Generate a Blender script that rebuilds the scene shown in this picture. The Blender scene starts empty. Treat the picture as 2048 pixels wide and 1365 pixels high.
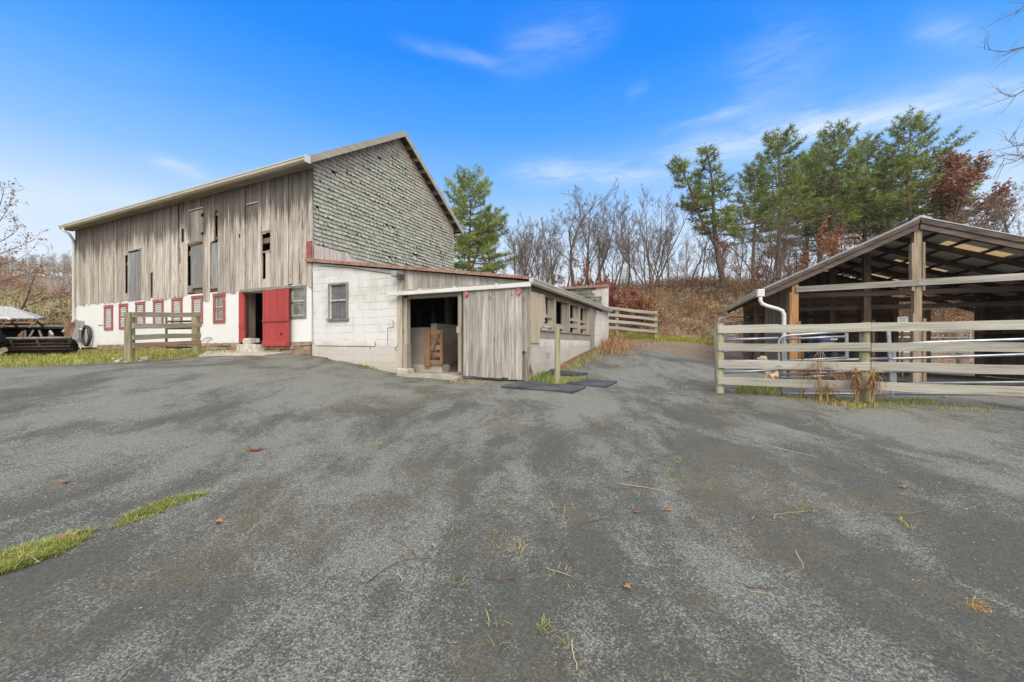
import bpy, bmesh, math, random
import numpy as np
from mathutils import Vector, Matrix
random.seed(7)
R = math.radians
SC = bpy.context.scene
COL = SC.collection
EYE = 1.5            # camera height above the ground it stands on
F = 812.0            # focal length in photo pixels (2048 wide)
CX, CY = 1024.0, 690.0

# ---------------------------------------------------------------- camera
cam_d = bpy.data.cameras.new('camera'); cam_d.sensor_width = 36.0
cam_d.lens = 36.0 * F / 2048.0
cam_d.shift_y = (CY - 682.5) / 2048.0
cam_d.clip_start = 0.05; cam_d.clip_end = 3000
cam = bpy.data.objects.new('camera', cam_d); COL.objects.link(cam)
cam.location = (0, 0, EYE); cam.rotation_euler = (R(90), 0, 0)
SC.camera = cam
SC.view_settings.view_transform = 'Standard'; SC.view_settings.look = 'None'
SC.view_settings.gamma = 1.0; SC.view_settings.exposure = 0.40
SC.cycles.max_bounces = 6; SC.cycles.diffuse_bounces = 4; SC.cycles.transparent_max_bounces = 8
SC.cycles.use_denoising = True
try: SC.cycles.caustics_reflective = False; SC.cycles.caustics_refractive = False
except Exception: pass

# ---------------------------------------------------------------- node helpers
class NT:
    def __init__(s, tree): s.t = tree; s.n = tree.nodes; s.l = tree.links
    def new(s, typ, **kw):
        n = s.n.new(typ)
        for k, v in kw.items(): setattr(n, k, v)
        return n
    def link(s, a, b): s.l.new(a, b)
    def val(s, sock, v):
        if isinstance(v, (int, float)): sock.default_value = v
        elif isinstance(v, tuple):
            sock.default_value = v if len(v) == len(sock.default_value) else (v + (1,))[:len(sock.default_value)]
        else: s.l.new(v, sock)
    def math(s, op, a, b=None, c=None, clamp=False):
        n = s.new('ShaderNodeMath', operation=op); n.use_clamp = clamp
        s.val(n.inputs[0], a)
        if b is not None: s.val(n.inputs[1], b)
        if c is not None: s.val(n.inputs[2], c)
        return n.outputs[0]
    def vmath(s, op, a, b=None):
        n = s.new('ShaderNodeVectorMath', operation=op); s.val(n.inputs[0], a)
        if b is not None: s.val(n.inputs[1], b)
        return n.outputs['Value'] if op in ('DOT_PRODUCT', 'LENGTH') else n.outputs[0]
    def mix(s, f, a, b, blend='MIX'):
        n = s.new('ShaderNodeMix', data_type='RGBA', blend_type=blend); n.clamp_factor = True
        s.val(n.inputs[0], f); s.val(n.inputs[6], a); s.val(n.inputs[7], b); return n.outputs[2]
    def rng(s, v, a, b, c=0.0, d=1.0, smooth=True):
        n = s.new('ShaderNodeMapRange'); n.interpolation_type = 'SMOOTHSTEP' if smooth else 'LINEAR'
        s.val(n.inputs[0], v)
        for i, x in enumerate((a, b, c, d)): s.val(n.inputs[i + 1], x)
        return n.outputs[0]
    def ramp(s, v, stops, interp='LINEAR'):
        n = s.new('ShaderNodeValToRGB'); n.color_ramp.interpolation = interp
        e = n.color_ramp.elements
        while len(e) < len(stops): e.new(0.5)
        for i, (p, c) in enumerate(stops): e[i].position = p; e[i].color = c if len(c) == 4 else c + (1,)
        s.val(n.inputs[0], v); return n.outputs[0]
    def map(s, v, scale=(1, 1, 1), loc=(0, 0, 0), rot=(0, 0, 0)):
        n = s.new('ShaderNodeMapping'); s.val(n.inputs[0], v)
        n.inputs[1].default_value = loc; n.inputs[2].default_value = rot; n.inputs[3].default_value = scale
        return n.outputs[0]
    def noise(s, v, scale=5, detail=4, rough=0.5, dist=0.0, out=0):
        n = s.new('ShaderNodeTexNoise'); s.val(n.inputs['Vector'], v)
        n.inputs['Scale'].default_value = scale; n.inputs['Detail'].default_value = detail
        n.inputs['Roughness'].default_value = rough; n.inputs['Distortion'].default_value = dist
        return n.outputs[out]
    def voro(s, v, scale=5, feat='F1', out='Distance', rnd=1.0):
        n = s.new('ShaderNodeTexVoronoi', feature=feat); s.val(n.inputs['Vector'], v)
        n.inputs['Scale'].default_value = scale; n.inputs['Randomness'].default_value = rnd
        return n.outputs[out]
    def attr(s, name, out='Fac'):
        n = s.new('ShaderNodeAttribute'); n.attribute_name = name; return n.outputs[out]
    def coord(s, out='Object'): return s.new('ShaderNodeTexCoord').outputs[out]
    def bump(s, h, strength=0.3, dist=0.02, normal=None):
        n = s.new('ShaderNodeBump'); s.val(n.inputs['Height'], h)
        n.inputs['Strength'].default_value = strength; n.inputs['Distance'].default_value = dist
        if normal is not None: s.val(n.inputs['Normal'], normal)
        return n.outputs[0]

def new_mat(name):
    m = bpy.data.materials.new(name); m.use_nodes = True
    t = NT(m.node_tree); t.n.clear()
    out = t.new('ShaderNodeOutputMaterial'); b = t.new('ShaderNodeBsdfPrincipled')
    t.link(b.outputs[0], out.inputs[0])
    return m, t, b, out

# ---------------------------------------------------------------- world: blue sky with thin cirrus, unseen bright cloud added overhead and behind as soft fill
SUN_EL, SUN_AZ = 42.0, 172.0     # azimuth clockwise from +y: behind the camera, a little to its right
W = bpy.data.worlds.new('World'); SC.world = W; W.use_nodes = True
t = NT(W.node_tree); t.n.clear()
wo = t.new('ShaderNodeOutputWorld'); bg = t.new('ShaderNodeBackground'); t.link(bg.outputs[0], wo.inputs[0])
sky = t.new('ShaderNodeTexSky', sky_type='NISHITA'); sky.sun_disc = False
sky.sun_elevation = R(SUN_EL); sky.sun_rotation = R(SUN_AZ); sky.air_density = 1.0; sky.dust_density = 0.6; sky.ozone_density = 2.0
D = t.vmath('NORMALIZE', t.coord('Generated'))
sep = t.new('ShaderNodeSeparateXYZ'); t.link(D, sep.inputs[0]); DX, DY, DZ = sep.outputs
nish = t.mix(1.0, sky.outputs[0], (0.10, 0.10, 0.10, 1), 'MULTIPLY')
deep = t.ramp(t.math('MAXIMUM', DZ, 0.0), [(0.0, (0.70, 0.75, 0.80)), (0.15, (0.63, 0.705, 0.80)), (0.25, (0.46, 0.61, 0.80)), (0.345, (0.20, 0.435, 0.80)),
                                           (0.46, (0.055, 0.295, 0.79)), (0.57, (0.0, 0.205, 0.77)), (0.72, (0.0, 0.165, 0.73))])
blue = t.mix(0.03, deep, nish)
def pxdir(px, py):
    v = Vector((px - CX, F, CY - py)); v.normalize(); return v
wisp_n = t.noise(t.map(D, (2.6, 2.6, 9), rot=(0, R(-18), 0)), 1.5, 4, 0.5, 0.5)
wisp_f = t.noise(t.map(D, (4, 4, 15), rot=(0, R(-14), 0)), 1.6, 4, 0.52, 0.7)
wisp_h = t.noise(t.map(D, (10, 10, 60), rot=(0, R(-16), 0)), 2.0, 4, 0.55, 0.6)
total = t.math('MULTIPLY', t.math('MULTIPLY', t.rng(wisp_n, 0.50, 0.85), 0.14), t.rng(DZ, 0.55, 0.30))
def streak(p0, p1, width, amt, nmin=0.22, nmax=0.70, tex=None):
    global total
    a, b = pxdir(*p0), pxdir(*p1)
    n = a.cross(b); n.normalize(); ax = (b - a); L = ax.length; ax.normalize()
    dist = t.math('ADD', t.vmath('DOT_PRODUCT', D, tuple(n)), t.math('MULTIPLY', t.math('SUBTRACT', wisp_f, 0.5), width * 1.1))
    g = t.math('POWER', 2.718, t.math('MULTIPLY', t.math('POWER', t.math('DIVIDE', dist, width), 2.0), -1.0))
    s = t.math('DIVIDE', t.math('SUBTRACT', t.vmath('DOT_PRODUCT', D, tuple(ax)), a.dot(ax)), L)
    w = t.math('MULTIPLY', t.rng(s, -0.2, 0.35), t.rng(s, 1.25, 0.65))
    k = t.math('ADD', t.math('MULTIPLY', t.rng(tex or wisp_f, nmin, nmax), 0.62), t.math('MULTIPLY', t.rng(wisp_h, 0.3, 0.7), 0.38))
    v = t.math('MULTIPLY', t.math('MULTIPLY', g, w), t.math('MULTIPLY', k, amt))
    total = t.math('ADD', total, v)
streak((1380, 305), (2120, 175), 0.020, 0.62)
streak((1300, 330), (1900, 215), 0.05, 0.30)
streak((1330, 260), (1500, 215), 0.010, 0.42)
streak((1480, 210), (1640, 40), 0.07, 0.24, 0.2, 0.7)
streak((1030, 345), (1340, 345), 0.028, 0.62)
streak((800, 80), (1010, 135), 0.012, 0.28)
streak((1000, 130), (1220, 45), 0.04, 0.22)
streak((285, 310), (420, 356), 0.013, 0.50)
streak((-60, 380), (200, 418), 0.028, 0.50)
streak((200, 385), (300, 397), 0.018, 0.30)
streak((1820, 45), (1970, 85), 0.02, 0.30)
streak((1250, 190), (1295, 165), 0.012, 0.24)
streak((1880, 160), (2070, 165), 0.012, 0.32)
cirrus = t.mix(t.math('MINIMUM', total, 0.85), blue, (0.64, 0.72, 0.80, 1))
fill_deckn = t.noise(t.map(D, (2.2, 2.2, 3.0)), 1.5, 5, 0.55)
deck = t.rng(t.math('ADD', t.math('SUBTRACT', DZ, t.math('MULTIPLY', DY, 0.5)), t.math('MULTIPLY', t.math('SUBTRACT', fill_deckn, 0.5), 0.15)), 0.40, 0.74)
FILL_CLOUD = 1.40
skycol = t.mix(deck, cirrus, (FILL_CLOUD * 1.0, FILL_CLOUD * 0.97, FILL_CLOUD * 0.925, 1))
t.link(skycol, bg.inputs[0]); bg.inputs[1].default_value = 1.0

# ---------------------------------------------------------------- sun (thin cloud: soft)
sd = bpy.data.lights.new('sun', 'SUN'); sd.energy = 1.35; sd.angle = R(24); sd.color = (1.0, 0.95, 0.87)
so = bpy.data.objects.new('sun', sd); COL.objects.link(so)
az, el = R(SUN_AZ), R(SUN_EL)
sv = Vector((math.sin(az) * math.cos(el), math.cos(az) * math.cos(el), math.sin(el)))
so.rotation_euler = sv.to_track_quat('Z', 'Y').to_euler(); so.location = sv * 60 + Vector((0, 0, 20))

# ---------------------------------------------------------------- geometry helpers
def P(px, py, d):
    "point that the photo pixel (px, py) shows, d metres in front of the camera"
    return Vector(((px - CX) * d / F, d, EYE + (CY - py) * d / F))

class MB:
    "collects faces, then links them as ONE mesh object"
    def __init__(s): s.v = []; s.f = []; s.uv = []; s.tone = []; s.mi = []
    def add(s, verts, faces, uvs=None, tone=None, mi=0):
        o = len(s.v); s.v.extend([tuple(v) for v in verts])
        tn = random.random() if tone is None else tone
        for k, f in enumerate(faces):
            s.f.append([i + o for i in f])
            if uvs: s.uv.extend(uvs[k])
            else: s.uv.extend([(0.0, 0.0)] * len(f))
            s.tone.append(tn); s.mi.append(mi)
    def poly(s, pts, tone=None, mi=0):
        pts = [Vector(p) for p in pts]; a = pts[0]; e = (pts[1] - a)
        e = e.normalized() if e.length > 1e-9 else Vector((1, 0, 0))
        n = (pts[1] - a).cross(pts[-1] - a); n = n.normalized() if n.length > 1e-12 else Vector((0, 0, 1)); g = n.cross(e)
        s.add(pts, [list(range(len(pts)))], [[((p - a).dot(g), (p - a).dot(e)) for p in pts]], tone, mi)
    def hexa(s, c, length_axis=2, tone=None, mi=0):
        "8 corners: index = x + 2y + 4z"
        c = [Vector(p) for p in c]
        fs = [(0, 2, 3, 1), (4, 5, 7, 6), (0, 1, 5, 4), (2, 6, 7, 3), (0, 4, 6, 2), (1, 3, 7, 5)]
        ax = [(c[1] - c[0]), (c[2] - c[0]), (c[4] - c[0])]
        L = ax[length_axis]; L = L.normalized() if L.length > 1e-9 else Vector((0, 0, 1))
        ou, ov = random.uniform(0, 50), random.uniform(0, 50)
        oth = [i for i in (0, 1, 2) if i != length_axis]
        A = ax[oth[0]].normalized() if ax[oth[0]].length > 1e-9 else Vector((1, 0, 0))
        B = ax[oth[1]].normalized() if ax[oth[1]].length > 1e-9 else Vector((0, 1, 0))
        uvs = [[(ou + (c[i] - c[0]).dot(A) + (c[i] - c[0]).dot(B), ov + (c[i] - c[0]).dot(L)) for i in f] for f in fs]
        s.add(c, fs, uvs, tone, mi)
    def box(s, x0, x1, y0, y1, z0, z1, axis='z', tone=None, mi=0, jit=0.0):
        c = [(x, y, z) for z in (z0, z1) for y in (y0, y1) for x in (x0, x1)]
        if jit: c = [(x + random.uniform(-jit, jit), y + random.uniform(-jit, jit), z + random.uniform(-jit, jit)) for x, y, z in c]
        s.hexa(c, 'xyz'.index(axis), tone, mi)
    def beam(s, p, q, w, h, up=(0, 0, 1), tone=None, mi=0):
        p, q = Vector(p), Vector(q); d = (q - p).normalized(); up = Vector(up)
        sd_ = d.cross(up)
        if sd_.length < 1e-4: sd_ = d.cross(Vector((0, 1, 0)))
        sd_.normalize(); u2 = sd_.cross(d).normalized(); a, b = sd_ * (w / 2), u2 * (h / 2)
        s.hexa([p - a - b, p + a - b, p - a + b, p + a + b, q - a - b, q + a - b, q - a + b, q + a + b], 2, tone, mi)
    def tube(s, pts, radii, n=8, cap=True, tone=None, mi=0):
        pts = [Vector(p) for p in pts]; m = len(pts)
        if isinstance(radii, (int, float)): radii = [radii] * m
        vs = []; prev = None; run = 0.0; runs = []
        for i, p in enumerate(pts):
            d = (pts[min(i + 1, m - 1)] - pts[max(i - 1, 0)])
            d = d.normalized() if d.length > 1e-9 else Vector((0, 0, 1))
            if prev is None:
                a = d.cross(Vector((0, 0, 1)))
                if a.length < 0.2: a = d.cross(Vector((1, 0, 0)))
            else: a = prev - d * prev.dot(d)
            a.normalize(); prev = a; b = d.cross(a)
            if i: run += (p - pts[i - 1]).length
            runs.append(run)
            for k in range(n):
                th = 2 * math.pi * k / n
                vs.append(p + (a * math.cos(th) + b * math.sin(th)) * radii[i])
        fs = []; uvs = []; ou = random.uniform(0, 20)
        for i in range(m - 1):
            for k in range(n):
                k2 = (k + 1) % n
                fs.append((i * n + k, i * n + k2, (i + 1) * n + k2, (i + 1) * n + k))
                c0, c1 = ou + 6.283 * radii[i] * k / n, ou + 6.283 * radii[i] * (k + 1) / n
                uvs.append([(c0, runs[i]), (c1, runs[i]), (c1, runs[i + 1]), (c0, runs[i + 1])])
        if cap:
            fs.append(tuple(range(n - 1, -1, -1))); uvs.append([(0, 0)] * n)
            fs.append(tuple((m - 1) * n + k for k in range(n))); uvs.append([(0, 0)] * n)
        s.add(vs, fs, uvs, tone, mi)
    def prism(s, poly, a0, a1, axis='x', tone=None, mi=0):
        "2-D outline extruded along an axis: axis x -> outline is (y, z); y -> (x, z); z -> (x, y)"
        def mk(p, a): return {'x': (a, p[0], p[1]), 'y': (p[0], a, p[1]), 'z': (p[0], p[1], a)}[axis]
        n = len(poly); vs = [mk(p, a0) for p in poly] + [mk(p, a1) for p in poly]
        fs = [tuple(range(n - 1, -1, -1)), tuple(range(n, 2 * n))]
        uvs = [[(poly[i][0], poly[i][1]) for i in fs[0]], [(poly[i - n][0], poly[i - n][1]) for i in fs[1]]]
        run = 0
        for i in range(n):
            j = (i + 1) % n; L = math.hypot(poly[j][0] - poly[i][0], poly[j][1] - poly[i][1])
            fs.append((i, j, n + j, n + i)); uvs.append([(run, a0), (run + L, a0), (run + L, a1), (run, a1)]); run += L
        s.add(vs, fs, uvs, tone, mi)
    def mesh(s, name):
        me = bpy.data.meshes.new(name); me.from_pydata(s.v, [], s.f)
        uv = me.uv_layers.new(name='UVMap'); uv.data.foreach_set('uv', np.array(s.uv, dtype=np.float32).ravel())
        at = me.attributes.new('tone', 'FLOAT', 'FACE'); at.data.foreach_set('value', np.array(s.tone, dtype=np.float32))
        if any(s.mi): me.polygons.foreach_set('material_index', np.array(s.mi, dtype=np.int32))
        return me
    def build(s, name, mat, parent=None, smooth=False, bevel=0.0, recalc=True):
        me = s.mesh(name)
        for m in (mat if isinstance(mat, (list, tuple)) else [mat]): me.materials.append(m)
        if recalc and len(s.f) < 60000:
            bm = bmesh.new(); bm.from_mesh(me); bmesh.ops.recalc_face_normals(bm, faces=bm.faces)
            if bevel:
                bmesh.ops.bevel(bm, geom=[e for e in bm.edges if e.is_manifold and e.calc_face_angle(0) > 0.6], offset=bevel, segments=1, affect='EDGES', clamp_overlap=True)
            bm.to_mesh(me); bm.free()
        if smooth: me.polygons.foreach_set('use_smooth', np.ones(len(me.polygons), dtype=bool))
        o = bpy.data.objects.new(name, me); COL.objects.link(o)
        if parent: o.parent = parent
        me.update(); return o

def tag(o, label=None, cat=None, group=None, kind=None):
    if label: o['label'] = label
    if cat: o['category'] = cat
    if group: o['group'] = group
    if kind: o['kind'] = kind
    return o
def empty(name, loc, label, cat, rz=0.0, group=None):
    o = bpy.data.objects.new(name, None); COL.objects.link(o); o.location = loc; o.rotation_euler = (0, 0, rz)
    o.empty_display_size = 0.3
    return tag(o, label, cat, group)
def copy_tree(o, parent=None):
    c = o.copy(); COL.objects.link(c)
    if parent: c.parent = parent
    for ch in list(o.children): copy_tree(ch, c)
    return c

class Frame:
    "a local frame standing on the ground: x along ang, y 90 degrees left of it"
    def __init__(s, origin, ux, uy):
        l = math.hypot(ux, uy); s.ux, s.uy = ux / l, uy / l; s.o = Vector(origin); s.rz = math.atan2(s.uy, s.ux)
    def w(s, u, v, z=0.0): return Vector((s.o.x + u * s.ux - v * s.uy, s.o.y + u * s.uy + v * s.ux, z))
    def depth(s, u, v): return s.o.y + u * s.uy + v * s.ux
    def u_at(s, px, v=0.0):
        k = (px - CX) / F; x0, y0 = s.o.x - v * s.uy, s.o.y + v * s.ux
        return (k * y0 - x0) / (s.ux - k * s.uy)
    def v_at(s, px, u=0.0):
        k = (px - CX) / F; x0, y0 = s.o.x + u * s.ux, s.o.y + u * s.uy
        return (k * y0 - x0) / (-s.uy - k * s.ux)
    def z_at(s, py, u, v): return EYE + (CY - py) * s.depth(u, v) / F
    def front(s, px, py, v=0.0):       # (u, z) on the plane v
        u = s.u_at(px, v); return u, s.z_at(py, u, v)
    def side(s, px, py, u=0.0):        # (v, z) on the plane u
        v = s.v_at(px, u); return v, s.z_at(py, u, v)

# ---------------------------------------------------------------- the lie of the land
CTRL = [(0, 0, -1.5), (0, 2, -1.46), (0, 4, -1.27), (0, 6, -1.06), (0.5, 7.9, -0.90), (-3, 3, -1.32), (-6, 3, -1.15), (4, 3, -1.30), (8, 3, -1.22), (-12, 4, -0.80), (14, 4, -1.1),
        (-5.95, 12.1, -0.34), (-8.4, 13.24, -0.25), (-12.3, 15.07, -0.22), (-20.1, 18.7, -0.26), (-16, 13.4, -0.38), (-21, 14, -0.36), (-9.9, 10.5, -0.45), (-9.8, 12.7, -0.28),
        (-9.8, 7.8, -0.52), (-5, 8, -0.62), (-2.96, 10.7, -0.79), (-1.42, 9.98, -0.84), (0.37, 9.14, -0.845), (1.4, 11.05, -0.56), (1.9, 12.2, -0.40), (2.87, 14.5, -0.13),
        (3.93, 16.75, 0.03), (6.83, 19.2, 0.24), (5.0, 20.0, 0.42), (8.6, 17.8, 0.0), (4.67, 12, -0.50), (3.94, 7.7, -0.95), (5.91, 6.78, -1.0), (9, 5.4, -1.06),
        (9.66, 9.7, -0.92), (7.3, 10.6, -0.86), (9.3, 15.8, -0.7), (12, 14, -0.9), (14, 17, -0.9), (15, 22, -0.6), (10.2, 30, 3.9), (15.5, 30, 4.2), (2.8, 30, 3.2), (11.5, 23, 1.5), (7.5, 23.5, 1.2),
        (25, 30, 4.0), (36, 32, 4.0), (20, 24, 0.6), (14, 50, 4.9), (30, 52, 5.2), (-5, 36, 2.4), (-4, 24, 0.6), (-36, 30, 1.3), (-54, 45, 4.9), (-44, 37, 3.0), (-40, 60, 6.5), (-115, 100, 17), (-80, 110, 17),
        (-60, 20, 0.6), (-30, 20, 0.0), (17, 6, -1.05), (24, 12, -0.95), (28, 20, -0.7), (0, -6, -1.65), (20, -10, -1.7), (-20, -10, -1.3), (0, 120, 8.0), (100, 120, 9.0), (120, 30, 4),
        (200, 0, 0), (-200, 0, 3), (0, -150, -3), (0, 400, 20), (400, 400, 18), (-400, 400, 40), (-300, 100, 25), (500, 0, 5)]
_c = np.array(CTRL, dtype=float); _n = len(_c)
def _phi(r2): return -np.sqrt(r2 + 1.2 ** 2)
_A = np.zeros((_n + 3, _n + 3)); _d2 = ((_c[:, None, :2] - _c[None, :, :2]) ** 2).sum(-1)
_A[:_n, :_n] = _phi(_d2) + np.eye(_n) * 0.02; _A[:_n, _n] = 1; _A[:_n, _n + 1:] = _c[:, :2]; _A[_n, :_n] = 1; _A[_n + 1:, :_n] = _c[:, :2].T
_w = np.linalg.solve(_A, np.concatenate([_c[:, 2], [0, 0, 0]]))
def Gv(xy):
    xy = np.asarray(xy, dtype=float); out = np.zeros(len(xy))
    for i in range(0, len(xy), 20000):
        q = xy[i:i + 20000]; d2 = ((q[:, None, :] - _c[None, :, :2]) ** 2).sum(-1)
        out[i:i + 20000] = _phi(d2) @ _w[:_n] + _w[_n] + q @ _w[_n + 1:]
    return out + EYE
def G(x, y): return float(Gv([(x, y)])[0])
def on_ground(px, py, dmax=60.0):
    "where the sight line through a photo pixel meets the ground"
    ds = np.linspace(1.5, dmax, 700); k = (px - CX) / F; m = (CY - py) / F
    g = Gv(np.stack([k * ds, ds], 1)); diff = (EYE + m * ds) - g
    idx = np.where(diff <= 0)[0]
    if len(idx) == 0: d = dmax
    else:
        i = max(idx[0], 1); a, b = diff[i - 1], diff[i]; d = ds[i - 1] + (ds[i] - ds[i - 1]) * a / (a - b + 1e-9)
    return Vector((k * d, d, G(k * d, d)))
def inside(poly, xs, ys):
    c = np.zeros(len(xs), dtype=bool); n = len(poly); j = n - 1
    for i in range(n):
        xi, yi = poly[i][0], poly[i][1]; xj, yj = poly[j][0], poly[j][1]
        cond = ((yi > ys) != (yj > ys)) & (xs < (xj - xi) * (ys - yi) / (yj - yi + 1e-12) + xi); c ^= cond; j = i
    return c

BARN = Frame((-5.95, 12.1, 0), 0.906, -0.424)
SHED = Frame((9.66, 9.70, 0), 0.940, -0.342)
FENCE = Frame((3.94, 7.70, 0), 0.906, -0.423)
# ---------------------------------------------------------------- materials
def wood(name, c_lo, c_hi, c_dark, grain=1.0, tone=0.35, rough=0.85, knots=True, bump=0.35):
    m, t, b, out = new_mat(name)
    uv = t.coord('UV'); tn = t.attr('tone')
    uvo = t.vmath('ADD', uv, t.vmath('MULTIPLY', tn, (37.0, 91.0, 0.0)))
    g1 = t.noise(t.map(uvo, (38 * grain, 1.1, 1)), 1.0, 6, 0.65, 0.6)
    g2 = t.noise(t.map(uvo, (6, 0.7, 1)), 1.0, 4, 0.6, 0.5)
    g3 = t.noise(t.map(uvo, (150 * grain, 3.0, 1)), 1.0, 3, 0.6)
    v = t.math('ADD', t.math('MULTIPLY', g1, 0.55), t.math('MULTIPLY', g2, 0.45))
    col = t.ramp(v, [(0.35, c_dark), (0.46, c_lo), (0.60, c_hi)])
    col = t.mix(t.rng(g3, 0.60, 0.74, 0, 0.45), col, c_dark)
    if knots:
        k = t.voro(t.map(uvo, (5.5, 1.15, 1)), 1.0)
        kn = t.rng(k, 0.045, 0.10, 0.75, 0.0)
        col = t.mix(kn, col, tuple(x * 0.45 for x in c_dark[:3]))
    br = t.rng(tn, 0, 1, 1 - tone, 1 + tone, False)
    col = t.mix(1.0, col, t.math('MULTIPLY', br, 1.0), 'MULTIPLY')
    t.link(col, b.inputs['Base Color']); b.inputs['Roughness'].default_value = rough
    t.link(t.bump(t.math('ADD', g1, t.math('MULTIPLY', g3, 0.5)), bump, 0.01), b.inputs['Normal'])
    return m

def plain(name, c, rough=0.6, metal=0.0, var=0.25, scale=4.0, c2=None, bump=0.0, spec=0.5):
    m, t, b, out = new_mat(name)
    p = t.coord('Object'); n = t.noise(p, scale, 6, 0.6); tn = t.attr('tone')
    col = t.ramp(n, [(0.35, tuple(x * (1 - var) for x in c)), (0.65, c2 or tuple(min(1, x * (1 + var)) for x in c))])
    br = t.rng(tn, 0, 1, 1 - var * 0.6, 1 + var * 0.6, False)
    col = t.mix(1.0, col, br, 'MULTIPLY')
    t.link(col, b.inputs['Base Color']); b.inputs['Roughness'].default_value = rough; b.inputs['Metallic'].default_value = metal
    b.inputs['Specular IOR Level'].default_value = spec
    if bump: t.link(t.bump(t.noise(p, scale * 6, 4, 0.6), bump, 0.01), b.inputs['Normal'])
    return m

M = {}
M['fence_wood'] = wood('fence_wood', (0.36, 0.34, 0.28), (0.47, 0.45, 0.385), (0.20, 0.175, 0.13), 1.0, 0.14)
M['old_fence_wood'] = wood('old_fence_wood', (0.36, 0.325, 0.24), (0.50, 0.46, 0.36), (0.20, 0.17, 0.12), 0.8, 0.14)
M['brown_rail_wood'] = wood('brown_rail_wood', (0.38, 0.255, 0.155), (0.52, 0.37, 0.24), (0.16, 0.10, 0.06), 0.8, 0.10)
M['post_wood'] = wood('post_wood', (0.29, 0.275, 0.165), (0.44, 0.42, 0.275), (0.13, 0.12, 0.07), 0.9, 0.15)
M['grey_wood'] = wood('grey_wood', (0.27, 0.245, 0.215), (0.40, 0.365, 0.33), (0.12, 0.105, 0.09), 0.9, 0.22)
M['door_wood'] = wood('door_wood', (0.31, 0.28, 0.25), (0.52, 0.475, 0.43), (0.13, 0.11, 0.095), 0.7, 0.18)
M['pale_wood'] = wood('pale_wood', (0.38, 0.33, 0.26), (0.52, 0.46, 0.37), (0.22, 0.18, 0.14), 0.9, 0.16)
M['brown_wood'] = wood('brown_wood', (0.17, 0.125, 0.092), (0.27, 0.21, 0.16), (0.08, 0.06, 0.045), 0.9, 0.25)
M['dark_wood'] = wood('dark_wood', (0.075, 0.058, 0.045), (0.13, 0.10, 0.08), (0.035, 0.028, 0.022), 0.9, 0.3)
M['gate_wood'] = wood('gate_wood', (0.22, 0.125, 0.065), (0.34, 0.20, 0.105), (0.11, 0.06, 0.03), 0.9, 0.2)
M['orange_wood'] = wood('orange_wood', (0.30, 0.15, 0.06), (0.45, 0.25, 0.11), (0.14, 0.07, 0.03), 0.9, 0.2)
M['plywood'] = wood('plywood', (0.21, 0.205, 0.20), (0.32, 0.315, 0.305), (0.13, 0.125, 0.12), 0.5, 0.1, knots=False)
M['tan_sheet'] = wood('tan_sheet', (0.50, 0.42, 0.29), (0.60, 0.51, 0.37), (0.40, 0.33, 0.22), 0.4, 0.05, knots=False)

def siding_mat():
    "weathered boards with dark run-off stains hanging from their heads"
    m, t, b, out = new_mat('weathered_siding')
    uv = t.coord('UV'); tn = t.attr('tone'); ob = t.coord('Object')
    uvo = t.vmath('ADD', uv, t.vmath('MULTIPLY', tn, (37.0, 91.0, 0.0)))
    g1 = t.noise(t.map(uvo, (34, 0.9, 1)), 1.0, 6, 0.66, 0.7)
    g2 = t.noise(t.map(uvo, (5, 0.55, 1)), 1.0, 4, 0.6, 0.5)
    g3 = t.noise(t.map(uvo, (120, 2.2, 1)), 1.0, 3, 0.6)
    v = t.math('ADD', t.math('MULTIPLY', g1, 0.5), t.math('MULTIPLY', g2, 0.5))
    col = t.ramp(v, [(0.28, (0.15, 0.125, 0.10)), (0.42, (0.34, 0.285, 0.235)), (0.52, (0.49, 0.435, 0.378)), (0.64, (0.67, 0.61, 0.54))])
    col = t.mix(t.rng(g3, 0.55, 0.68, 0, 0.7), col, (0.13, 0.105, 0.085))
    k = t.voro(t.map(uvo, (5.0, 1.3, 1)), 1.0); col = t.mix(t.rng(k, 0.05, 0.11, 0.7, 0), col, (0.10, 0.075, 0.055))
    # rain-washed grey towards the far end, warmer near the corner (large irregular zones)
    z = t.noise(t.map(ob, (0.22, 1, 0.35)), 1.0, 3, 0.5)
    col = t.mix(t.rng(z, 0.42, 0.62, 0, 0.5), col, t.mix(1.0, col, (0.82, 0.86, 0.92, 1), 'MULTIPLY'))
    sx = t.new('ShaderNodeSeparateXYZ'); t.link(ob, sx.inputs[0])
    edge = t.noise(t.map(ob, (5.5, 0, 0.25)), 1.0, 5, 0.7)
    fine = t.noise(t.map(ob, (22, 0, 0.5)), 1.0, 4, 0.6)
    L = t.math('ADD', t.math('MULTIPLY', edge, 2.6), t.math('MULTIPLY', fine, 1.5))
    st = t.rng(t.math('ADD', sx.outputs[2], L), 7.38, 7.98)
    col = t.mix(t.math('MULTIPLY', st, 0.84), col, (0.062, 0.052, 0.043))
    br = t.rng(tn, 0, 1, 0.84, 1.34, False); col = t.mix(1.0, col, br, 'MULTIPLY')
    t.link(col, b.inputs['Base Color']); b.inputs['Roughness'].default_value = 0.9
    t.link(t.bump(t.math('ADD', g1, t.math('MULTIPLY', g3, 0.5)), 0.5, 0.012), b.inputs['Normal'])
    return m
M['siding'] = siding_mat()

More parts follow.
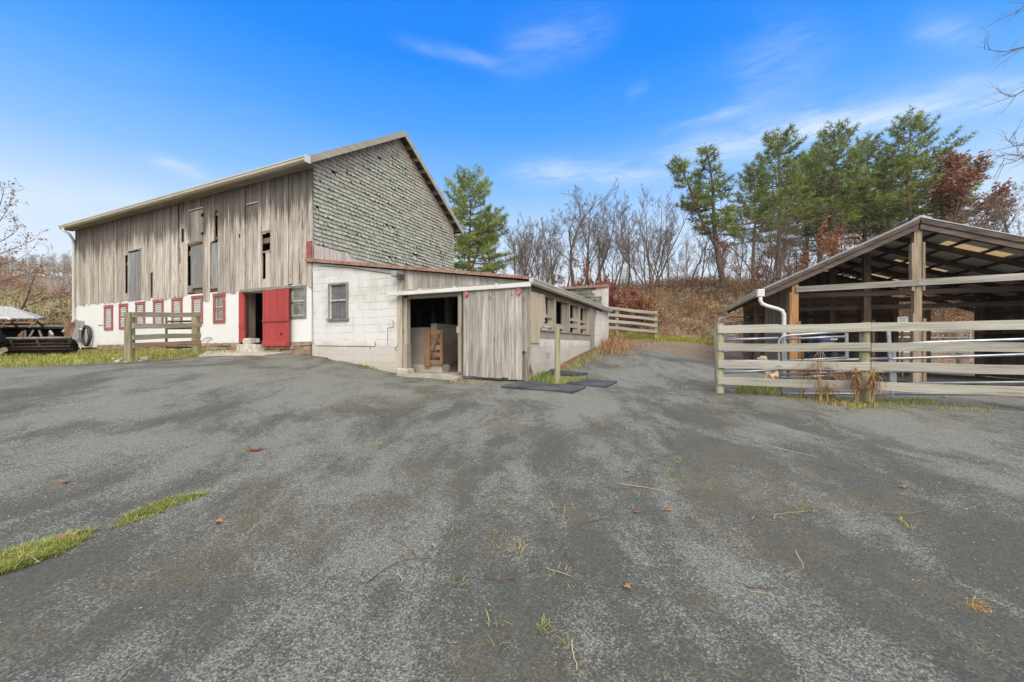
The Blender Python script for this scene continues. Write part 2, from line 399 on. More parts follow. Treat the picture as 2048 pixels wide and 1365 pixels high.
def whitewash(name, base=(0.80, 0.79, 0.76), block=False, dirt=0.3, green=False, bw=0.41, bh=0.205, grey=None, joint=0.5):
    m, t, b, out = new_mat(name)
    ob = t.coord('Object'); geo = t.new('ShaderNodeNewGeometry')
    n1 = t.noise(ob, 0.9, 6, 0.65); n2 = t.noise(t.map(ob, (5, 5, 0.8)), 1.0, 5, 0.65); n3 = t.noise(ob, 14, 5, 0.6)
    col = t.mix(t.rng(n1, 0.45, 0.75, 0, dirt), base, (0.50, 0.46, 0.40))
    col = t.mix(t.rng(n2, 0.56, 0.75, 0, dirt), col, (0.36, 0.34, 0.31))
    h = n3
    if block:
        sx = t.new('ShaderNodeSeparateXYZ'); t.link(ob, sx.inputs[0])
        cb = t.new('ShaderNodeCombineXYZ'); t.link(t.math('ADD', sx.outputs[0], sx.outputs[1]), cb.inputs[0]); t.link(sx.outputs[2], cb.inputs[1])
        wob = t.vmath('ADD', cb.outputs[0], t.vmath('MULTIPLY', t.vmath('SUBTRACT', t.noise(ob, 1.3, 3, 0.5, out=1), (0.5, 0.5, 0.5)), (0.03, 0.03, 0)))
        bk = t.new('ShaderNodeTexBrick'); t.link(wob, bk.inputs['Vector']); bk.inputs['Scale'].default_value = 1.0
        bk.inputs['Brick Width'].default_value = bw; bk.inputs['Row Height'].default_value = bh; bk.inputs['Mortar Size'].default_value = 0.007
        bk.inputs['Mortar Smooth'].default_value = 0.3; bk.inputs['Color1'].default_value = (0, 0, 0, 1); bk.inputs['Color2'].default_value = (1, 1, 1, 1); bk.inputs['Bias'].default_value = 0
        sc = t.new('ShaderNodeSeparateColor'); t.link(bk.outputs['Color'], sc.inputs[0])
        b2 = t.new('ShaderNodeTexBrick'); t.link(wob, b2.inputs['Vector']); b2.inputs['Scale'].default_value = 1.0; b2.inputs['Brick Width'].default_value = 60.0; b2.inputs['Row Height'].default_value = bh; b2.inputs['Mortar Size'].default_value = 0.006; b2.inputs['Mortar Smooth'].default_value = 0.3
        mort = t.math('MAXIMUM', t.math('MULTIPLY', bk.outputs['Fac'], t.rng(t.noise(ob, 1.0, 4, 0.7), 0.53, 0.66)), t.math('MULTIPLY', b2.outputs['Fac'], t.rng(t.noise(t.map(ob, (1, 1, 3)), 0.9, 4, 0.7), 0.40, 0.62)))
        col = t.mix(t.math('MULTIPLY', t.rng(sc.outputs[0], 0.55, 1.0), t.rng(t.noise(ob, 0.7, 2, 0.5), 0.45, 0.65, 0, 0.35)), col, grey or (0.52, 0.48, 0.42))
        col = t.mix(t.math('MULTIPLY', mort, joint), col, (0.16, 0.13, 0.10))
        h = t.math('SUBTRACT', t.math('MULTIPLY', n3, 0.3), t.math('MULTIPLY', bk.outputs['Fac'], 0.6))
        pat = t.rng(t.noise(t.map(ob, (1.1, 1.1, 0.9)), 1.0, 7, 0.72), 0.50, 0.66); col = t.mix(t.math('MULTIPLY', pat, 0.42), col, (0.44, 0.41, 0.36))
        spots = t.rng(t.noise(ob, 7, 5, 0.7), 0.64, 0.72); col = t.mix(t.math('MULTIPLY', spots, 0.5), col, (0.33, 0.30, 0.26))
        low = t.math('MULTIPLY', t.rng(t.math('ADD', sx.outputs[2], t.math('MULTIPLY', n1, 0.8)), 1.55, 1.0), 0.65)
        if green: col = t.mix(low, col, (0.45, 0.40, 0.24))
    sz = t.new('ShaderNodeSeparateXYZ'); t.link(ob, sz.inputs[0]); spl = t.rng(t.math('ADD', sz.outputs[2], t.math('MULTIPLY', t.noise(t.map(ob, (2.5, 2.5, 1.2)), 1.0, 6, 0.7), 0.75)), 2.05, 1.72, 0, 0.5); col = t.mix(spl, col, (0.42, 0.36, 0.27))
    fl = t.rng(t.noise(ob, 24, 5, 0.65), 0.66, 0.72, 0, dirt); col = t.mix(fl, col, (0.34, 0.31, 0.27))
    t.link(col, b.inputs['Base Color']); b.inputs['Roughness'].default_value = 0.75
    t.link(t.bump(h, 0.35, 0.01), b.inputs['Normal'])
    return m
M['white_wall'] = whitewash('white_wall', (0.80, 0.795, 0.785), dirt=0.10)
M['white_block'] = whitewash('white_block', (0.74, 0.725, 0.69), block=True, dirt=0.55, green=True, joint=0.8)
M['pale_block'] = whitewash('pale_block', (0.80, 0.78, 0.73), block=True, dirt=0.5, green=True, joint=0.6)
M['stall_block'] = whitewash('stall_block', (0.80, 0.75, 0.67), block=True, dirt=0.5, grey=(0.50, 0.38, 0.30), joint=0.6)
M['grey_block'] = whitewash('grey_block', (0.36, 0.33, 0.28), block=True, dirt=0.5, grey=(0.28, 0.22, 0.17), joint=0.7)

def stone_mat():
    m, t, b, out = new_mat('fieldstone'); ob = t.coord('Object'); tn = t.attr('tone'); n = t.noise(ob, 6, 6, 0.65)
    base = t.ramp(tn, [(0.0, (0.30, 0.20, 0.13)), (0.35, (0.37, 0.27, 0.18)), (0.7, (0.44, 0.35, 0.26)), (1.0, (0.33, 0.29, 0.25))])
    col = t.mix(t.rng(n, 0.35, 0.7, 0, 0.6), base, (0.20, 0.14, 0.10)); t.link(col, b.inputs['Base Color']); b.inputs['Roughness'].default_value = 0.9
    t.link(t.bump(n, 0.8, 0.03), b.inputs['Normal']); return m
M['stone'] = stone_mat()
M['mortar'] = plain('mortar', (0.22, 0.17, 0.13), 0.95, 0, 0.3, 8, bump=0.4)
M['pale_stone'] = plain('pale_stone', (0.50, 0.46, 0.40), 0.9, 0, 0.3, 9, bump=0.5)
M['concrete'] = plain('concrete', (0.46, 0.42, 0.36), 0.9, 0, 0.25, 3, bump=0.3)

def shingle_mat():
    m, t, b, out = new_mat('sage_shingle'); tn = t.attr('tone'); ob = t.coord('Object')
    n = t.noise(t.map(ob, (1, 6, 30)), 2.0, 4, 0.6); n2 = t.noise(ob, 0.6, 4, 0.6)
    # tone 0..1 sage, 2..3 bare beige
    sage = t.ramp(tn, [(0.0, (0.355, 0.355, 0.28)), (0.5, (0.43, 0.43, 0.345)), (1.0, (0.52, 0.51, 0.42))])
    beige = t.ramp(t.math('SUBTRACT', tn, 2.0), [(0.0, (0.40, 0.345, 0.275)), (1.0, (0.54, 0.47, 0.38))])
    col = t.mix(t.rng(tn, 1.4, 1.6), sage, beige)
    col = t.mix(t.rng(n, 0.5, 0.8, 0, 0.35), col, (0.18, 0.18, 0.145)); col = t.mix(t.rng(n2, 0.5, 0.75, 0, 0.25), col, (0.42, 0.42, 0.36))
    t.link(col, b.inputs['Base Color']); b.inputs['Roughness'].default_value = 0.9
    t.link(t.bump(n, 0.3, 0.01), b.inputs['Normal']); return m
M['shingle'] = shingle_mat(); M['mossy_shingle'] = plain('mossy_shingle', (0.175, 0.19, 0.14), 0.9, 0, 0.35, 5)
M['shingle_edge'] = plain('shingle_edge', (0.035, 0.033, 0.028), 0.95, 0, 0.3)  # near-black lips: shade under the shingle courses put into the colour
M['roof_dark'] = plain('roof_dark', (0.07, 0.065, 0.06), 0.9, 0, 0.3, 5)
M['gutter'] = plain('gutter_paint', (0.58, 0.55, 0.47), 0.5, 0, 0.08, 1.2)
M['white_metal'] = plain('white_metal', (0.68, 0.67, 0.64), 0.45, 0, 0.08, 2)
M['fascia'] = wood('fascia_paint', (0.42, 0.37, 0.30), (0.52, 0.47, 0.39), (0.28, 0.24, 0.19), 0.6, 0.12, knots=False)
def red_paint(name, c, wear, wc, grain=True):
    m, t, b, out = new_mat(name); ob = t.coord('Object'); n = t.noise(t.map(ob, (9, 9, 1.2)), 1.0, 6, 0.7); n2 = t.noise(ob, 16, 5, 0.7); tn = t.attr('tone')
    col = t.mix(t.rng(n, 0.4, 0.75, 0, 0.5), c, tuple(x * 0.6 for x in c)); col = t.mix(t.rng(n2, 0.62 - wear * 0.3, 0.70 - wear * 0.2), col, wc)
    col = t.mix(1.0, col, t.rng(tn, 0, 1, 0.88, 1.1, False), 'MULTIPLY')
    t.link(col, b.inputs['Base Color']); b.inputs['Roughness'].default_value = 0.7; t.link(t.bump(n, 0.25, 0.01), b.inputs['Normal']); return m
M['red_door'] = red_paint('red_door_paint', (0.40, 0.052, 0.047), 0.15, (0.25, 0.055, 0.045))
M['red_trim'] = red_paint('red_trim_paint', (0.37, 0.085, 0.08), 0.35, (0.46, 0.27, 0.24))
M['red_edge'] = red_paint('rusty_red_edge', (0.30, 0.085, 0.06), 0.75, (0.36, 0.24, 0.18))
M['pink_boards'] = wood('pink_boards', (0.60, 0.50, 0.46), (0.70, 0.62, 0.58), (0.45, 0.33, 0.30), 0.5, 0.08, knots=False)
M['red_smear'] = red_paint('red_smear', (0.36, 0.13, 0.11), 0.75, (0.33, 0.27, 0.24))
def glass(name, c, rough=0.12):
    m, t, b, out = new_mat(name); ob = t.coord('Object'); n = t.noise(ob, 3.0, 5, 0.6)
    t.link(t.mix(t.rng(n, 0.35, 0.7), c, tuple(x * 1.9 for x in c)), b.inputs['Base Color']); b.inputs['Specular IOR Level'].default_value = 0.6
    t.link(t.rng(n, 0.3, 0.7, rough, rough + 0.25), b.inputs['Roughness']); return m
M['dusty_glass'] = glass('dusty_glass', (0.16, 0.165, 0.15)); M['dark_glass'] = glass('dark_glass', (0.09, 0.09, 0.085))
M['shutter'] = plain('pale_louvre', (0.52, 0.52, 0.50), 0.6, 0, 0.12, 6)
M['grey_frame'] = plain('grey_frame', (0.20, 0.20, 0.185), 0.7, 0, 0.25, 8); M['pale_frame'] = plain('pale_frame', (0.52, 0.49, 0.44), 0.7, 0, 0.2, 8)
M['cream'] = plain('cream_jamb', (0.60, 0.50, 0.36), 0.7, 0, 0.2, 6)
M['rubber'] = plain('black_rubber', (0.035, 0.037, 0.04), 0.55, 0, 0.3, 6); M['mat_rubber'] = plain('mat_rubber', (0.055, 0.057, 0.060), 0.6, 0, 0.45, 1.6, bump=0.2)
M['galv'] = plain('galvanized_steel', (0.50, 0.52, 0.55), 0.38, 0.75, 0.15, 7)
M['green_pipe'] = plain('green_pipe', (0.06, 0.10, 0.075), 0.5, 0, 0.3, 8)
M['grey_box'] = plain('grey_box', (0.34, 0.35, 0.35), 0.5, 0.2, 0.12, 3)
M['rust'] = plain('rusty_steel', (0.15, 0.075, 0.045), 0.85, 0.2, 0.5, 7, c2=(0.27, 0.16, 0.10), bump=0.3)
M['dark_steel'] = plain('dark_steel', (0.012, 0.010, 0.009), 0.9, 0.0, 0.5, 5, spec=0.1)
M['roof_metal'] = plain('roof_metal', (0.45, 0.47, 0.49), 0.5, 0.45, 0.15, 2); M['roof_under'] = plain('roof_underside', (0.72, 0.73, 0.72), 0.6, 0.0, 0.2, 1.5)
def skylight_mat():
    m, t, b, out = new_mat('fibreglass'); ob = t.coord('Object'); w = t.noise(t.map(ob, (2, 40, 2)), 1.0, 3, 0.5)
    tr = t.new('ShaderNodeBsdfTranslucent'); df = t.new('ShaderNodeBsdfDiffuse'); mx = t.new('ShaderNodeMixShader')
    c = t.mix(w, (0.62, 0.50, 0.34, 1), (0.72, 0.62, 0.46, 1)); t.link(c, tr.inputs[0]); t.link(c, df.inputs[0]); mx.inputs[0].default_value = 0.22
    t.link(tr.outputs[0], mx.inputs[1]); t.link(df.outputs[0], mx.inputs[2]); t.link(mx.outputs[0], out.inputs[0]); return m
M['skylight'] = skylight_mat()

def asphalt_mat():
    m, t, b, out = new_mat('worn_asphalt'); ob = t.coord('Object')
    warp = t.vmath('ADD', ob, t.vmath('MULTIPLY', t.vmath('SUBTRACT', t.noise(ob, 0.35, 4, 0.55, out=1), (0.5, 0.5, 0.5)), (1.6, 1.6, 0)))
    big = t.noise(t.map(warp, (0.55, 0.38, 1), rot=(0, 0, R(32))), 1.0, 7, 0.62, 0.3)
    mid = t.noise(t.map(warp, (1.9, 1.0, 1), rot=(0, 0, R(28))), 1.0, 7, 0.66, 0.5)
    strk = t.noise(t.map(warp, (2.6, 0.5, 1), rot=(0, 0, R(-48))), 1.0, 6, 0.6)
    fin = t.noise(ob, 9.0, 6, 0.7); gr = t.noise(ob, 85.0, 3, 0.75); gr2 = t.noise(ob, 200.0, 2, 0.8)
    sx = t.new('ShaderNodeSeparateXYZ'); t.link(ob, sx.inputs[0])
    far = t.rng(sx.outputs[1], 2.6, 6.5)
    v = t.math('ADD', t.math('ADD', t.math('MULTIPLY', big, 0.46), t.math('MULTIPLY', mid, 0.34)), t.math('MULTIPLY', strk, 0.20))
    v = t.math('ADD', v, t.math('ADD', t.math('MULTIPLY', t.math('SUBTRACT', fin, 0.5), 0.14), t.math('MULTIPLY', far, 0.045)))
    gcell = t.new('ShaderNodeSeparateColor'); t.link(t.voro(ob, 115.0, out='Color'), gcell.inputs[0]); gv = gcell.outputs[0]
    v = t.math('ADD', v, t.math('MULTIPLY', t.math('SUBTRACT', gv, 0.5), 0.085))
    dust = t.rng(v, 0.480, 0.592)                     # pale grit left on the worn surface
    dirt = t.math('MULTIPLY', t.rng(t.noise(t.map(warp, (0.7, 0.9, 1)), 1.0, 7, 0.7), 0.46, 0.66), t.math('SUBTRACT', 1.0, t.math('MULTIPLY', dust, 0.7)))
    col = t.mix(dirt, (0.076, 0.076, 0.064, 1), (0.108, 0.092, 0.062, 1))
    grit_hi = t.rng(gr, 0.40, 0.66); gritcol = t.mix(grit_hi, (0.104, 0.104, 0.090, 1), (0.248, 0.247, 0.218, 1))
    fargrit = t.mix(far, gritcol, (0.172, 0.172, 0.149, 1))
    col = t.mix(t.math('MULTIPLY', dust, t.rng(t.math('ADD', gr2, t.math('MULTIPLY', dust, 0.25)), 0.42, 0.62, 0.45, 1.0)), col, t.mix(0.55, gritcol, fargrit))
    col = t.mix(t.math('MULTIPLY', t.rng(gr2, 0.35, 0.7, 0.0, 0.5), 1.0), col, t.mix(1.0, col, (1.45, 1.45, 1.45, 1), 'MULTIPLY'))
    col = t.mix(t.rng(gr, 0.35, 0.22, 0, 0.55), col, (0.045, 0.045, 0.044, 1))
    col = t.mix(1.0, col, t.rng(gv, 0.0, 1.0, 0.70, 1.30, False), 'MULTIPLY')
    cw = t.vmath('ADD', ob, t.vmath('MULTIPLY', t.vmath('SUBTRACT', t.noise(ob, 1.7, 5, 0.65, out=1), (0.5, 0.5, 0.5)), (0.9, 0.9, 0)))
    ce = t.voro(t.map(cw, (0.42, 0.42, 0.0)), 1.0, feat='DISTANCE_TO_EDGE'); crack = t.math('MULTIPLY', t.rng(ce, 0.007, 0.002), t.rng(t.noise(ob, 0.45, 3, 0.5), 0.50, 0.60)); col = t.mix(t.math('MULTIPLY', crack, 0.55), col, (0.045, 0.043, 0.035, 1))
    sp = t.voro(ob, 26.0); col = t.mix(t.math('MULTIPLY', t.rng(sp, 0.10, 0.05), t.rng(t.noise(ob, 3.0, 3, 0.5), 0.5, 0.62)), col, (0.50, 0.49, 0.46, 1))
    moss = t.math('MULTIPLY', t.rng(t.noise(ob, 0.9, 6, 0.7), 0.60, 0.72), t.rng(fin, 0.42, 0.62, 0, 0.5)); col = t.mix(moss, col, (0.15, 0.155, 0.075, 1))
    t.link(col, b.inputs['Base Color']); b.inputs['Roughness'].default_value = 0.82; b.inputs['Specular IOR Level'].default_value = 0.35
    bh = t.math('ADD', t.math('ADD', gr, t.math('MULTIPLY', gr2, 0.6)), t.math('MULTIPLY', fin, 1.5))
    t.link(t.bump(bh, 0.55, 0.012), b.inputs['Normal']); return m
M['asphalt'] = asphalt_mat()

def terrain_mat():
    m, t, b, out = new_mat('yard_soil'); ob = t.coord('Object'); n = t.noise(ob, 1.1, 7, 0.65); f = t.noise(ob, 14, 5, 0.7); c = t.noise(ob, 0.25, 4, 0.6); lv = t.voro(ob, 9.0, out='Color')
    sc = t.new('ShaderNodeSeparateColor'); t.link(lv, sc.inputs[0])
    litter = t.ramp(sc.outputs[0], [(0.0, (0.10, 0.062, 0.036)), (0.4, (0.185, 0.105, 0.058)), (0.75, (0.27, 0.16, 0.085)), (1.0, (0.33, 0.23, 0.14))])
    litter = t.mix(t.rng(n, 0.42, 0.68, 0, 0.7), litter, (0.13, 0.115, 0.06))
    grass = t.mix(t.rng(f, 0.35, 0.65), (0.16, 0.15, 0.045, 1), (0.30, 0.26, 0.09, 1)); grass = t.mix(t.rng(n, 0.4, 0.65, 0, 0.6), grass, (0.22, 0.20, 0.075, 1))
    dirt = t.mix(t.rng(f, 0.35, 0.68), (0.155, 0.105, 0.068, 1), (0.27, 0.20, 0.14, 1)); dirt = t.mix(t.rng(n, 0.45, 0.62, 0, 0.55), dirt, (0.13, 0.11, 0.09, 1))
    wn = t.math('MULTIPLY', t.math('SUBTRACT', n, 0.5), 0.9)
    col = t.mix(t.rng(t.math('ADD', t.attr('w_grass'), wn), 0.35, 0.65), litter, grass)
    col = t.mix(t.rng(t.math('ADD', t.attr('w_dirt'), wn), 0.35, 0.65), col, dirt)
    t.link(col, b.inputs['Base Color']); b.inputs['Roughness'].default_value = 0.95; t.link(t.bump(t.math('ADD', f, n), 0.7, 0.05), b.inputs['Normal']); return m
M['terrain'] = terrain_mat()

def leafy(name, stops, rough=0.7, trans=0.25, clump=0.0, cscale=1.2):
    m, t, b, out = new_mat(name); tn = t.attr('tone'); col = t.ramp(tn, stops)
    if clump: col = t.mix(1.0, col, t.rng(t.noise(t.coord('Object'), cscale, 3, 0.6), 0.3, 0.7, 1 - clump, 1 + clump), 'MULTIPLY')
    t.link(col, b.inputs['Base Color']); b.inputs['Roughness'].default_value = rough; b.inputs['Specular IOR Level'].default_value = 0.25
    if trans:
        tr = t.new('ShaderNodeBsdfTranslucent'); t.link(col, tr.inputs[0]); mx = t.new('ShaderNodeMixShader'); mx.inputs[0].default_value = trans
        t.link(b.outputs[0], mx.inputs[1]); t.link(tr.outputs[0], mx.inputs[2]); t.link(mx.outputs[0], out.inputs[0])
    return m
M['grass'] = leafy('grass_blades', [(0, (0.15, 0.22, 0.04)), (0.40, (0.27, 0.33, 0.07)), (0.66, (0.40, 0.38, 0.10)), (0.88, (0.45, 0.37, 0.14)), (1, (0.52, 0.40, 0.20))], trans=0.3, clump=0.25)
M['green_grass'] = leafy('green_blades', [(0, (0.17, 0.23, 0.05)), (0.5, (0.30, 0.36, 0.08)), (0.75, (0.46, 0.45, 0.14)), (1, (0.54, 0.42, 0.20))], trans=0.3, clump=0.2)
M['yellow_grass'] = leafy('yellow_blades', [(0, (0.22, 0.23, 0.04)), (0.6, (0.40, 0.37, 0.06)), (1, (0.50, 0.45, 0.12))], trans=0.3)
M['straw'] = leafy('straw', [(0, (0.30, 0.17, 0.07)), (0.5, (0.45, 0.28, 0.12)), (1, (0.58, 0.42, 0.22))], trans=0.15)
M['dry_leaf'] = leafy('dry_leaf', [(0, (0.22, 0.085, 0.035)), (0.5, (0.40, 0.19, 0.08)), (1, (0.52, 0.31, 0.17))], trans=0.2)
M['needles'] = leafy('pine_needles', [(0, (0.10, 0.135, 0.035)), (0.5, (0.235, 0.295, 0.075)), (0.85, (0.38, 0.40, 0.115)), (1, (0.44, 0.35, 0.15))], trans=0.45, clump=0.45, cscale=0.9)
M['needles_light'] = leafy('light_needles', [(0, (0.17, 0.22, 0.05)), (0.5, (0.36, 0.43, 0.11)), (1, (0.55, 0.56, 0.19))], trans=0.5, clump=0.35, cscale=0.9)
M['oak_leaf'] = leafy('russet_leaves', [(0, (0.18, 0.085, 0.055)), (0.5, (0.33, 0.155, 0.095)), (1, (0.45, 0.27, 0.18))], trans=0.25, clump=0.25)
M['crimson_leaf'] = leafy('crimson_leaves', [(0, (0.17, 0.045, 0.045)), (0.5, (0.32, 0.095, 0.085)), (1, (0.45, 0.19, 0.13))], trans=0.25)
M['orange_leaf'] = leafy('orange_leaves', [(0, (0.24, 0.085, 0.04)), (0.5, (0.38, 0.165, 0.08)), (1, (0.48, 0.27, 0.15))], trans=0.25)
M['brush'] = leafy('brush_stems', [(0, (0.085, 0.058, 0.042)), (0.3, (0.17, 0.108, 0.070)), (0.5, (0.25, 0.135, 0.075)), (0.7, (0.33, 0.155, 0.075)), (0.85, (0.23, 0.195, 0.085)), (1, (0.35, 0.27, 0.17))], trans=0.1, clump=0.3, cscale=0.35)
M['pale_orange'] = leafy('pale_orange_leaves', [(0, (0.34, 0.16, 0.08)), (0.5, (0.48, 0.26, 0.14)), (1, (0.58, 0.38, 0.23))], trans=0.35); M['grey_steel'] = plain('grey_steel', (0.17, 0.155, 0.14), 0.6, 0.4, 0.4, 6)
def bark(name, lo, hi):
    m, t, b, out = new_mat(name); uv = t.coord('UV'); n = t.noise(t.map(uv, (14, 2.2, 1)), 1.0, 5, 0.65); tn = t.attr('tone')
    col = t.mix(t.rng(n, 0.35, 0.65), lo, hi); col = t.mix(1.0, col, t.rng(tn, 0, 1, 0.8, 1.2, False), 'MULTIPLY'); t.link(col, b.inputs['Base Color']); b.inputs['Roughness'].default_value = 0.9
    t.link(t.bump(n, 0.6, 0.02), b.inputs['Normal']); return m
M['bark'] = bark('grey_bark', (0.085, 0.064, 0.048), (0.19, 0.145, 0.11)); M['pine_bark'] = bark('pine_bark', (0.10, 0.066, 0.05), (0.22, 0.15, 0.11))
M['hazed_bark'] = bark('hazed_bark', (0.27, 0.25, 0.24), (0.40, 0.37, 0.345)); M['twig'] = bark('twig_bark', (0.105, 0.075, 0.055), (0.21, 0.155, 0.115))  # distant trees' bark paled and greyed: haze put into the colour
M['jacket'] = plain('navy_jacket', (0.045, 0.075, 0.17), 0.85, 0, 0.3, 6); M['trousers'] = plain('navy_trousers', (0.035, 0.045, 0.085), 0.9, 0, 0.3, 6)
M['skin'] = plain('skin', (0.48, 0.29, 0.21), 0.6, 0, 0.08, 6); M['hair'] = plain('hair', (0.06, 0.04, 0.03), 0.8, 0, 0.3, 20); M['boot'] = plain('boot', (0.05, 0.035, 0.025), 0.7, 0, 0.2)
M['fur'] = plain('cream_fur', (0.56, 0.40, 0.22), 0.95, 0, 0.3, 12, c2=(0.70, 0.56, 0.36)); M['dark_nose'] = plain('dark_nose', (0.02, 0.017, 0.015), 0.4)
M['sign_white'] = plain('sign_white', (0.78, 0.78, 0.76), 0.5, 0, 0.05); M['sign_ink'] = plain('sign_ink', (0.13, 0.13, 0.14), 0.6, 0, 0.1)
M['snowy_roof'] = plain('pale_metal_roof', (0.70, 0.70, 0.71), 0.5, 0.1, 0.25, 2.5); M['brown_wall'] = plain('brown_wall', (0.22, 0.17, 0.14), 0.9, 0, 0.3)
# ================================================================ the ground
def sinh_axis(lo, hi, n, c=0.0, k=3.2, span=None):
    a = np.linspace(-1, 1, n); s = np.sinh(k * a) / np.sinh(k); return np.where(s < 0, s * (c - lo), s * (hi - c)) + c
gx = sinh_axis(-600, 600, 300, 0, 6.2); gy = sinh_axis(-200, 900, 300, 10, 6.0)
GXX, GYY = np.meshgrid(gx, gy); pts = np.stack([GXX.ravel(), GYY.ravel()], 1); zz = Gv(pts)
nx = len(gx); faces = [(j * nx + i, j * nx + i + 1, (j + 1) * nx + i + 1, (j + 1) * nx + i) for j in range(len(gy) - 1) for i in range(nx - 1)]
me = bpy.data.meshes.new('ground'); me.from_pydata([(x, y, z) for (x, y), z in zip(pts, zz)], [], faces); me.materials.append(M['terrain'])
x, y = pts[:, 0], pts[:, 1]
def soft(poly, r=0.5):
    acc = np.zeros(len(x))
    for dx, dy in ((0, 0), (r, 0), (-r, 0), (0, r), (0, -r)): acc += inside(poly, x + dx, y + dy)
    return acc / 5
verge = [(-60, 8.0), (-10.6, 7.9), (-9.3, 10.2), (-8.9, 12.9), (-8.4, 13.4), (-21, 19.5), (-60, 24)]
meadow = [(-80, 33), (-30, 27), (-22, 30), (-24, 60), (-60, 62), (-90, 50)]
strip = [(3.9, 19.6), (6.9, 18.7), (9.4, 17.4), (9.6, 18.2), (7.4, 20.0), (4.6, 21.6)]
wg = np.maximum.reduce([soft(verge), soft(meadow, 2.0) * 0.9, soft(strip, 0.15)])
dirt = np.maximum.reduce([soft([(3.2, 16.0), (4.0, 18.2), (6.8, 18.8), (9.6, 17.2), (9.4, 15), (6, 14.2), (3.4, 15.0)], 0.4),
                          soft([(6.5, 11.2), (9.5, 17.5), (18, 17), (22, 9), (14, 6), (9.5, 8.8)], 0.6)])
for nme, arr in (('w_grass', wg), ('w_dirt', dirt)):
    at = me.attributes.new(nme, 'FLOAT', 'POINT'); at.data.foreach_set('value', arr.astype(np.float32))
me.polygons.foreach_set('use_smooth', np.ones(len(me.polygons), dtype=bool))
g_o = bpy.data.objects.new('ground', me); COL.objects.link(g_o)
tag(g_o, 'brown leaf-strewn bank and grassy ground rising behind the farm buildings', 'ground', kind='structure')

yard_poly = [(-40, -12), (-40, 7.6), (-14, 7.6), (-10.9, 7.8), (-9.9, 9.6), (-8.9, 11.6), (-7.7, 12.55), (-6.0, 12.2), (-3.0, 11.0), (-1.4, 10.2), (0.4, 9.25), (1.75, 11.0), (2.2, 12.3), (3.3, 14.2), (4.4, 15.2),
             (6.6, 14.7), (7.5, 12.9), (6.9, 11.0), (8.5, 10.2), (9.7, 9.3), (13, 8.4), (30, 4), (30, -12)]
step = 0.11; xs = np.arange(-28, 26, step); ys = np.arange(-6, 15.5, step)
XX, YY = np.meshgrid(xs, ys); wob = 0.10 * np.sin(XX * 5.1 + 1.3 * YY) + 0.08 * np.sin(YY * 7.3 - XX * 2.1)
ins = inside(yard_poly, (XX + wob).ravel(), (YY + wob).ravel()).reshape(XX.shape)
rng_ = np.random.RandomState(3)
zz = Gv(np.stack([XX.ravel(), YY.ravel()], 1)).reshape(XX.shape) + 0.03 + 0.010 * np.sin(XX * 1.9 + 0.6 * YY) * np.cos(YY * 1.4) + 0.005 * np.sin(XX * 4.3 - YY * 2.7)
cell = ins[:-1, :-1] & ins[1:, :-1] & ins[:-1, 1:] & ins[1:, 1:]
idx = -np.ones(XX.shape, dtype=int); used = np.zeros(XX.shape, dtype=bool)
used[:-1, :-1] |= cell; used[1:, :-1] |= cell; used[:-1, 1:] |= cell; used[1:, 1:] |= cell
idx[used] = np.arange(used.sum())
jj, ii = np.where(cell)
fc = np.stack([idx[jj, ii], idx[jj, ii + 1], idx[jj + 1, ii + 1], idx[jj + 1, ii]], 1).tolist()
me = bpy.data.meshes.new('asphalt_yard'); me.from_pydata(np.stack([XX[used], YY[used], zz[used]], 1).tolist(), [], fc); me.materials.append(M['asphalt'])
me.polygons.foreach_set('use_smooth', np.ones(len(me.polygons), dtype=bool))
y_o = bpy.data.objects.new('asphalt_yard', me); COL.objects.link(y_o)
tag(y_o, 'worn grey asphalt farmyard with pale grit and dark damp patches', 'yard', kind='structure')
YARD = 0.035

# ================================================================ barn
def E(e): return EYE + e
def holed_wall(mb, u0, u1, z0, z1, holes, va, vb, swap=False, mi=0):
    f0 = z0 if callable(z0) else (lambda u: z0); f1 = z1 if callable(z1) else (lambda u: z1)
    us = sorted({u0, u1} | {h[i] for h in holes for i in (0, 1)}); zmid = sorted({h[i] for h in holes for i in (2, 3)})
    def pt(u, z, v): return (v, u, z) if swap else (u, v, z)
    for i in range(len(us) - 1):
        a, b = us[i], us[i + 1]; m = (a + b) / 2
        lv = [('lo', None)] + [('z', z) for z in zmid] + [('hi', None)]
        def zz_(l, u): return f0(u) if l[0] == 'lo' else f1(u) if l[0] == 'hi' else l[1]
        for k in range(len(lv) - 1):
            za, zb = (zz_(lv[k], m), zz_(lv[k + 1], m)); zc = (za + zb) / 2
            if zb <= za + 1e-5: continue
            if any(h[0] - 1e-6 < m < h[1] + 1e-6 and h[2] - 1e-6 < zc < h[3] + 1e-6 for h in holes): continue
            q = [(a, zz_(lv[k], a)), (b, zz_(lv[k], b)), (b, zz_(lv[k + 1], b)), (a, zz_(lv[k + 1], a))]
            mb.poly([pt(u, z, va) for u, z in q], 0.5, mi); mb.poly([pt(u, z, vb) for u, z in reversed(q)], 0.5, mi)
    for (a, b, c, d) in holes:
        for p, q in (((a, c), (b, c)), ((b, c), (b, d)), ((b, d), (a, d)), ((a, d), (a, c))):
            mb.poly([pt(p[0], p[1], va), pt(q[0], q[1], va), pt(q[0], q[1], vb), pt(p[0], p[1], vb)], 0.5, mi)
    e = [(u0, f0(u0)), (u1, f0(u1)), (u1, f1(u1)), (u0, f1(u0))]
    for p, q in zip(e, e[1:] + e[:1]): mb.poly([pt(p[0], p[1], va), pt(q[0], q[1], va), pt(q[0], q[1], vb), pt(p[0], p[1], vb)], 0.5, mi)

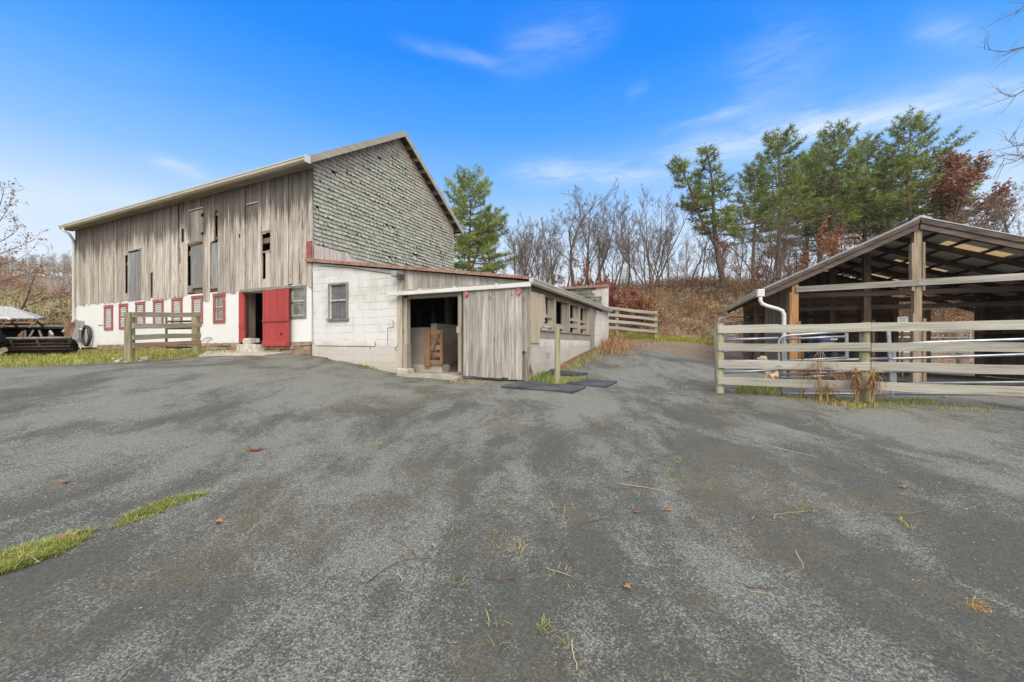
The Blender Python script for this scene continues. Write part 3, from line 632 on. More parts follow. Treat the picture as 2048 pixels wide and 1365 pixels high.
barn = empty('barn', BARN.w(0, 0, 0), 'long grey board-sided barn with white lower storey and shingled gable end', 'barn', BARN.rz)
UL = BARN.u_at(152)                      # far end of the front wall
GD = 7.58; EAVE_V = -0.38
def roof_e(v, top=True): return 5.41 + (v - EAVE_V) * (8.12 - 5.41) / (3.79 - EAVE_V) if v <= 3.79 else 8.12 - (v - 3.79) * (8.12 - 5.38) / (7.95 - 3.79)
ZB0, ZB1 = E(1.80), E(5.30)
def frect(x0, x1, y0, y1, v=0.0):
    a, b = BARN.u_at(x0, v), BARN.u_at(x1, v); m = (a + b) / 2
    return (a, b, BARN.z_at(y1, m, v), BARN.z_at(y0, m, v))
# ---- upper board siding, with its gaps, hatches and missing boards
rsl = random.Random(77)
slots = [frect(251.4, 256.9, 511, 588), frect(258.7, 283.6, 502, 604), frect(302.7, 307, 546, 594), frect(229.3, 231.3, 515, 600), frect(357.5, 359.6, 404, 504), frect(364, 368.6, 458, 486),
         frect(360.3, 362.8, 498, 529), frect(381.8, 408, 420, 483), frect(376, 407.3, 487.7, 590), frect(421.4, 437.5, 483, 590), frect(430.8, 437.5, 421.7, 478),
         frect(490.6, 492.6, 413, 451), frect(478.5, 482.4, 470, 477.4), frect(525.4, 542.2, 467, 502.4), frect(526.3, 533.2, 502, 560), frect(553, 554.4, 416, 443), frect(605.5, 607.5, 422, 462), frect(600, 602.5, 527, 575)]
for _ in range(16):
    a_ = rsl.uniform(UL + 0.4, -0.4); z_ = rsl.uniform(ZB0 + 0.0, ZB1 - 2.0); h_ = rsl.uniform(0.35, 1.3); w_ = rsl.uniform(0.022, 0.04)
    if not any(s[0] - 0.25 < a_ < s[1] + 0.25 for s in slots): slots.append((a_, a_ + w_, z_ if rsl.random() < 0.6 else ZB0 - 0.1, z_ + h_))
lock = sorted({s[i] for s in slots for i in (0, 1)} | {UL, 0.0})
edges = []
for a, b in zip(lock, lock[1:]):
    n = max(1, round((b - a) / random.uniform(0.14, 0.20))) if b - a > 0.26 else 1
    cuts = [a + (b - a) * (k + (random.uniform(-0.28, 0.28) if 0 < k < n else 0)) / n for k in range(n + 1)]
    edges += list(zip(cuts, cuts[1:]))
sd_ = MB()
for a, b in edges:
    m = (a + b) / 2
    if b - a < 0.012: continue
    bot = ZB0 + random.uniform(-0.07, 0.035) - (0.05 if random.random() < 0.06 else 0); pxm = CX + F * (BARN.w(m, 0).x / BARN.w(m, 0).y)
    if pxm > 437: bot -= 0.02
    if 409 < pxm < 421.4: bot -= 0.20
    if 545 < pxm < 606 and random.random() < 0.35: bot += random.uniform(0.03, 0.16)
    spans = [(bot, ZB1)]
    for h in slots:
        if h[0] - 0.004 < m < h[1] + 0.004:
            ns = []
            for lo, hi in spans:
                if h[3] <= lo or h[2] >= hi: ns.append((lo, hi)); continue
                if h[2] - lo > 0.13: ns.append((lo, h[2] + random.uniform(-0.03, 0.03)))
                if hi - h[3] > 0.02: ns.append((h[3] + random.uniform(-0.02, 0.02), hi))
            spans = ns
    for lo, hi in spans:
        g = random.uniform(0.003, 0.010); off = random.uniform(-0.010, 0.010); lean = random.uniform(-0.012, 0.012); sk = random.uniform(-0.004, 0.004)
        tk = random.random()
        cs = [(a + g + sk, -0.028 + off - abs(lean) * random.random(), lo), (b - g + sk, -0.028 + off, lo + random.uniform(-0.03, 0.03)), (a + g + sk, 0.0, lo), (b - g + sk, 0.0, lo),
              (a + g, -0.028 + off, hi), (b - g, -0.028 + off + lean, hi), (a + g, 0.0, hi), (b - g, 0.0, hi)]
        sd_.hexa(cs, 2, tk)
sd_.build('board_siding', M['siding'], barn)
# splintered corner board and end stubs
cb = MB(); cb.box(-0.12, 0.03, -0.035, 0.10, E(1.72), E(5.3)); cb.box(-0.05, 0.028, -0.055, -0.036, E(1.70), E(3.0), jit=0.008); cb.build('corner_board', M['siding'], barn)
# timbers seen through the gaps
tf = MB()
for zc in (1.95, 3.35, 4.6): tf.box(UL + 0.2, -0.15, 0.04, 0.16, E(zc) - 0.08, E(zc) + 0.08, 'x')
for k in range(6): uu = UL + 0.3 + k * (-UL - 0.6) / 5; tf.box(uu - 0.1, uu + 0.1, 0.17, 0.35, E(0.2), E(5.2))
lg = frect(380, 408, 481, 489.5); tf.tube([(lg[0], 0.02, lg[2] + 0.05), (lg[1], 0.02, lg[3] - 0.07)], 0.085, 8)
lg = frect(429, 439, 474, 481); tf.tube([(lg[0], 0.02, lg[2] + 0.04), (lg[1], 0.02, lg[3] - 0.02)], 0.06, 8)
tf.build('timber_frame', M['brown_wood'], barn)
def panel(name, r, mat, v0, v1, n=1, label=None, pad=0.0):
    mb = MB(); w = (r[1] - r[0]) / n
    for k in range(n): mb.box(r[0] + k * w + 0.004, r[0] + (k + 1) * w - 0.004, v0, v1, r[2] + pad, r[3] - pad)
    o = mb.build(name, mat, barn)
    if label: o['label'] = label
    return o
def lintel(r, parent):
    mb = MB(); mb.box(r[0] - 0.02, r[1] + 0.06, -0.06, -0.03, r[3], r[3] + 0.045, 'x'); return mb.build('lintel', M['grey_wood'], parent)
d1 = panel('hay_door', frect(258.7, 283.6, 505, 601.5), M['plywood'], -0.036, -0.006, 4, 'pale grey board hay door low in the siding'); lintel(frect(258.7, 283.6, 502, 601), d1)
d2 = panel('hay_door', frect(382.5, 407.5, 422, 482), M['grey_wood'], -0.030, -0.004, 3, 'small square hay hatch above the log lintel'); lintel(frect(381, 407, 421, 482), d2)
hb = MB(); r = frect(405, 408.5, 428, 434); hb.box(r[0], r[1] + 0.05, -0.05, -0.031, r[2], r[3], 'x'); hb.build('hinge', M['dark_steel'], d2); hb = MB(); r = frect(405, 408.5, 466, 470); hb.box(r[0], r[1] + 0.05, -0.05, -0.031, r[2], r[3], 'x'); hb.build('hinge', M['dark_steel'], d2)
panel('plywood_panel', frect(381, 407.0, 490, 573), M['plywood'], 0.005, 0.03, 1, 'grey plywood sheet closing a tall opening')
panel('plywood_panel', frect(421.5, 437.3, 486, 577), M['plywood'], 0.006, 0.031, 1)
sl = MB(); r = frect(376, 409, 571, 577); sl.box(r[0], r[1], -0.03, 0.02, r[2], r[3], 'x'); r = frect(421.4, 437.5, 573, 578); sl.box(r[0], r[1], -0.03, 0.02, r[2], r[3], 'x')
r = frect(379, 386, 578, 586); sl.box(r[0], r[1], -0.05, 0.02, r[2], r[3], 'x'); sl.build('sill_board', M['grey_wood'], barn)
r = frect(525.0, 542.5, 465, 503.5); hw = MB(); hw.box(r[0] - 0.04, r[1] + 0.03, -0.05, -0.022, r[3], r[3] + 0.05, 'x'); hw.build('lintel', M['grey_wood'], barn); hw = MB(); hw.box(r[0] - 0.02, r[1] + 0.05, -0.05, -0.022, r[2] - 0.04, r[2], 'x'); hw.build('sill_board', M['grey_wood'], barn)
r = frect(532, 541.5, 472, 500); panel('rusty_sheet', r, M['rust'], 0.12, 0.14)
lt = MB(); r = frect(496, 519, 406.5, 409); lt.box(r[0], r[1], -0.058, -0.036, r[2], r[3], 'x'); lt.build('lintel', M['grey_wood'], barn)

# ---- white lower wall
WIN = [(210, 227.3, 611, 661), (240, 257, 608, 659), (273, 291.3, 604, 656.5), (308.3, 328.3, 600, 655), (345.3, 366, 596, 653), (385.5, 407, 592, 648.7), (428.3, 452, 587, 647)]
wins = [frect(*w) for w in WIN]; gwin = frect(581.5, 613.8, 572.5, 637.5); dr = frect(488, 578, 581.5, 687); dr = (BARN.u_at(496.0, 0.28),) + dr[1:]
zbt = lambda u: E(-0.10) if u < frect(196, 197, 1, 2)[0] else E(-0.02) + (u + 15) / 15 * 0.12
ww = MB()
inset = lambda h, d: (h[0] + d, h[1] - d, h[2] + d, h[3] - d)
uo = BARN.u_at(196.5)
holed_wall(ww, uo, -0.02, zbt, E(1.83), [inset(w, 0.05) for w in wins] + [inset(gwin, 0.05), dr], -0.012, 0.30)
holed_wall(ww, UL, uo, lambda u: E(-0.12), E(1.83), [], -0.012, 0.30)
ww.build('lower_wall', M['white_wall'], barn)
def window(r, mat, n_pane, panemat, slats=0, fw=0.10, midmat=None, label=None, paleinner=None):
    mb = MB(); d = 0.032
    mb.box(r[0], r[0] + fw, -0.012 - d, 0.05, r[2], r[3]); mb.box(r[1] - fw, r[1], -0.012 - d, 0.05, r[2], r[3])
    mb.box(r[0] + fw, r[1] - fw, -0.012 - d, 0.05, r[2], r[2] + fw * 1.05, 'x'); mb.box(r[0] - 0.01, r[1] + 0.01, -0.018 - d, 0.05, r[3] - fw, r[3], 'x')
    if n_pane == 2:
        zc = (r[2] + r[3]) / 2; mb.box(r[0] + fw, r[1] - fw, -0.012 - d * 0.5, 0.05, zc - 0.025, zc + 0.025, 'x')
    o = mb.build('window', mat, barn)
    if label: o['label'] = label
    spans = [(r[2] + fw, r[3] - fw)] if n_pane == 1 else [(r[2] + fw, (r[2] + r[3]) / 2 - 0.025), ((r[2] + r[3]) / 2 + 0.025, r[3] - fw)]
    for lo, hi in spans:
        if slats:
            p = MB(); n = max(3, int((hi - lo) / 0.075))
            for k in range(n):
                z = lo + (k + 0.5) * (hi - lo) / n; h = (hi - lo) / n
                p.hexa([(r[0] + fw, -0.030, z - h / 2), (r[1] - fw, -0.030, z - h / 2), (r[0] + fw, 0.02, z - h / 2), (r[1] - fw, 0.02, z - h / 2),
                        (r[0] + fw, -0.004, z + h / 2 - 0.006), (r[1] - fw, -0.004, z + h / 2 - 0.006), (r[0] + fw, 0.02, z + h / 2 - 0.006), (r[1] - fw, 0.02, z + h / 2 - 0.006)], 0)
            p.build('louvre', M['shutter'], o)
        else:
            p = MB(); p.box(r[0] + fw, r[1] - fw, 0.012, 0.022, lo, hi); p.build('pane', panemat, o)
            if paleinner:
                q = MB(); w = 0.035
                for (a, b, c, e) in ((r[0] + fw, r[0] + fw + w, lo, hi), (r[1] - fw - w, r[1] - fw, lo, hi), (r[0] + fw + w, r[1] - fw - w, lo, lo + w), (r[0] + fw + w, r[1] - fw - w, hi - w, hi)): q.box(a, b, -0.008, 0.011, c, e)
                q.build('sash', paleinner, o)
    return o
for k, w in enumerate(wins[:6]): window(w, M['red_trim'], 2 if k == 1 else 1, None, slats=1, fw=0.105 if k else 0.12)
window(wins[6], M['red_trim'], 2, M['dusty_glass'], fw=0.11, label='two-pane glazed window in a red frame beside the doorway', paleinner=M['pale_frame'])
window(gwin, M['grey_frame'], 2, M['dusty_glass'], fw=0.075, label='unpainted grey two-pane window beside the red door', paleinner=M['pale_frame'])
# ---- doorway
ud0, ud1, zd0, zd1 = dr
jb = MB(); jb.box(ud0 + 0.002, ud0 + 0.02, -0.02, 0.31, zd0 + 0.02, zd1 - 0.002); jb.box(ud0, ud1 + 0.05, -0.03, 0.12, zd1 + 0.005, zd1 + 0.075, 'x'); jb.build('door_jamb', M['cream'], barn)
ld = MB(); a = frect(482, 492.8, 586, 685.5)
ld.box(a[0], a[1], -0.075, -0.02, a[2], a[3]); ld.box(a[0] + 0.02, a[1] + 0.04, -0.095, -0.076, (a[2] + a[3]) / 2 - 0.35, (a[2] + a[3]) / 2 - 0.25, 'x'); o = ld.build('door', M['red_door'], barn); o['label'] = 'narrow edge-on red door leaf folded back against the wall'
rd = frect(526.5, 578.5, 577.5, 692.5, -0.14); n = 7
dm = MB(); wd = (rd[1] - rd[0]) / n
for k in range(n): dm.box(rd[0] + k * wd + 0.003, rd[0] + (k + 1) * wd - 0.003, -0.165 + random.uniform(-0.004, 0.004), -0.13, rd[2] + random.uniform(-0.02, 0.02), rd[3] - 0.03 * k / n)
rdo = dm.build('door', M['red_door'], barn); rdo['label'] = 'red plank sliding door hung beside the dark doorway'
bt = MB(); r = frect(525.5, 576, 639, 643.5, -0.17); bt.box(r[0], r[1], -0.20, -0.168, r[2], r[3], 'x', 0.3); bt.build('batten', M['red_door'], rdo)
bt = MB(); r = frect(525, 574, 682, 692, -0.17); bt.box(r[0], r[1], -0.195, -0.168, r[2], r[3], 'x', 0.9); bt.build('batten', M['red_door'], rdo)
hn = MB(); r = frect(562, 564, 667, 670, -0.17); hn.box(r[0], r[1], -0.20, -0.166, r[2], r[3]); hn.build('latch', M['dark_steel'], rdo)
rl = MB(); r = frect(483.5, 579, 578.5, 583.5, -0.1); rl.beam((r[0], -0.11, BARN.z_at(583.5, r[0], -0.1)), (r[1] + 0.05, -0.11, BARN.z_at(574.5, r[1], -0.1)), 0.13, 0.085); rl.build('door_rail', M['grey_wood'], barn)
st = MB(); r = frect(494, 534, 690, 706); st.box(r[0], r[1], -0.34, 0.25, r[2] - 0.15, r[3], 'x', 0.9, jit=0.02); r = frect(491, 510, 677.5, 691); st.box(r[0], r[1] - 0.1, -0.10, 0.22, r[2], r[3], 'x', 0.8, jit=0.02)
st.build('door_step', M['pale_stone'], barn, bevel=0.02)
mg = MB(); mg.box(ud0 + 0.35, ud1, 1.6, 2.1, E(0.35), E(0.62), 'x'); mg.box(ud0 + 0.6, ud1, 1.7, 2.0, E(-0.2), E(0.35)); mg.build('manger', M['pale_wood'], barn)
# ---- stone footing
fs = MB(); mo = MB(); mo.box(uo, -0.0, 0.02, 0.32, E(-0.9), E(0.0)); mo.build('footing_mortar', M['mortar'], barn)
z_low = E(-0.75)
u = uo
for row in range(6):
    u = uo + random.uniform(0, 0.2)
    while u < -0.05:
        w = random.uniform(0.18, 0.55); h = random.uniform(0.10, 0.15); zt_ = zbt(u) - 0.005 - row * 0.125 + random.uniform(-0.015, 0.015); u2 = min(u + w, -0.02)
        if not (ud0 - 0.02 < (u + u2) / 2 < ud1 - 0.6 and row < 1): fs.box(u + 0.008, u2 - 0.008, -0.05 - random.uniform(0, 0.05), 0.05, zt_ - h, zt_ if row else zbt(u) - 0.004, 'x', None, jit=0.014)
        u = u2
fs.build('stone_footing', M['stone'], barn, bevel=0.012)
# ---- other walls, floor and loft so that the inside is a real dark room
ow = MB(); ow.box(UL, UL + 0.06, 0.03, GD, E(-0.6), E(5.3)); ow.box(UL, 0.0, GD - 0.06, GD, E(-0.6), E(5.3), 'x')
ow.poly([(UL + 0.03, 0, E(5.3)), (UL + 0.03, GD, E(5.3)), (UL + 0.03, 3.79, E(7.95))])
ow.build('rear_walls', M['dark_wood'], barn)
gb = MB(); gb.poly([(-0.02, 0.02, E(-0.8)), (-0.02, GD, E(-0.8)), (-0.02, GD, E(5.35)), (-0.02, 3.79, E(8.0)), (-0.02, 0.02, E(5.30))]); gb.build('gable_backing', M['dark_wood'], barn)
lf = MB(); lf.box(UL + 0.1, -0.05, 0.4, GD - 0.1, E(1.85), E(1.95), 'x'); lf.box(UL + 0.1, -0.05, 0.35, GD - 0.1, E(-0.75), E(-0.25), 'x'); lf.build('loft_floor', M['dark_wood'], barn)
# ---- gable shingles
sg = MB(); zlo = E(1.25); expo = 0.146; v_end = GD - 0.02
z = zlo; expo = 0.128
row = 0
while z < E(8.0):
    za = z - 0.02; zb = z + expo + 0.05
    v = -random.uniform(0, 0.2)
    e_mid = z - EYE
    while v < v_end:
        w = random.uniform(0.13, 0.22); v2 = v + w; a, b = max(v, 0.0) + 0.003, min(v2, v_end) - 0.003; v = v2
        if b - a < 0.03: continue
        top = min(EYE + roof_e(a) - 0.12, EYE + roof_e(b) - 0.12)
        if za > top - 0.05: continue
        near_rake = top - z < 0.62
        beige = near_rake or (5.30 < e_mid < 5.45 and random.random() < 0.8) or random.random() < 0.004
        zt2 = min(zb, top); lift = random.uniform(0.040, 0.052); wv = 0.5 + 0.5 * math.sin(v * 3.1 + row * 1.7 + 2.0 * math.sin(v * 1.3 + row * 0.9)); 
        curl = 0.0 if near_rake and random.random() < 0.7 else (random.uniform(0.0, 0.018) + 0.045 * wv ** 3 * random.uniform(0.4, 1.2))
        if random.random() < 0.006 and not near_rake: continue
        jz = random.uniform(-0.012, 0.010); m = (a + b) / 2; cl, cr = curl * random.uniform(0.2, 1.2), curl * random.uniform(0.2, 1.2); cm = min(cl, cr) * random.uniform(0.1, 0.7)
        cut = random.uniform(0.004, 0.022)
        zm = za + (zt2 - za) * 0.42
        P0 = [(0.006, a, zt2), (0.006, m, zt2), (0.006, b, zt2)]; P1 = [(lift * 0.62 + 0.004, a, zm), (lift * 0.62, m, zm), (lift * 0.62 + 0.004, b, zm)]
        P2 = [(lift + cl, a, za + jz + cl * 0.35 + cut * 0.5), (lift + cm, m, za + jz), (lift + cr, b, za + jz + cr * 0.35 + cut * 0.5)]
        Pw = [(0.0, a, za + jz + 0.03), (0.0, m, za + jz + 0.03), (0.0, b, za + jz + 0.03)]
        tone = (2.0 + random.random()) if beige else random.random() ** 1.0
        uv = [[(0, 0)] * 4] * 4
        sg.add(P0 + P1 + P2, [(0, 3, 4, 1), (1, 4, 5, 2), (3, 6, 7, 4), (4, 7, 8, 5)], uv, tone, 0)
        sg.add(P2 + Pw, [(0, 3, 4, 1), (1, 4, 5, 2)], [[(0, 0)] * 4] * 2, 0.5, 1)
        sg.add([P2[0], Pw[0], P0[0], P1[0], P2[2], Pw[2], P0[2], P1[2]], [(0, 1, 2, 3), (4, 7, 6, 5)], [[(0, 0)] * 4] * 2, 0.5, 1)
    z += expo; row += 1
sg.build('gable_shingles', [M['shingle'], M['shingle_edge']], barn, recalc=False)
# ---- roof
OV = 0.30; ULo = BARN.u_at(124, EAVE_V)
rf = MB()
def rp(v, dz): return (v, EYE + roof_e(v) + dz)
rf.prism([rp(EAVE_V, 0), rp(3.79, 0), (3.79, E(8.12) - 0.10), (EAVE_V, E(5.41) - 0.10)], ULo, OV, 'x'); rf.prism([rp(3.79, 0.003), rp(7.95, 0), (7.95, E(5.38) - 0.10), (3.79, E(8.12) - 0.103)], ULo, OV, 'x')
rfo = rf.build('roof', M['roof_dark'], barn)
rk = MB()
for (va, vb) in ((EAVE_V + 0.02, 3.79), (3.79, 7.95)):
    rk.hexa([(OV + 0.002, va, EYE + roof_e(va) - 0.22), (OV + 0.03, va, EYE + roof_e(va) - 0.22), (OV + 0.002, vb, EYE + roof_e(vb) - 0.22), (OV + 0.03, vb, EYE + roof_e(vb) - 0.22),
             (OV + 0.002, va, EYE + roof_e(va) + 0.004), (OV + 0.03, va, EYE + roof_e(va) + 0.004), (OV + 0.002, vb, EYE + roof_e(vb) + 0.004), (OV + 0.03, vb, EYE + roof_e(vb) + 0.004)], 1)
rk.build('rake_board', M['fascia'], rfo)
sf = MB()
for k in range(9): v = 4.2 + k * 0.44; z = EYE + roof_e(v); sf.box(0.0, OV, v - 0.03, v + 0.03, z - 0.24, z - 0.10, 'x')
sf.build('rafter_end', M['brown_wood'], rfo)['kind'] = 'stuff'
gt = MB(); gz = E(5.40)
gt.prism([(EAVE_V - 0.13, gz - 0.02), (EAVE_V - 0.13, gz - 0.05), (EAVE_V - 0.11, gz - 0.06), (EAVE_V - 0.10, gz - 0.12), (EAVE_V - 0.05, gz - 0.15), (EAVE_V - 0.005, gz - 0.15), (EAVE_V - 0.005, gz - 0.02)], ULo, OV, 'x')
gt.prism([(EAVE_V - 0.004, gz - 0.155), (EAVE_V + 0.02, gz - 0.155), (EAVE_V + 0.02, gz - 0.09), (EAVE_V - 0.004, gz - 0.09)], ULo + 0.02, OV, 'x')
gto = gt.build('gutter', M['gutter'], rfo)
so2 = MB(); so2.box(ULo + 0.02, OV - 0.01, EAVE_V + 0.022, -0.045, gz - 0.165, gz - 0.148, 'x'); so2.build('soffit', M['grey_wood'], rfo)
ec = MB(); ec.box(OV + 0.031, OV + 0.045, EAVE_V - 0.14, EAVE_V + 0.05, gz - 0.21, gz - 0.0); ec.build('gutter_end', M['white_metal'], gto)
dp = MB(); u = ULo + 0.35
dp.tube([(u, EAVE_V - 0.06, gz - 0.14), (u, EAVE_V - 0.06, gz - 0.25), (u + 0.18, -0.30, gz - 0.42), (UL - 0.02, -0.08, gz - 0.60), (UL - 0.02, -0.07, gz - 0.8), (UL - 0.02, -0.07, E(0.35)), (UL - 0.02, -0.07, E(-0.1))], 0.055, 8)
dp.build('downspout', M['white_metal'], barn, smooth=True)

# ================================================================ lean-to
UE = BARN.u_at(1057); LT_D = 8.45
lean = empty('lean_to', BARN.w(UE / 2, 0, 0), 'whitewashed block lean-to with plank sliding door joined to the barn', 'lean-to', BARN.rz)
lean.location = BARN.w(0, 0, 0)
def zr(u): return E(2.49) - (2.49 - 1.46) * u / 6.98
FB = frect
lw = MB(); bw_ = frect(659.5, 698, 567, 640); up0 = BARN.u_at(797)
holed_wall(lw, 0.02, up0, E(-1.2), lambda u: zr(u) - 0.05, [inset(bw_, 0.03)], -0.02, 0.18)
lw.build('block_wall', M['white_block'], lean)
hb = MB(); 
def lean_window(r):
    mb = MB(); fw = 0.055; d = 0.045
    mb.box(r[0], r[0] + fw, -0.02 - d, 0.04, r[2], r[3]); mb.box(r[1] - fw, r[1], -0.02 - d, 0.04, r[2], r[3]); mb.box(r[0] + fw, r[1] - fw, -0.02 - d, 0.04, r[3] - fw, r[3], 'x'); mb.box(r[0] - 0.03, r[1] + 0.03, -0.04 - d, 0.04, r[2] - 0.03, r[2] + fw * 0.6, 'x')
    zc = (r[2] + r[3]) / 2 + 0.03; mb.box(r[0] + fw, r[1] - fw, -0.045, 0.03, zc - 0.022, zc + 0.022, 'x'); um = (r[0] + r[1]) / 2
    o = mb.build('window', M['grey_frame'], lean)
    q = MB(); q.box(r[0] + fw, r[0] + fw + 0.05, -0.05, 0.02, r[2] + 0.035, r[3] - fw); q.box(r[0] + fw + 0.05, r[1] - fw, -0.05, 0.02, zc - 0.02, zc + 0.02 - 0.0, 'x'); q.build('sash', M['pale_frame'], o)
    for lo, hi in ((r[2] + 0.035, zc - 0.022), (zc + 0.022, r[3] - fw)):
        p = MB(); p.box(r[0] + fw, um - 0.008, 0.0, 0.01, lo, hi); p.box(um + 0.008, r[1] - fw, 0.002, 0.012, lo, hi); p.build('pane', M['dark_glass'], o)
        mm = MB(); mm.box(um - 0.008, um + 0.008, -0.012, 0.012, lo, hi); mm.build('glazing_bar', M['grey_frame'], o)
lean_window(bw_)
# cracks stepping through the blocks (open joints)
ck = MB(); pp = [(786, 642), (787, 655), (775.5, 657), (775.5, 690), (776, 692)]
for (x0, y0), (x1, y1) in zip(pp, pp[1:]):
    a = BARN.front(x0, y0, -0.02); b = BARN.front(x1, y1, -0.02); ck.beam((a[0], -0.0205, a[1]), (b[0], -0.0205, b[1]), 0.012, 0.012, (0, 1, 0))
for (x0, y0, x1, y1) in ((797, 690, 790, 697), (790, 697, 795, 704), (797, 706, 799, 735), (630, 692, 750, 693.5), (750, 684, 751, 693), (741, 695, 741, 699), (625, 545, 626.5, 690)):
    a = BARN.front(x0, y0, -0.02); b = BARN.front(x1, y1, -0.02); ck.beam((a[0], -0.0205, a[1]), (b[0], -0.0205, b[1]), 0.014, 0.012, (0, 1, 0))
ck.build('wall_crack', M['shingle_edge'], lean)
# gable boards over the door
gbm = MB(); u = up0 + 0.01; ue = BARN.u_at(1046)
while u < UE - 0.02:
    w = random.uniform(0.155, 0.175); u2 = min(u + w, UE - 0.02)
    gbm.hexa([(u + 0.003, -0.03, E(1.33)), (u2 - 0.003, -0.03, E(1.33)), (u + 0.003, 0.0, E(1.33)), (u2 - 0.003, 0.0, E(1.33)), (u + 0.003, -0.03, zr(u) - 0.03), (u2 - 0.003, -0.03, zr(u2) - 0.03), (u + 0.003, 0.0, zr(u) - 0.03), (u2 - 0.003, 0.0, zr(u2) - 0.03)], 2)
    u = u2
gbm.build('gable_boards', M['door_wood'], lean)
# door posts, lintel
px_ = MB(); a, b = BARN.u_at(796.5), BARN.u_at(806.5); px_.box(a, b, -0.055, 0.14, E(-0.62), E(1.30), jit=0.006); a2, b2 = BARN.u_at(808), BARN.u_at(815.5)
px_.box(a2, b2 - 0.03, 0.0, 0.14, E(-0.02), E(1.22), jit=0.004); px_.box(a2, b2, -0.03, 0.14, E(-0.62), E(0.02), jit=0.006); px_.box(up0 + 0.02, up0 + 0.20, -0.058, -0.031, E(1.32), zr(up0) - 0.06)
a, b = BARN.u_at(920.5), BARN.u_at(927); px_.box(a, b, -0.10, 0.10, E(-0.66), E(1.22), jit=0.004); px_.box(a - 0.03, b, -0.12, -0.08, E(0.28), E(0.44)); px_.box(b2, UE, 0.0, 0.14, E(1.20), E(1.33), 'x')
px_.box(UE - 0.16, UE - 0.0, -0.04, 0.12, E(-0.80), E(1.34), jit=0.006)
px_.build('door_post', M['pale_wood'], lean)
# sliding door
sdd = frect(926.5, 1043.5, 581, 754, -0.17); zd_r = E(1.25)
sl = MB(); n = 9; w = (sdd[1] - sdd[0]) / n; 
for k in range(n):
    a, b = sdd[0] + k * w, sdd[0] + (k + 1) * w; zl = E(-0.735) + random.uniform(-0.02, 0.015) - 0.004 * k; sl.box(a + 0.003, b - 0.003, -0.165 + random.uniform(-0.003, 0.003), -0.135, zl, E(1.26) + 0.004 * k)
sld = sl.build('sliding_door', M['door_wood'], lean)
br = MB()
for zc in (-0.35, 0.4, 1.05): br.box(sdd[0] + 0.05, sdd[1] - 0.05, -0.134, -0.10, E(zc) - 0.07, E(zc) + 0.07, 'x')
br.build('batten', M['brown_wood'], sld)
sm = MB()
for (x0, x1, y0, y1) in ((977, 984, 590, 604), (984, 990, 591, 599), (1004, 1009, 588, 595), (1020, 1027, 586, 594), (1044.5, 1049, 585, 598)):
    r = frect(x0, x1, y0, y1, -0.168); n = 7
    pts_ = [((r[0] + r[1]) / 2 + (r[1] - r[0]) / 2 * random.uniform(0.55, 1.1) * math.cos(2 * math.pi * k / n), (r[2] + r[3]) / 2 + (r[3] - r[2]) / 2 * random.uniform(0.6, 1.1) * math.sin(2 * math.pi * k / n)) for k in range(n)]
    sm = MB(); sm.poly([(p[0], -0.1695, p[1]) for p in pts_]); sm.build('red_paint_smear', M['red_smear'], sld)
for (x0, y0) in ((933.2, 588), (1037.5, 583)):
    u0, z0 = BARN.front(x0, y0, -0.18); hg = MB(); hg.prism([(u0 + 0.055 * math.cos(k * math.pi / 6), z0 + 0.08 * math.sin(k * math.pi / 6)) for k in range(12)], -0.215, -0.168, 'y'); hg.box(u0 - 0.02, u0 + 0.02, -0.2, -0.168, z0, E(1.36), jit=0); hg.build('door_hanger', M['red_trim'], sld)
# splintered jamb to the right of the door with rotted gap
sj = MB(); a, b = BARN.u_at(1044), UE + 0.02
for k in range(4):
    x0 = a + (b - a) * k / 4; x1 = a + (b - a) * (k + 1) / 4; sj.box(x0, x1 - 0.003, -0.11 + random.uniform(-0.01, 0.01), -0.05, E(-0.05 - 0.16 * (k == 3) + random.uniform(-0.2, 0.1)), E(1.33), jit=0.006)
sj.box(b - 0.055, b, -0.10, -0.05, E(-0.85), E(-0.05), jit=0.008); sj.build('splintered_jamb', M['grey_wood'], lean)
# track
tr = MB(); ua, ub = BARN.u_at(775, -0.2), BARN.u_at(1061, -0.2); za, zb = BARN.z_at(589.5, ua, -0.2), BARN.z_at(569.5, ub, -0.2)
tr.beam((ua, -0.19, za), (ub, -0.19, zb), 0.06, 0.095); trk = tr.build('door_track', M['white_metal'], lean, bevel=0.01)
hd = MB(); hd.hexa([(ua + 0.3, -0.19, za + 0.06), (ub + 0.02, -0.19, zb + 0.055), (ua + 0.3, -0.03, za + 0.06), (ub + 0.02, -0.03, zb + 0.055), (ua + 0.3, -0.17, za + 0.075), (ub + 0.02, -0.17, zb + 0.075), (ua + 0.3, -0.03, za + 0.13), (ub + 0.02, -0.03, zb + 0.10)], 0); hd.build('drip_board', M['grey_wood'], lean)
for xk in (800.5, 840, 909, 993): 
    u0 = BARN.u_at(xk, -0.2); zk = za + (zb - za) * (u0 - ua) / (ub - ua); k_ = MB(); k_.box(u0 - 0.02, u0 + 0.02, -0.23, -0.16, zk - 0.01, zk + 0.085); k_.build('track_bracket', M['white_metal'], trk)
# floodlight
u0, z0 = BARN.front(794, 549, -0.15); fl = MB(); fl.box(u0 - 0.10, u0 + 0.06, -0.28, -0.10, z0 - 0.07, z0 + 0.07); flo = fl.build('floodlight', M['grey_box'], lean, bevel=0.015)
fv = MB(); fv.box(u0 + 0.04, u0 + 0.13, -0.20, -0.03, z0 - 0.14, z0 + 0.0); fv.build('lamp_bracket', M['grey_steel'], flo)
cw = MB(); cw.tube([BARN_ for BARN_ in [(0.35, -0.03, zr(0.35) - 0.12), (1.5, -0.035, zr(1.5) - 0.10), (u0 - 0.1, -0.05, z0 + 0.02)]], 0.009, 5); cw.build('cable', M['grey_steel'], lean)
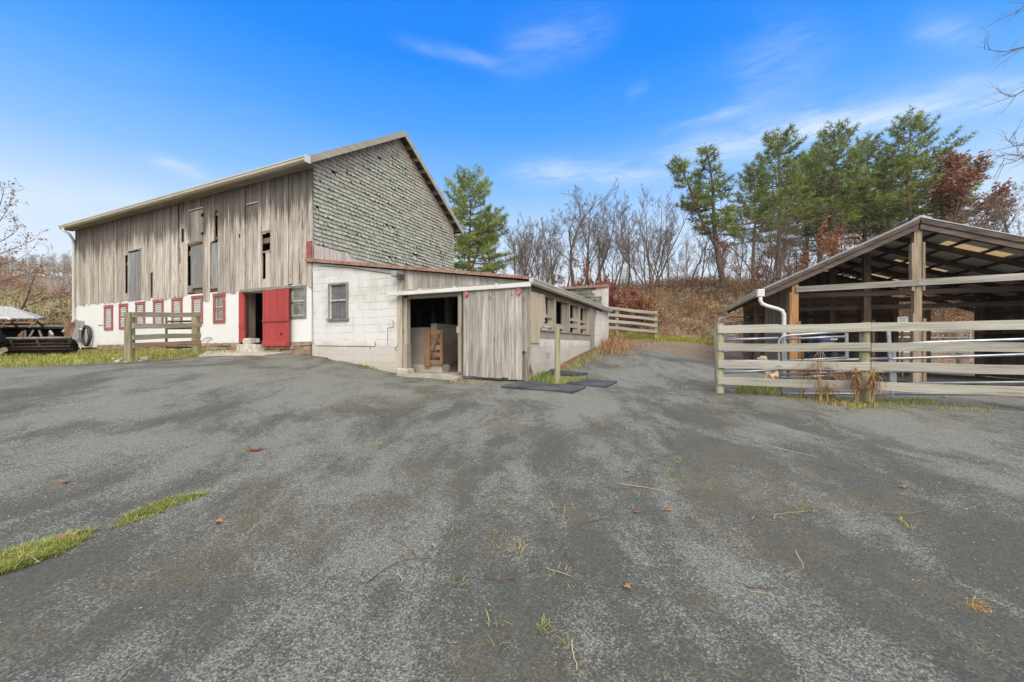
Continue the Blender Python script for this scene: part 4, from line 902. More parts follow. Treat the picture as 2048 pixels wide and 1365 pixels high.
# roof, red rake trim, wall boards above the roof against the barn
lr = MB(); lr.prism([(-0.10, zr(-0.10) + 0.0), (UE + 0.10, zr(UE + 0.10)), (UE + 0.10, zr(UE + 0.1) + 0.05), (-0.10, zr(-0.1) + 0.05)], -0.12, LT_D, 'y'); lro = lr.build('roof', M['roof_dark'], lean)
re_ = MB(); re_.hexa([(-0.12, -0.15, zr(-0.12) - 0.035), (UE + 0.05, -0.15, zr(UE) - 0.005), (-0.12, -0.121, zr(-0.12) - 0.035), (UE + 0.05, -0.121, zr(UE) - 0.005), (-0.12, -0.15, zr(-0.12) + 0.065), (UE + 0.05, -0.15, zr(UE) + 0.06), (-0.12, -0.121, zr(-0.12) + 0.065), (UE + 0.05, -0.121, zr(UE) + 0.06)], 0)
re_.build('rake_trim', M['red_edge'], lro)
vt = MB(); r = frect(617.5, 628, 484, 525, -0.08); vt.box(-0.14, 0.06, -0.10, -0.06, r[2], r[3] + 0.02); vt.build('red_board', M['red_trim'], lean)
fb = MB(); v = 0.0
while v < 3.4:
    za_, zb_ = zr(0) + 0.04, E(2.98) - max(0, v - 0.6) * 0.14
    if zb_ > za_ + 0.03: fb.hexa([(0.075, v + 0.003, za_), (0.10, v + 0.003, za_), (0.075, v + 0.197, za_), (0.10, v + 0.197, za_), (0.075, v + 0.003, zb_), (0.10, v + 0.003, zb_), (0.075, v + 0.197, zb_ - 0.028), (0.10, v + 0.197, zb_ - 0.028)], 2)
    v += 0.2
fb.build('flashing_boards', M['pink_boards'], lean)
# ---- right-hand wall: block base, open bays, hanging sheet
UR = UE
def srect(x0, x1, y0, y1, u=None):
    u = UR if u is None else u; a, b = BARN.v_at(x0, u), BARN.v_at(x1, u); m = (a + b) / 2
    return (a, b, BARN.z_at(y1, u, m), BARN.z_at(y0, u, m))
v_end = BARN.v_at(1182, UR); v_p0, v_p1 = BARN.v_at(1179.5, UR), BARN.v_at(1188, UR); v_q0, v_q1 = BARN.v_at(1193, UR), LT_D
bl = MB(); bl.box(UR - 0.20, UR, 0.12, v_end, E(-1.2), E(0.14), 'y'); bl.build('block_wall', M['pale_block'], lean)
bl = MB(); bl.box(UR - 0.19, UR - 0.004, 0.12, v_end, E(0.141), E(0.335), 'y'); o = bl.build('block_course', M['grey_block'], lean); o['label'] = 'bare grey top course of blocks under the open bays'
slb = MB(); slb.box(UR - 0.22, UR + 0.03, 0.4, v_end, E(0.336), E(0.37), 'y'); slb.build('sill', M['grey_wood'], lean)
hp = MB(); hp.box(UR - 0.14, UR - 0.02, 0.1, LT_D, E(1.20), E(1.36), 'y'); hp.build('wall_plate', M['brown_wood'], lean)
for (x0, x1) in ((1104, 1112.8), (1131.5, 1140.8), (1153.5, 1161.2), (1173, 1179)):
    a, b = BARN.v_at(x0, UR), BARN.v_at(x1, UR); c = b - (0.10 if x0 < 1170 else 0.06); mb = MB(); mb.box(UR - 0.16, UR - 0.01, c - 0.02, b, E(0.37), E(1.20)); mb.box(UR - 0.145, UR - 0.11, a, c, E(0.37), E(1.20)); mb.build('bay_post', M['pale_wood'], lean)
for (x0, x1, y0a, y0b, h) in ((1090, 1110, 631, 635, 0.085), (1085, 1110, 650, 652, 0.10), (1141, 1175, 638, 645, 0.085), (1112, 1132, 653, 654, 0.14), (1141, 1180, 651, 656, 0.12)):
    a, b = BARN.v_at(x0, UR), BARN.v_at(x1, UR); mb = MB(); mb.beam((UR - 0.09, a, BARN.z_at(y0a, UR, a)), (UR - 0.09, b, BARN.z_at(y0b, UR, b)), 0.035, h); mb.build('bay_rail', M['pale_wood'], lean)
ps = MB(); ps.box(UR - 0.12, UR + 0.02, v_p0, v_p1, E(-0.35), E(1.30)); ps.build('wall_post', M['pale_wood'], lean)
pr = MB(); pr.box(UR - 0.22, UR, v_q0, v_q0 + (v_q1 - v_q0) * 0.5, E(-0.10), E(1.28)); pr.box(UR - 0.20, UR - 0.015, v_q0 + (v_q1 - v_q0) * 0.5, v_q1, E(-0.3), E(1.38)); pr.box(UR - 1.6, UR - 0.221, v_q0, v_q0 + 0.2, E(-0.3), E(1.25), 'x'); pr.build('block_pier', M['pale_block'], lean)
ts = MB(); prof = [(1061.5, 583), (1089.5, 590), (1091, 612), (1092.5, 633), (1089, 638), (1090.5, 643), (1085, 652), (1080, 660), (1079.5, 686.5), (1063.5, 686), (1062.5, 655), (1061.5, 640)]
q = [BARN.side(a, b, UR + 0.035) for a, b in prof]; ts.prism(q, UR + 0.022, UR + 0.038, 'x'); ts.build('hanging_sheet', M['tan_sheet'], lean)
cp = MB(); cp.box(UR - 0.10, UR + 0.018, 0.0, 0.13, E(-0.85), E(1.33)); cp.build('corner_post', M['pale_wood'], lean)
vp = MB(); r = srect(1083, 1095, 655, 667, UR - 0.05); vp.box(UR - 0.12, UR - 0.03, r[0], r[1], E(0.372), r[3]); vp.box(UR - 0.13, UR - 0.0, r[0] - 0.04, r[1] + 0.06, r[3], r[3] + 0.02, 'y'); vp.build('white_block_stub', M['pale_block'], lean)
vn = MB(); r = srect(1092, 1100, 705, 718); 
for zz_ in (0.12, 0.5, 0.8): z = r[2] + (r[3] - r[2]) * zz_; vn.box(UR + 0.001, UR + 0.006, r[0], r[1], z, z + (r[3] - r[2]) * 0.14, 'y')
vn.build('wall_vent', M['grey_block'], lean)
eg = MB(); gz = zr(UE + 0.10) + 0.03; g0 = UE + 0.10
eg.prism([(g0 + 0.10, gz), (g0 + 0.10, gz - 0.03), (g0 + 0.085, gz - 0.04), (g0 + 0.07, gz - 0.11), (g0 + 0.03, gz - 0.14), (g0 - 0.02, gz - 0.14), (g0 - 0.02, gz)], -0.16, LT_D + 0.12, 'y'); eg.build('gutter', M['gutter'], lro)
# ---- inside of the lean-to
fl = MB(); fl.box(0.1, UE - 0.1, 0.02, LT_D, E(-1.1), E(-0.74), 'x'); r0 = BARN.u_at(815), BARN.u_at(922)
fl.box(r0[0] - 0.1, r0[1] + 0.1, -0.34, 0.019, E(-1.1), E(-0.755), 'x'); fl.build('concrete_floor', M['concrete'], lean)
bb = MB(); a = frect(800, 816, 736, 756, -0.1); bb.box(a[0] - 0.05, a[1] + 0.02, -0.16, 0.15, E(-1.1), E(-0.62), jit=0.02); bb.build('concrete_block', M['concrete'], lean, bevel=0.02)
iw = MB(); iw.box(BARN.u_at(806, 1.1), BARN.u_at(854, 1.1), 1.1, 1.32, E(-0.9), E(0.50), 'x'); uu = BARN.u_at(852, 1.1); iw.box(uu, uu + 0.2, 1.33, 2.6, E(-0.9), E(0.62), 'y'); iw.box(uu + 0.21, UE - 0.9, 2.45, 2.65, E(-0.9), E(0.62), 'x'); iw.build('stall_wall', M['stall_block'], lean)
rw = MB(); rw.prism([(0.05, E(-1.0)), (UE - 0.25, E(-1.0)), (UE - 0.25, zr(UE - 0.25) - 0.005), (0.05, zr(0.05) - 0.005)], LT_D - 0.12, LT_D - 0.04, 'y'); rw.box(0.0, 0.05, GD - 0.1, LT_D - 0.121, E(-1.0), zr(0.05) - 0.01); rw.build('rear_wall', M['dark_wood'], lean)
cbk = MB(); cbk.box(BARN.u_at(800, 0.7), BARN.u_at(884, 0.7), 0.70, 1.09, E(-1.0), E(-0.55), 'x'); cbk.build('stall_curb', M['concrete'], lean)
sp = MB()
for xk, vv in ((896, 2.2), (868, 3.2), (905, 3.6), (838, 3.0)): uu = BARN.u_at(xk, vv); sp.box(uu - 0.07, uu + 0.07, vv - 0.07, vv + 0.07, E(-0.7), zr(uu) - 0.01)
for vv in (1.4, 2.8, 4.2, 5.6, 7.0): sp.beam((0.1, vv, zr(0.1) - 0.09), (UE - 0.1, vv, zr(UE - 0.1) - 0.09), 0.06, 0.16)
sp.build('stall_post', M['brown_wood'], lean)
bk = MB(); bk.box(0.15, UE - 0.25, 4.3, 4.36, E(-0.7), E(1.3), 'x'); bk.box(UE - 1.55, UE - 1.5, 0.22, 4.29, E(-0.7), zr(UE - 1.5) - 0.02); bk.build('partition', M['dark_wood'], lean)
g0_, g1_ = BARN.u_at(851, 0.66), BARN.u_at(886.5, 0.66); zt_, zb_ = BARN.z_at(661, g0_, 0.66), BARN.z_at(732, g0_, 0.66)
gm = MB(); gm.box(g0_, g0_ + 0.09, 0.60, 0.66, zb_, zt_ + 0.01); gm.box(g0_ + 0.10, g0_ + 0.19, 0.58, 0.64, zb_, zt_ + 0.02); gm.box(g1_ - 0.08, g1_, 0.62, 0.66, zb_ + 0.05, zt_)
for k in range(5): z = zb_ + 0.10 + k * (zt_ - zb_ - 0.16) / 4; gm.box(g0_ + 0.19, g1_ - 0.08, 0.63, 0.65, z - 0.06, z + 0.06, 'x')
gm.beam((g0_ + 0.2, 0.61, zb_ + 0.22), (g1_ - 0.06, 0.61, zt_ - 0.05), 0.02, 0.05, (0, 1, 0))
gw = gm.build('stall_gate', M['gate_wood'], None); gw.location = lean.location; gw.rotation_euler = (0, 0, BARN.rz)
tag(gw, 'brown wooden stall gate inside the lean-to doorway', 'gate')

# ================================================================ shingled wing behind the lean-to
wing = empty('shingled_wall', BARN.w(0, 0, 0), 'mossy green shingled wall with a red cap rising behind the lean-to roof', 'wall', BARN.rz)
VW = LT_D + 0.02; wu0, wu1 = 2.6, BARN.u_at(1215, VW)
wb = MB(); ztop = E(2.42); wb.box(wu0, wu1, VW + 0.001, VW + 0.22, E(-0.6), ztop - 0.02, 'x'); wb.build('wall', M['pale_block'], wing)
s2 = MB(); z = E(1.25)
utr = BARN.u_at(1204, VW); ubare = BARN.u_at(1184, VW)
while z < ztop - 0.06:
    u = wu0 + random.uniform(0, 0.2)
    while u < utr:
        w = random.uniform(0.17, 0.28); a, b = u + 0.003, min(u + w, utr) - 0.003; u += w
        if b - a < 0.04: continue
        if (a > ubare and z > E(1.9)) or (a > ubare + 0.25 and z > E(1.55)): continue
        l = random.uniform(0.025, 0.05); c1, c2 = random.uniform(0, 0.04), random.uniform(0, 0.04); zt3 = min(z + 0.2, ztop); zb3 = z + random.uniform(-0.02, 0.01); m = (a + b) / 2
        Pn = [(a, VW - 0.006, zt3), (b, VW - 0.006, zt3), (b, VW - l - c2, zb3 + 0.02), (m, VW - l, zb3), (a, VW - l - c1, zb3 + 0.02)]
        s2.add(Pn, [(0, 1, 2, 3, 4)], [[(0, 0)] * 5], random.random() * 0.6, 0); s2.add([Pn[4], Pn[3], Pn[2], (b, VW, zb3 + 0.03), (m, VW, zb3 + 0.03), (a, VW, zb3 + 0.03)], [(0, 1, 4, 5), (1, 2, 3, 4)], [[(0, 0)] * 4] * 2, 0.5, 1)
    z += 0.15
s2.build('wall_shingles', [M['mossy_shingle'], M['shingle_edge']], wing, recalc=False)
bp = MB()
u = ubare - 0.05
while u < utr: bp.box(u, min(u + 0.095, utr) - 0.003, VW - 0.012, VW, E(1.35), ztop - 0.05); u += 0.095
bp.build('bare_boards', M['pink_boards'], wing)
tb = MB(); ut2 = BARN.u_at(1209, VW); tb.box(utr, utr + 0.05, VW - 0.03, VW - 0.002, E(1.3), ztop - 0.05); tb.box(ut2, wu1 + 0.02, VW - 0.03, VW - 0.002, E(1.25), ztop - 0.03); tb.build('corner_trim', M['pale_frame'], wing)
rc = MB(); a, b = BARN.u_at(1083, VW), wu1 + 0.05; rc.box(a, b, VW - 0.10, VW + 0.10, ztop - 0.03, ztop + 0.07, 'x', jit=0.006); rc.build('ridge_cap', M['red_edge'], wing)

# ================================================================ things on and by the barn wall
hose = empty('hose_coil', BARN.w(BARN.u_at(181), -0.06, BARN.z_at(672, BARN.u_at(181), 0)), 'coil of thick black hose hanging on the white barn wall', 'hose', BARN.rz)
hm = MB()
for k in range(6):
    ru, rz_ = 0.36 - 0.018 * (k % 3), 0.44 - 0.02 * (k % 3) + random.uniform(-0.01, 0.01); cu, cz = random.uniform(-0.02, 0.02), random.uniform(-0.03, 0.01); vv = -0.04 - 0.045 * (k // 3) - 0.012 * (k % 3)
    hm.tube([(cu + ru * math.sin(a_), vv, cz + rz_ * math.cos(a_)) for a_ in [2 * math.pi * i / 26 for i in range(27)]], 0.032, 6, cap=False)
hm.build('coil', M['rubber'], hose, smooth=True)
hk = MB(); hk.tube([(-0.20, 0.03, 0.36), (-0.20, -0.14, 0.36), (-0.20, -0.17, 0.42)], 0.02, 6); hk.tube([(-0.20, -0.15, 0.30), (-0.20, -0.22, 0.26)], 0.055, 8); hk.build('nozzle', M['white_metal'], hose)
uh = BARN.u_at(152, -0.2); mt = MB(); r = frect(144.5, 160, 642, 680.5, -0.16); mt.box(r[0], r[1], -0.20, -0.03, r[2], r[3]); mt.box(r[0] - 0.015, r[1] + 0.015, -0.215, -0.201, r[2] + 0.03, r[3] - 0.03)
mbx = mt.build('meter_box', M['grey_box'], None, bevel=0.01); mbx.location = BARN.w(0, 0, 0); mbx.rotation_euler = (0, 0, BARN.rz); tag(mbx, 'grey electrical box on the far end of the white barn wall', 'utility box')
cd = MB(); u0 = BARN.u_at(164); cd.tube([(u0, -0.04, E(0.65)), (u0, -0.04, E(-0.2))], 0.025, 6); cd.box(u0 - 0.06, u0 + 0.06, -0.09, -0.013, E(0.62), E(0.80)); cdo = cd.build('conduit', M['white_metal'], mbx)
lab = MB(); r = frect(197, 206, 649.8, 650.8, -0.02); lab.box(r[0], r[1], -0.05, -0.013, r[2], r[3], 'x'); lab.build('ledge', M['grey_box'], barn)
pw = MB(); r = frect(170, 259, 702, 708, -1.1); u0, u1 = BARN.u_at(168, -0.9), BARN.u_at(262, -0.9)
gz_ = lambda u, v: G(*BARN.w(u, v).xy)
pw.beam((u0, -0.9, gz_(u0, -0.9) + 0.06), (u1, -0.75, gz_(u1, -0.75) + 0.09), 0.18, 0.04); o = pw.build('red_plank', M['red_trim'], None); o.location = BARN.w(0, 0, 0); o.rotation_euler = (0, 0, BARN.rz); tag(o, 'faded red plank lying in the grass along the stone footing', 'plank')
wr_ = MB(); wr_.tube([(BARN.u_at(a, -0.05), -0.05, BARN.z_at(b, BARN.u_at(a, -0.05), -0.05)) for a, b in ((404, 684), (409, 677), (420, 675), (424, 677), (417, 682), (412, 684.5))], 0.008, 5); wr_.build('wire_loop', M['dark_steel'], barn)
# concrete apron in front of the doorway
ap = [on_ground(a, b) for a, b in ((398, 716), (455, 714.5), (530, 714), (585, 707.5), (560, 703.5), (480, 703), (412, 706))]
am = MB(); top = [(p.x, p.y, p.z + 0.055) for p in ap]; bot = [(p.x, p.y, p.z - 0.1) for p in ap]; n = len(ap)
am.add(top + bot, [tuple(range(n))] + [(i, i + n, (i + 1) % n + n, (i + 1) % n) for i in range(n)], None, 0.5)
o = am.build('concrete_apron', M['concrete'], None); tag(o, 'pale concrete apron before the red barn door', 'apron', kind='structure')
# ================================================================ open pole shed
shed = empty('pole_shed', SHED.w(0, 0, 0), 'open dark brown pole shed with a metal roof behind the board fence', 'shed', SHED.rz)
def g_sh(u, v): return G(*SHED.w(u, v).xy)
SL, SRT = 0.473, 0.355          # roof slopes
APX = E(2.99); VB = 6.45; V0 = -0.14
EUL, EUR = -3.22, 4.75
def rz_(u): return APX + SL * u if u < 0 else APX - SRT * u
def slab(mb, ua, ub, va, vb, dz0, dz1, tone=None):
    mb.hexa([(ua, va, rz_(ua) + dz0), (ub, va, rz_(ub) + dz0), (ua, vb, rz_(ua) + dz0), (ub, vb, rz_(ub) + dz0), (ua, va, rz_(ua) + dz1), (ub, va, rz_(ub) + dz1), (ua, vb, rz_(ua) + dz1), (ub, vb, rz_(ub) + dz1)], 1, tone)
rf = MB(); lit = []
lit_rows = [(0.85, 1.55), (3.2, 3.9), (5.35, 6.0)]; lu = (1.02, 2.25)
slab(rf, EUL, -0.001, V0, VB, -0.025, 0.0)
for (va, vb) in [(V0, lit_rows[0][0])] + [(lit_rows[i][1], lit_rows[i + 1][0]) for i in range(2)] + [(lit_rows[2][1], VB)]: slab(rf, 0.001, EUR, va, vb, -0.025, 0.0)
for (va, vb) in lit_rows: slab(rf, 0.001, lu[0], va, vb, -0.025, 0.0); slab(rf, lu[1], EUR, va, vb, -0.025, 0.0)
sro = rf.build('roof', M['roof_under'], shed)
for (va, vb) in lit_rows: k = MB(); slab(k, lu[0] + 0.002, lu[1] - 0.002, va + 0.002, vb - 0.002, -0.018, -0.012); k.build('skylight', M['skylight'], sro)
tp = MB(); slab(tp, EUL - 0.02, -0.001, V0 - 0.04, VB + 0.02, 0.003, 0.018); slab(tp, 0.0, EUR, V0 - 0.05, lit_rows[0][0], 0.003, 0.022)
for i in range(2): slab(tp, 0.0, EUR, lit_rows[i][1], lit_rows[i + 1][0], 0.003, 0.02)
slab(tp, 0, EUR, lit_rows[2][1], VB, 0.003, 0.02)
tp.build('roof_metal', M['roof_metal'], sro)
rcap = MB(); rcap.prism([(-0.16, APX - 0.06), (0, APX + 0.022), (0.20, APX - 0.045), (0.20, APX - 0.02), (0, APX + 0.05), (-0.16, APX - 0.035)], V0 - 0.05, VB + 0.02, 'y'); rcap.build('ridge_cap', M['roof_metal'], sro)
# purlins, rafters, fascia
M['rake_brown'] = wood('rake_brown', (0.085, 0.064, 0.050), (0.155, 0.118, 0.094), (0.04, 0.03, 0.025), 0.8, 0.2)
pu = MB(); u = -3.0
while u < EUR - 0.1:
    if abs(u) > 0.12: pu.box(u - 0.03, u + 0.03, V0 + 0.05, VB - 0.05, rz_(u) - 0.085, rz_(u) - 0.028, 'y')
    u += 0.60
pu.build('purlin', M['dark_wood'], sro)['kind'] = 'stuff'
ra = MB(); v = 0.0
while v < VB + 0.01:
    for (a, b) in ((EUL + 0.1, -0.04), (0.04, EUR - 0.1)):
        ra.hexa([(a, v - 0.035, rz_(a) - 0.22), (b, v - 0.035, rz_(b) - 0.22), (a, v + 0.035, rz_(a) - 0.22), (b, v + 0.035, rz_(b) - 0.22), (a, v - 0.035, rz_(a) - 0.087), (b, v - 0.035, rz_(b) - 0.087), (a, v + 0.035, rz_(a) - 0.087), (b, v + 0.035, rz_(b) - 0.087)], 0)
    v += 1.075
ra.build('rafter', M['dark_wood'], sro)['kind'] = 'stuff'
for (a, b, d) in ((EUL + 0.05, -0.015, 0.20), (0.015, EUR - 0.05, 0.19)):
    fa = MB()
    for (w0, w1, va, vb) in ((-0.115, -0.027, V0 - 0.03, V0 + 0.0), (-0.25, -0.118, V0 + 0.004, V0 + 0.035)):
        fa.hexa([(a, va, rz_(a) + w0), (b, va, rz_(b) + w0), (a, vb, rz_(a) + w0), (b, vb, rz_(b) + w0), (a, va, rz_(a) + w1), (b, va, rz_(b) + w1), (a, vb, rz_(a) + w1), (b, vb, rz_(b) + w1)], 0)
    fa.build('rake_board', M['rake_brown'], sro)
# posts
M['tan_post'] = wood('tan_post', (0.27, 0.205, 0.14), (0.40, 0.32, 0.23), (0.14, 0.10, 0.07), 0.8, 0.2)
def spost(u, v, w, top, mat='brown_wood', base=None, wrap=None):
    mb = MB(); z0 = (g_sh(u, v) if base is None else base) - 0.1
    mb.box(u - w / 2, u + w / 2, v - w / 2, v + w / 2, z0, top)
    for (du0, du1, a, b) in (wrap or []): mb.box(u + du0, u + du1, v - w / 2 - 0.03, v - w / 2 + 0.10, a, b)
    return mb.build('post', M[mat], shed)
spost(0.0, 0.0, 0.145, rz_(0) - 0.26, 'tan_post', wrap=[(-0.13, -0.075, E(1.28), E(2.42)), (0.075, 0.12, E(1.28), E(2.42)), (-0.11, -0.075, E(-0.95), E(0.75)), (0.075, 0.14, E(-0.95), E(0.62))])
ul = SHED.u_at(1589); spost(ul, 0.0, 0.14, rz_(ul) - 0.26, 'orange_wood', wrap=[(0.072, 0.11, E(-0.95), E(0.60)), (-0.13, -0.075, E(-0.95), E(1.35))])
spost(0.0, 2.5, 0.17, rz_(0) - 0.3, wrap=[(-0.14, -0.087, E(-0.95), E(0.72)), (0.087, 0.14, E(-0.95), E(0.72))]); spost(0.0, 5.0, 0.16, rz_(0) - 0.3)
uw = SHED.u_at(1960, 5.15)
for v in (2.5, 5.15): spost(uw, v, 0.16, rz_(uw) - 0.28, wrap=[(-0.13, -0.085, E(-0.9), E(1.1))] if v > 5 else None)
spost(SHED.u_at(1853, VB - 0.1), VB - 0.1, 0.17, E(1.25)); spost(SHED.u_at(1790, VB - 0.1), VB - 0.1, 0.15, E(1.75))
spost(SHED.u_at(1746, 2.9), 2.9, 0.06, E(0.75), 'pale_wood')
# tie beams
u_r = SHED.u_at(2160)
tb = MB(); ta, tb_, tc = (ul, E(1.42)), (0.0, E(1.47)), (u_r, E(1.53))
tb.beam((ta[0], -0.10, ta[1]), (tb_[0] - 0.02, -0.10, tb_[1]), 0.045, 0.145); tb.beam((-0.015, -0.101, E(1.475)), (tc[0], -0.101, tc[1]), 0.045, 0.15); tb.build('tie_beam', M['grey_wood'], shed)
for v, e in ((2.5, 1.50), (5.0, 1.52)): k = MB(); k.box(-2.5, uw, v - 0.13, v - 0.088, E(e) - 0.07, E(e) + 0.07, 'x'); k.build('tie_beam', M['brown_wood'], shed)
k = MB(); k.box(-2.5, uw, 2.58, 2.62, E(1.05), E(1.18), 'x'); k.build('tie_beam', M['dark_wood'], shed)
# walls: left (open at its far end), back, right
v_l1 = SHED.v_at(1532, ul - 0.05)
wl = MB(); v = 0.09
while v < v_l1:
    w = random.uniform(0.17, 0.23); wl.box(ul - 0.10 + random.uniform(-0.008, 0.008), ul - 0.072, v + 0.004, min(v + w, v_l1) - 0.004, g_sh(ul, v) - 0.05, rz_(ul) - 0.30); v += w
wl.build('side_wall', M['brown_wood'], shed)
for px0 in (1515, 1495):
    v = SHED.v_at(px0, ul); spost(ul - 0.02, v, 0.15, rz_(ul) - 0.28, 'brown_wood')
k = MB(); k.box(ul - 0.1, ul + 0.04, v_l1, SHED.v_at(1492, ul), rz_(ul) - 0.46, rz_(ul) - 0.28, 'y'); k.build('wall_plate', M['brown_wood'], shed)
ub1 = SHED.u_at(1783, VB)
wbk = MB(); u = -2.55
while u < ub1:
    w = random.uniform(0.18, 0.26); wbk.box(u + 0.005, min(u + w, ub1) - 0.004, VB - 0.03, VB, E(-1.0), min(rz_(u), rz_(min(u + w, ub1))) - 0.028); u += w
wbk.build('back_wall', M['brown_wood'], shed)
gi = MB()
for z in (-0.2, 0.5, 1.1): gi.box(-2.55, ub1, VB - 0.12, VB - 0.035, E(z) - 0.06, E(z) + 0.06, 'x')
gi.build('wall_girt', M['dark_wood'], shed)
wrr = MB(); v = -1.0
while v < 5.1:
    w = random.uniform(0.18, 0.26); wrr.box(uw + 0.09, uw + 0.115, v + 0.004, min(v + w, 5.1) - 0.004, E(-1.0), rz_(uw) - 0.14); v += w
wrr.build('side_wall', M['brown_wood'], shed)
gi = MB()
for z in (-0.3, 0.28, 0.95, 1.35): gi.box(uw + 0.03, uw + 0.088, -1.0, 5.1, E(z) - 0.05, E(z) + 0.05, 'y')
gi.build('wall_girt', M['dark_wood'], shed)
# earth floor
fm = MB(); n = 24
us = np.linspace(-2.5, 6.5, n); vs = np.linspace(0.15, VB + 3.5, n)
pp = [SHED.w(a, b) for b in vs for a in us]; zz = Gv([(p.x, p.y) for p in pp]) + 0.02
fm.add([(p.x, p.y, z) for p, z in zip(pp, zz)], [(j * n + i, j * n + i + 1, (j + 1) * n + i + 1, (j + 1) * n + i) for j in range(n - 1) for i in range(n - 1)], None, 0.5)
M['floor_dirt'] = plain('trodden_earth', (0.085, 0.066, 0.048), 0.95, 0, 0.4, 2.5, c2=(0.13, 0.105, 0.08), bump=0.6)
o = fm.build('shed_floor', M['floor_dirt'], None, smooth=True); tag(o, 'trodden brown earth under the pole shed roof', 'ground', kind='structure')
# gutter and downspout
gu = MB(); g0 = EUL; gz = rz_(EUL) - 0.01
gu.prism([(g0 - 0.12, gz), (g0 - 0.12, gz - 0.03), (g0 - 0.10, gz - 0.04), (g0 - 0.09, gz - 0.10), (g0 - 0.05, gz - 0.13), (g0 - 0.0, gz - 0.13), (g0 - 0.0, gz)], V0, VB + 0.1, 'y'); gu.build('gutter', M['gutter'], sro)
bx = MB(); bx.box(g0 - 0.13, g0 + 0.04, V0 - 0.06, V0 + 0.10, gz - 0.20, gz + 0.0); bx.build('gutter_outlet', M['white_metal'], sro, bevel=0.015)
ud, zd = SHED.front(1568, 622, -0.13)
ds = MB(); path = [(g0 - 0.05, V0, gz - 0.18), (g0 - 0.05, V0, gz - 0.30), (g0 - 0.01, V0, gz - 0.38), (g0 + 0.10, V0, gz - 0.44), (ud - 0.14, V0, E(0.93)), (ud - 0.04, V0, E(0.88)), (ud, V0, E(0.78)), (ud, V0, E(0.5)), (ud, V0, g_sh(ud, V0) + 0.02)]
ds.tube(path, 0.048, 10); ds.build('downspout', M['white_metal'], shed, smooth=True)

# sign hung in the shed
su, sz = SHED.front(1805.5, 641, 1.5)
sgn = empty('sign', SHED.w(su, 1.5, sz), 'small white speed limit sign beyond the shed centre post', 'sign', SHED.rz)
d_ = SHED.depth(su, 1.5) / F; w_, h_ = 8.2 * d_, 11 * d_
k = MB(); k.box(-w_, w_, 0, 0.008, -h_ * 1.2, h_ * 0.62); k.build('plate', M['sign_white'], sgn)
k = MB(); k.box(-0.02, 0.02, 0.01, 0.04, g_sh(su, 1.5) - sz, -h_ * 1.0); k.build('stake', M['grey_steel'], sgn)
for txt, dz, size in (('SPEED', 0.155, 0.40), ('LIMIT', -0.30, 0.40)):
    cu = bpy.data.curves.new('lettering', 'FONT'); cu.body = txt; cu.size = h_ * size * 1.05; cu.align_x = 'CENTER'; cu.extrude = 0.001
    o = bpy.data.objects.new('lettering_curve', cu); COL.objects.link(o); bpy.context.view_layer.update()
    lm = bpy.data.meshes.new_from_object(o.evaluated_get(bpy.context.evaluated_depsgraph_get())); bpy.data.objects.remove(o)
    o = bpy.data.objects.new('lettering', lm); COL.objects.link(o); lm.materials.clear(); lm.materials.append(M['sign_ink']); o.parent = sgn; o.location = (0, -0.002, h_ * dz); o.rotation_euler = (R(90), 0, 0)

# ================================================================ fences
def gF(fr, u, v): return G(*fr.w(u, v).xy)
def board_fence(name, fr, label, posts, spans, wood_m, post_m, bh, th=0.035, wave=0.006, side=-1, rails=None, round_post=False, tops=None, pw=0.125, rail_label=None):
    "posts: list of (u, v, ztop); spans: list of (u0, u1, [(z centre at u0, z centre at u1)], v)"
    t0 = empty(name, fr.w(0, 0, 0), label, 'fence', fr.rz)
    for (u, v, zt) in posts:
        mb = MB(); z0 = gF(fr, u, v) - 0.15
        if round_post:
            n = 12; mb.tube([(u, v, z0), (u + random.uniform(-.006, .006), v, (z0 + zt) / 2), (u, v, zt)], [pw / 2 * 1.02, pw / 2, pw / 2 * 0.98], n)
        else: mb.box(u - pw / 2, u + pw / 2, v - pw / 2, v + pw / 2, z0, zt, jit=0.006)
        mb.build('post', M[post_m], t0)
    for (u0, u1, zs, v) in spans:
        for k, (za, zb) in enumerate(zs):
            mb = MB(); m = 5; off = random.uniform(-0.005, 0.005); sag = random.uniform(-0.014, 0.008); tn = random.random(); prev = None
            vs = []; uv = []
            for i in range(m + 1):
                f_ = i / m; z = za + (zb - za) * f_ + sag * 4 * f_ * (1 - f_); u = u0 + (u1 - u0) * f_; vv = v + off + 0.012 * math.sin(4 * f_ + 1.7 * k + u0); z += wave * math.sin(7 * f_ + 2.3 * k + u0)
                vs += [(u, vv - th / 2, z - bh / 2), (u, vv + th / 2, z - bh / 2), (u, vv + th / 2, z + bh / 2), (u, vv - th / 2, z + bh / 2)]
            fs = []; us_ = []
            for i in range(m):
                for q in range(4):
                    q2 = (q + 1) % 4; fs.append((i * 4 + q, i * 4 + q2, (i + 1) * 4 + q2, (i + 1) * 4 + q))
                    L0, L1 = (u1 - u0) * i / m, (u1 - u0) * (i + 1) / m; c0, c1 = q * bh, (q + 1) * bh; us_.append([(c0, L0), (c1, L0), (c1, L1), (c0, L1)])
            fs += [(3, 2, 1, 0), (m * 4, m * 4 + 1, m * 4 + 2, m * 4 + 3)]; us_ += [[(0, 0)] * 4] * 2
            mb.add(vs, fs, us_, tn); o = mb.build('rail', M[(rails or {}).get(k, wood_m)], t0, bevel=0.003)
            if rail_label and k in rail_label: o['label'] = rail_label[k]
    return t0
p1, p2, p3 = 0.0, FENCE.u_at(1732), FENCE.u_at(1732) * 2 + 0.15
LV = [0.285, -0.043, -0.36, -0.68]
rails_a = [(E(e), E(e + 0.006)) for e in LV]; rails_b = [(E(e + 0.004), E(e - 0.012 * (k > 1))) for k, e in enumerate(LV)]
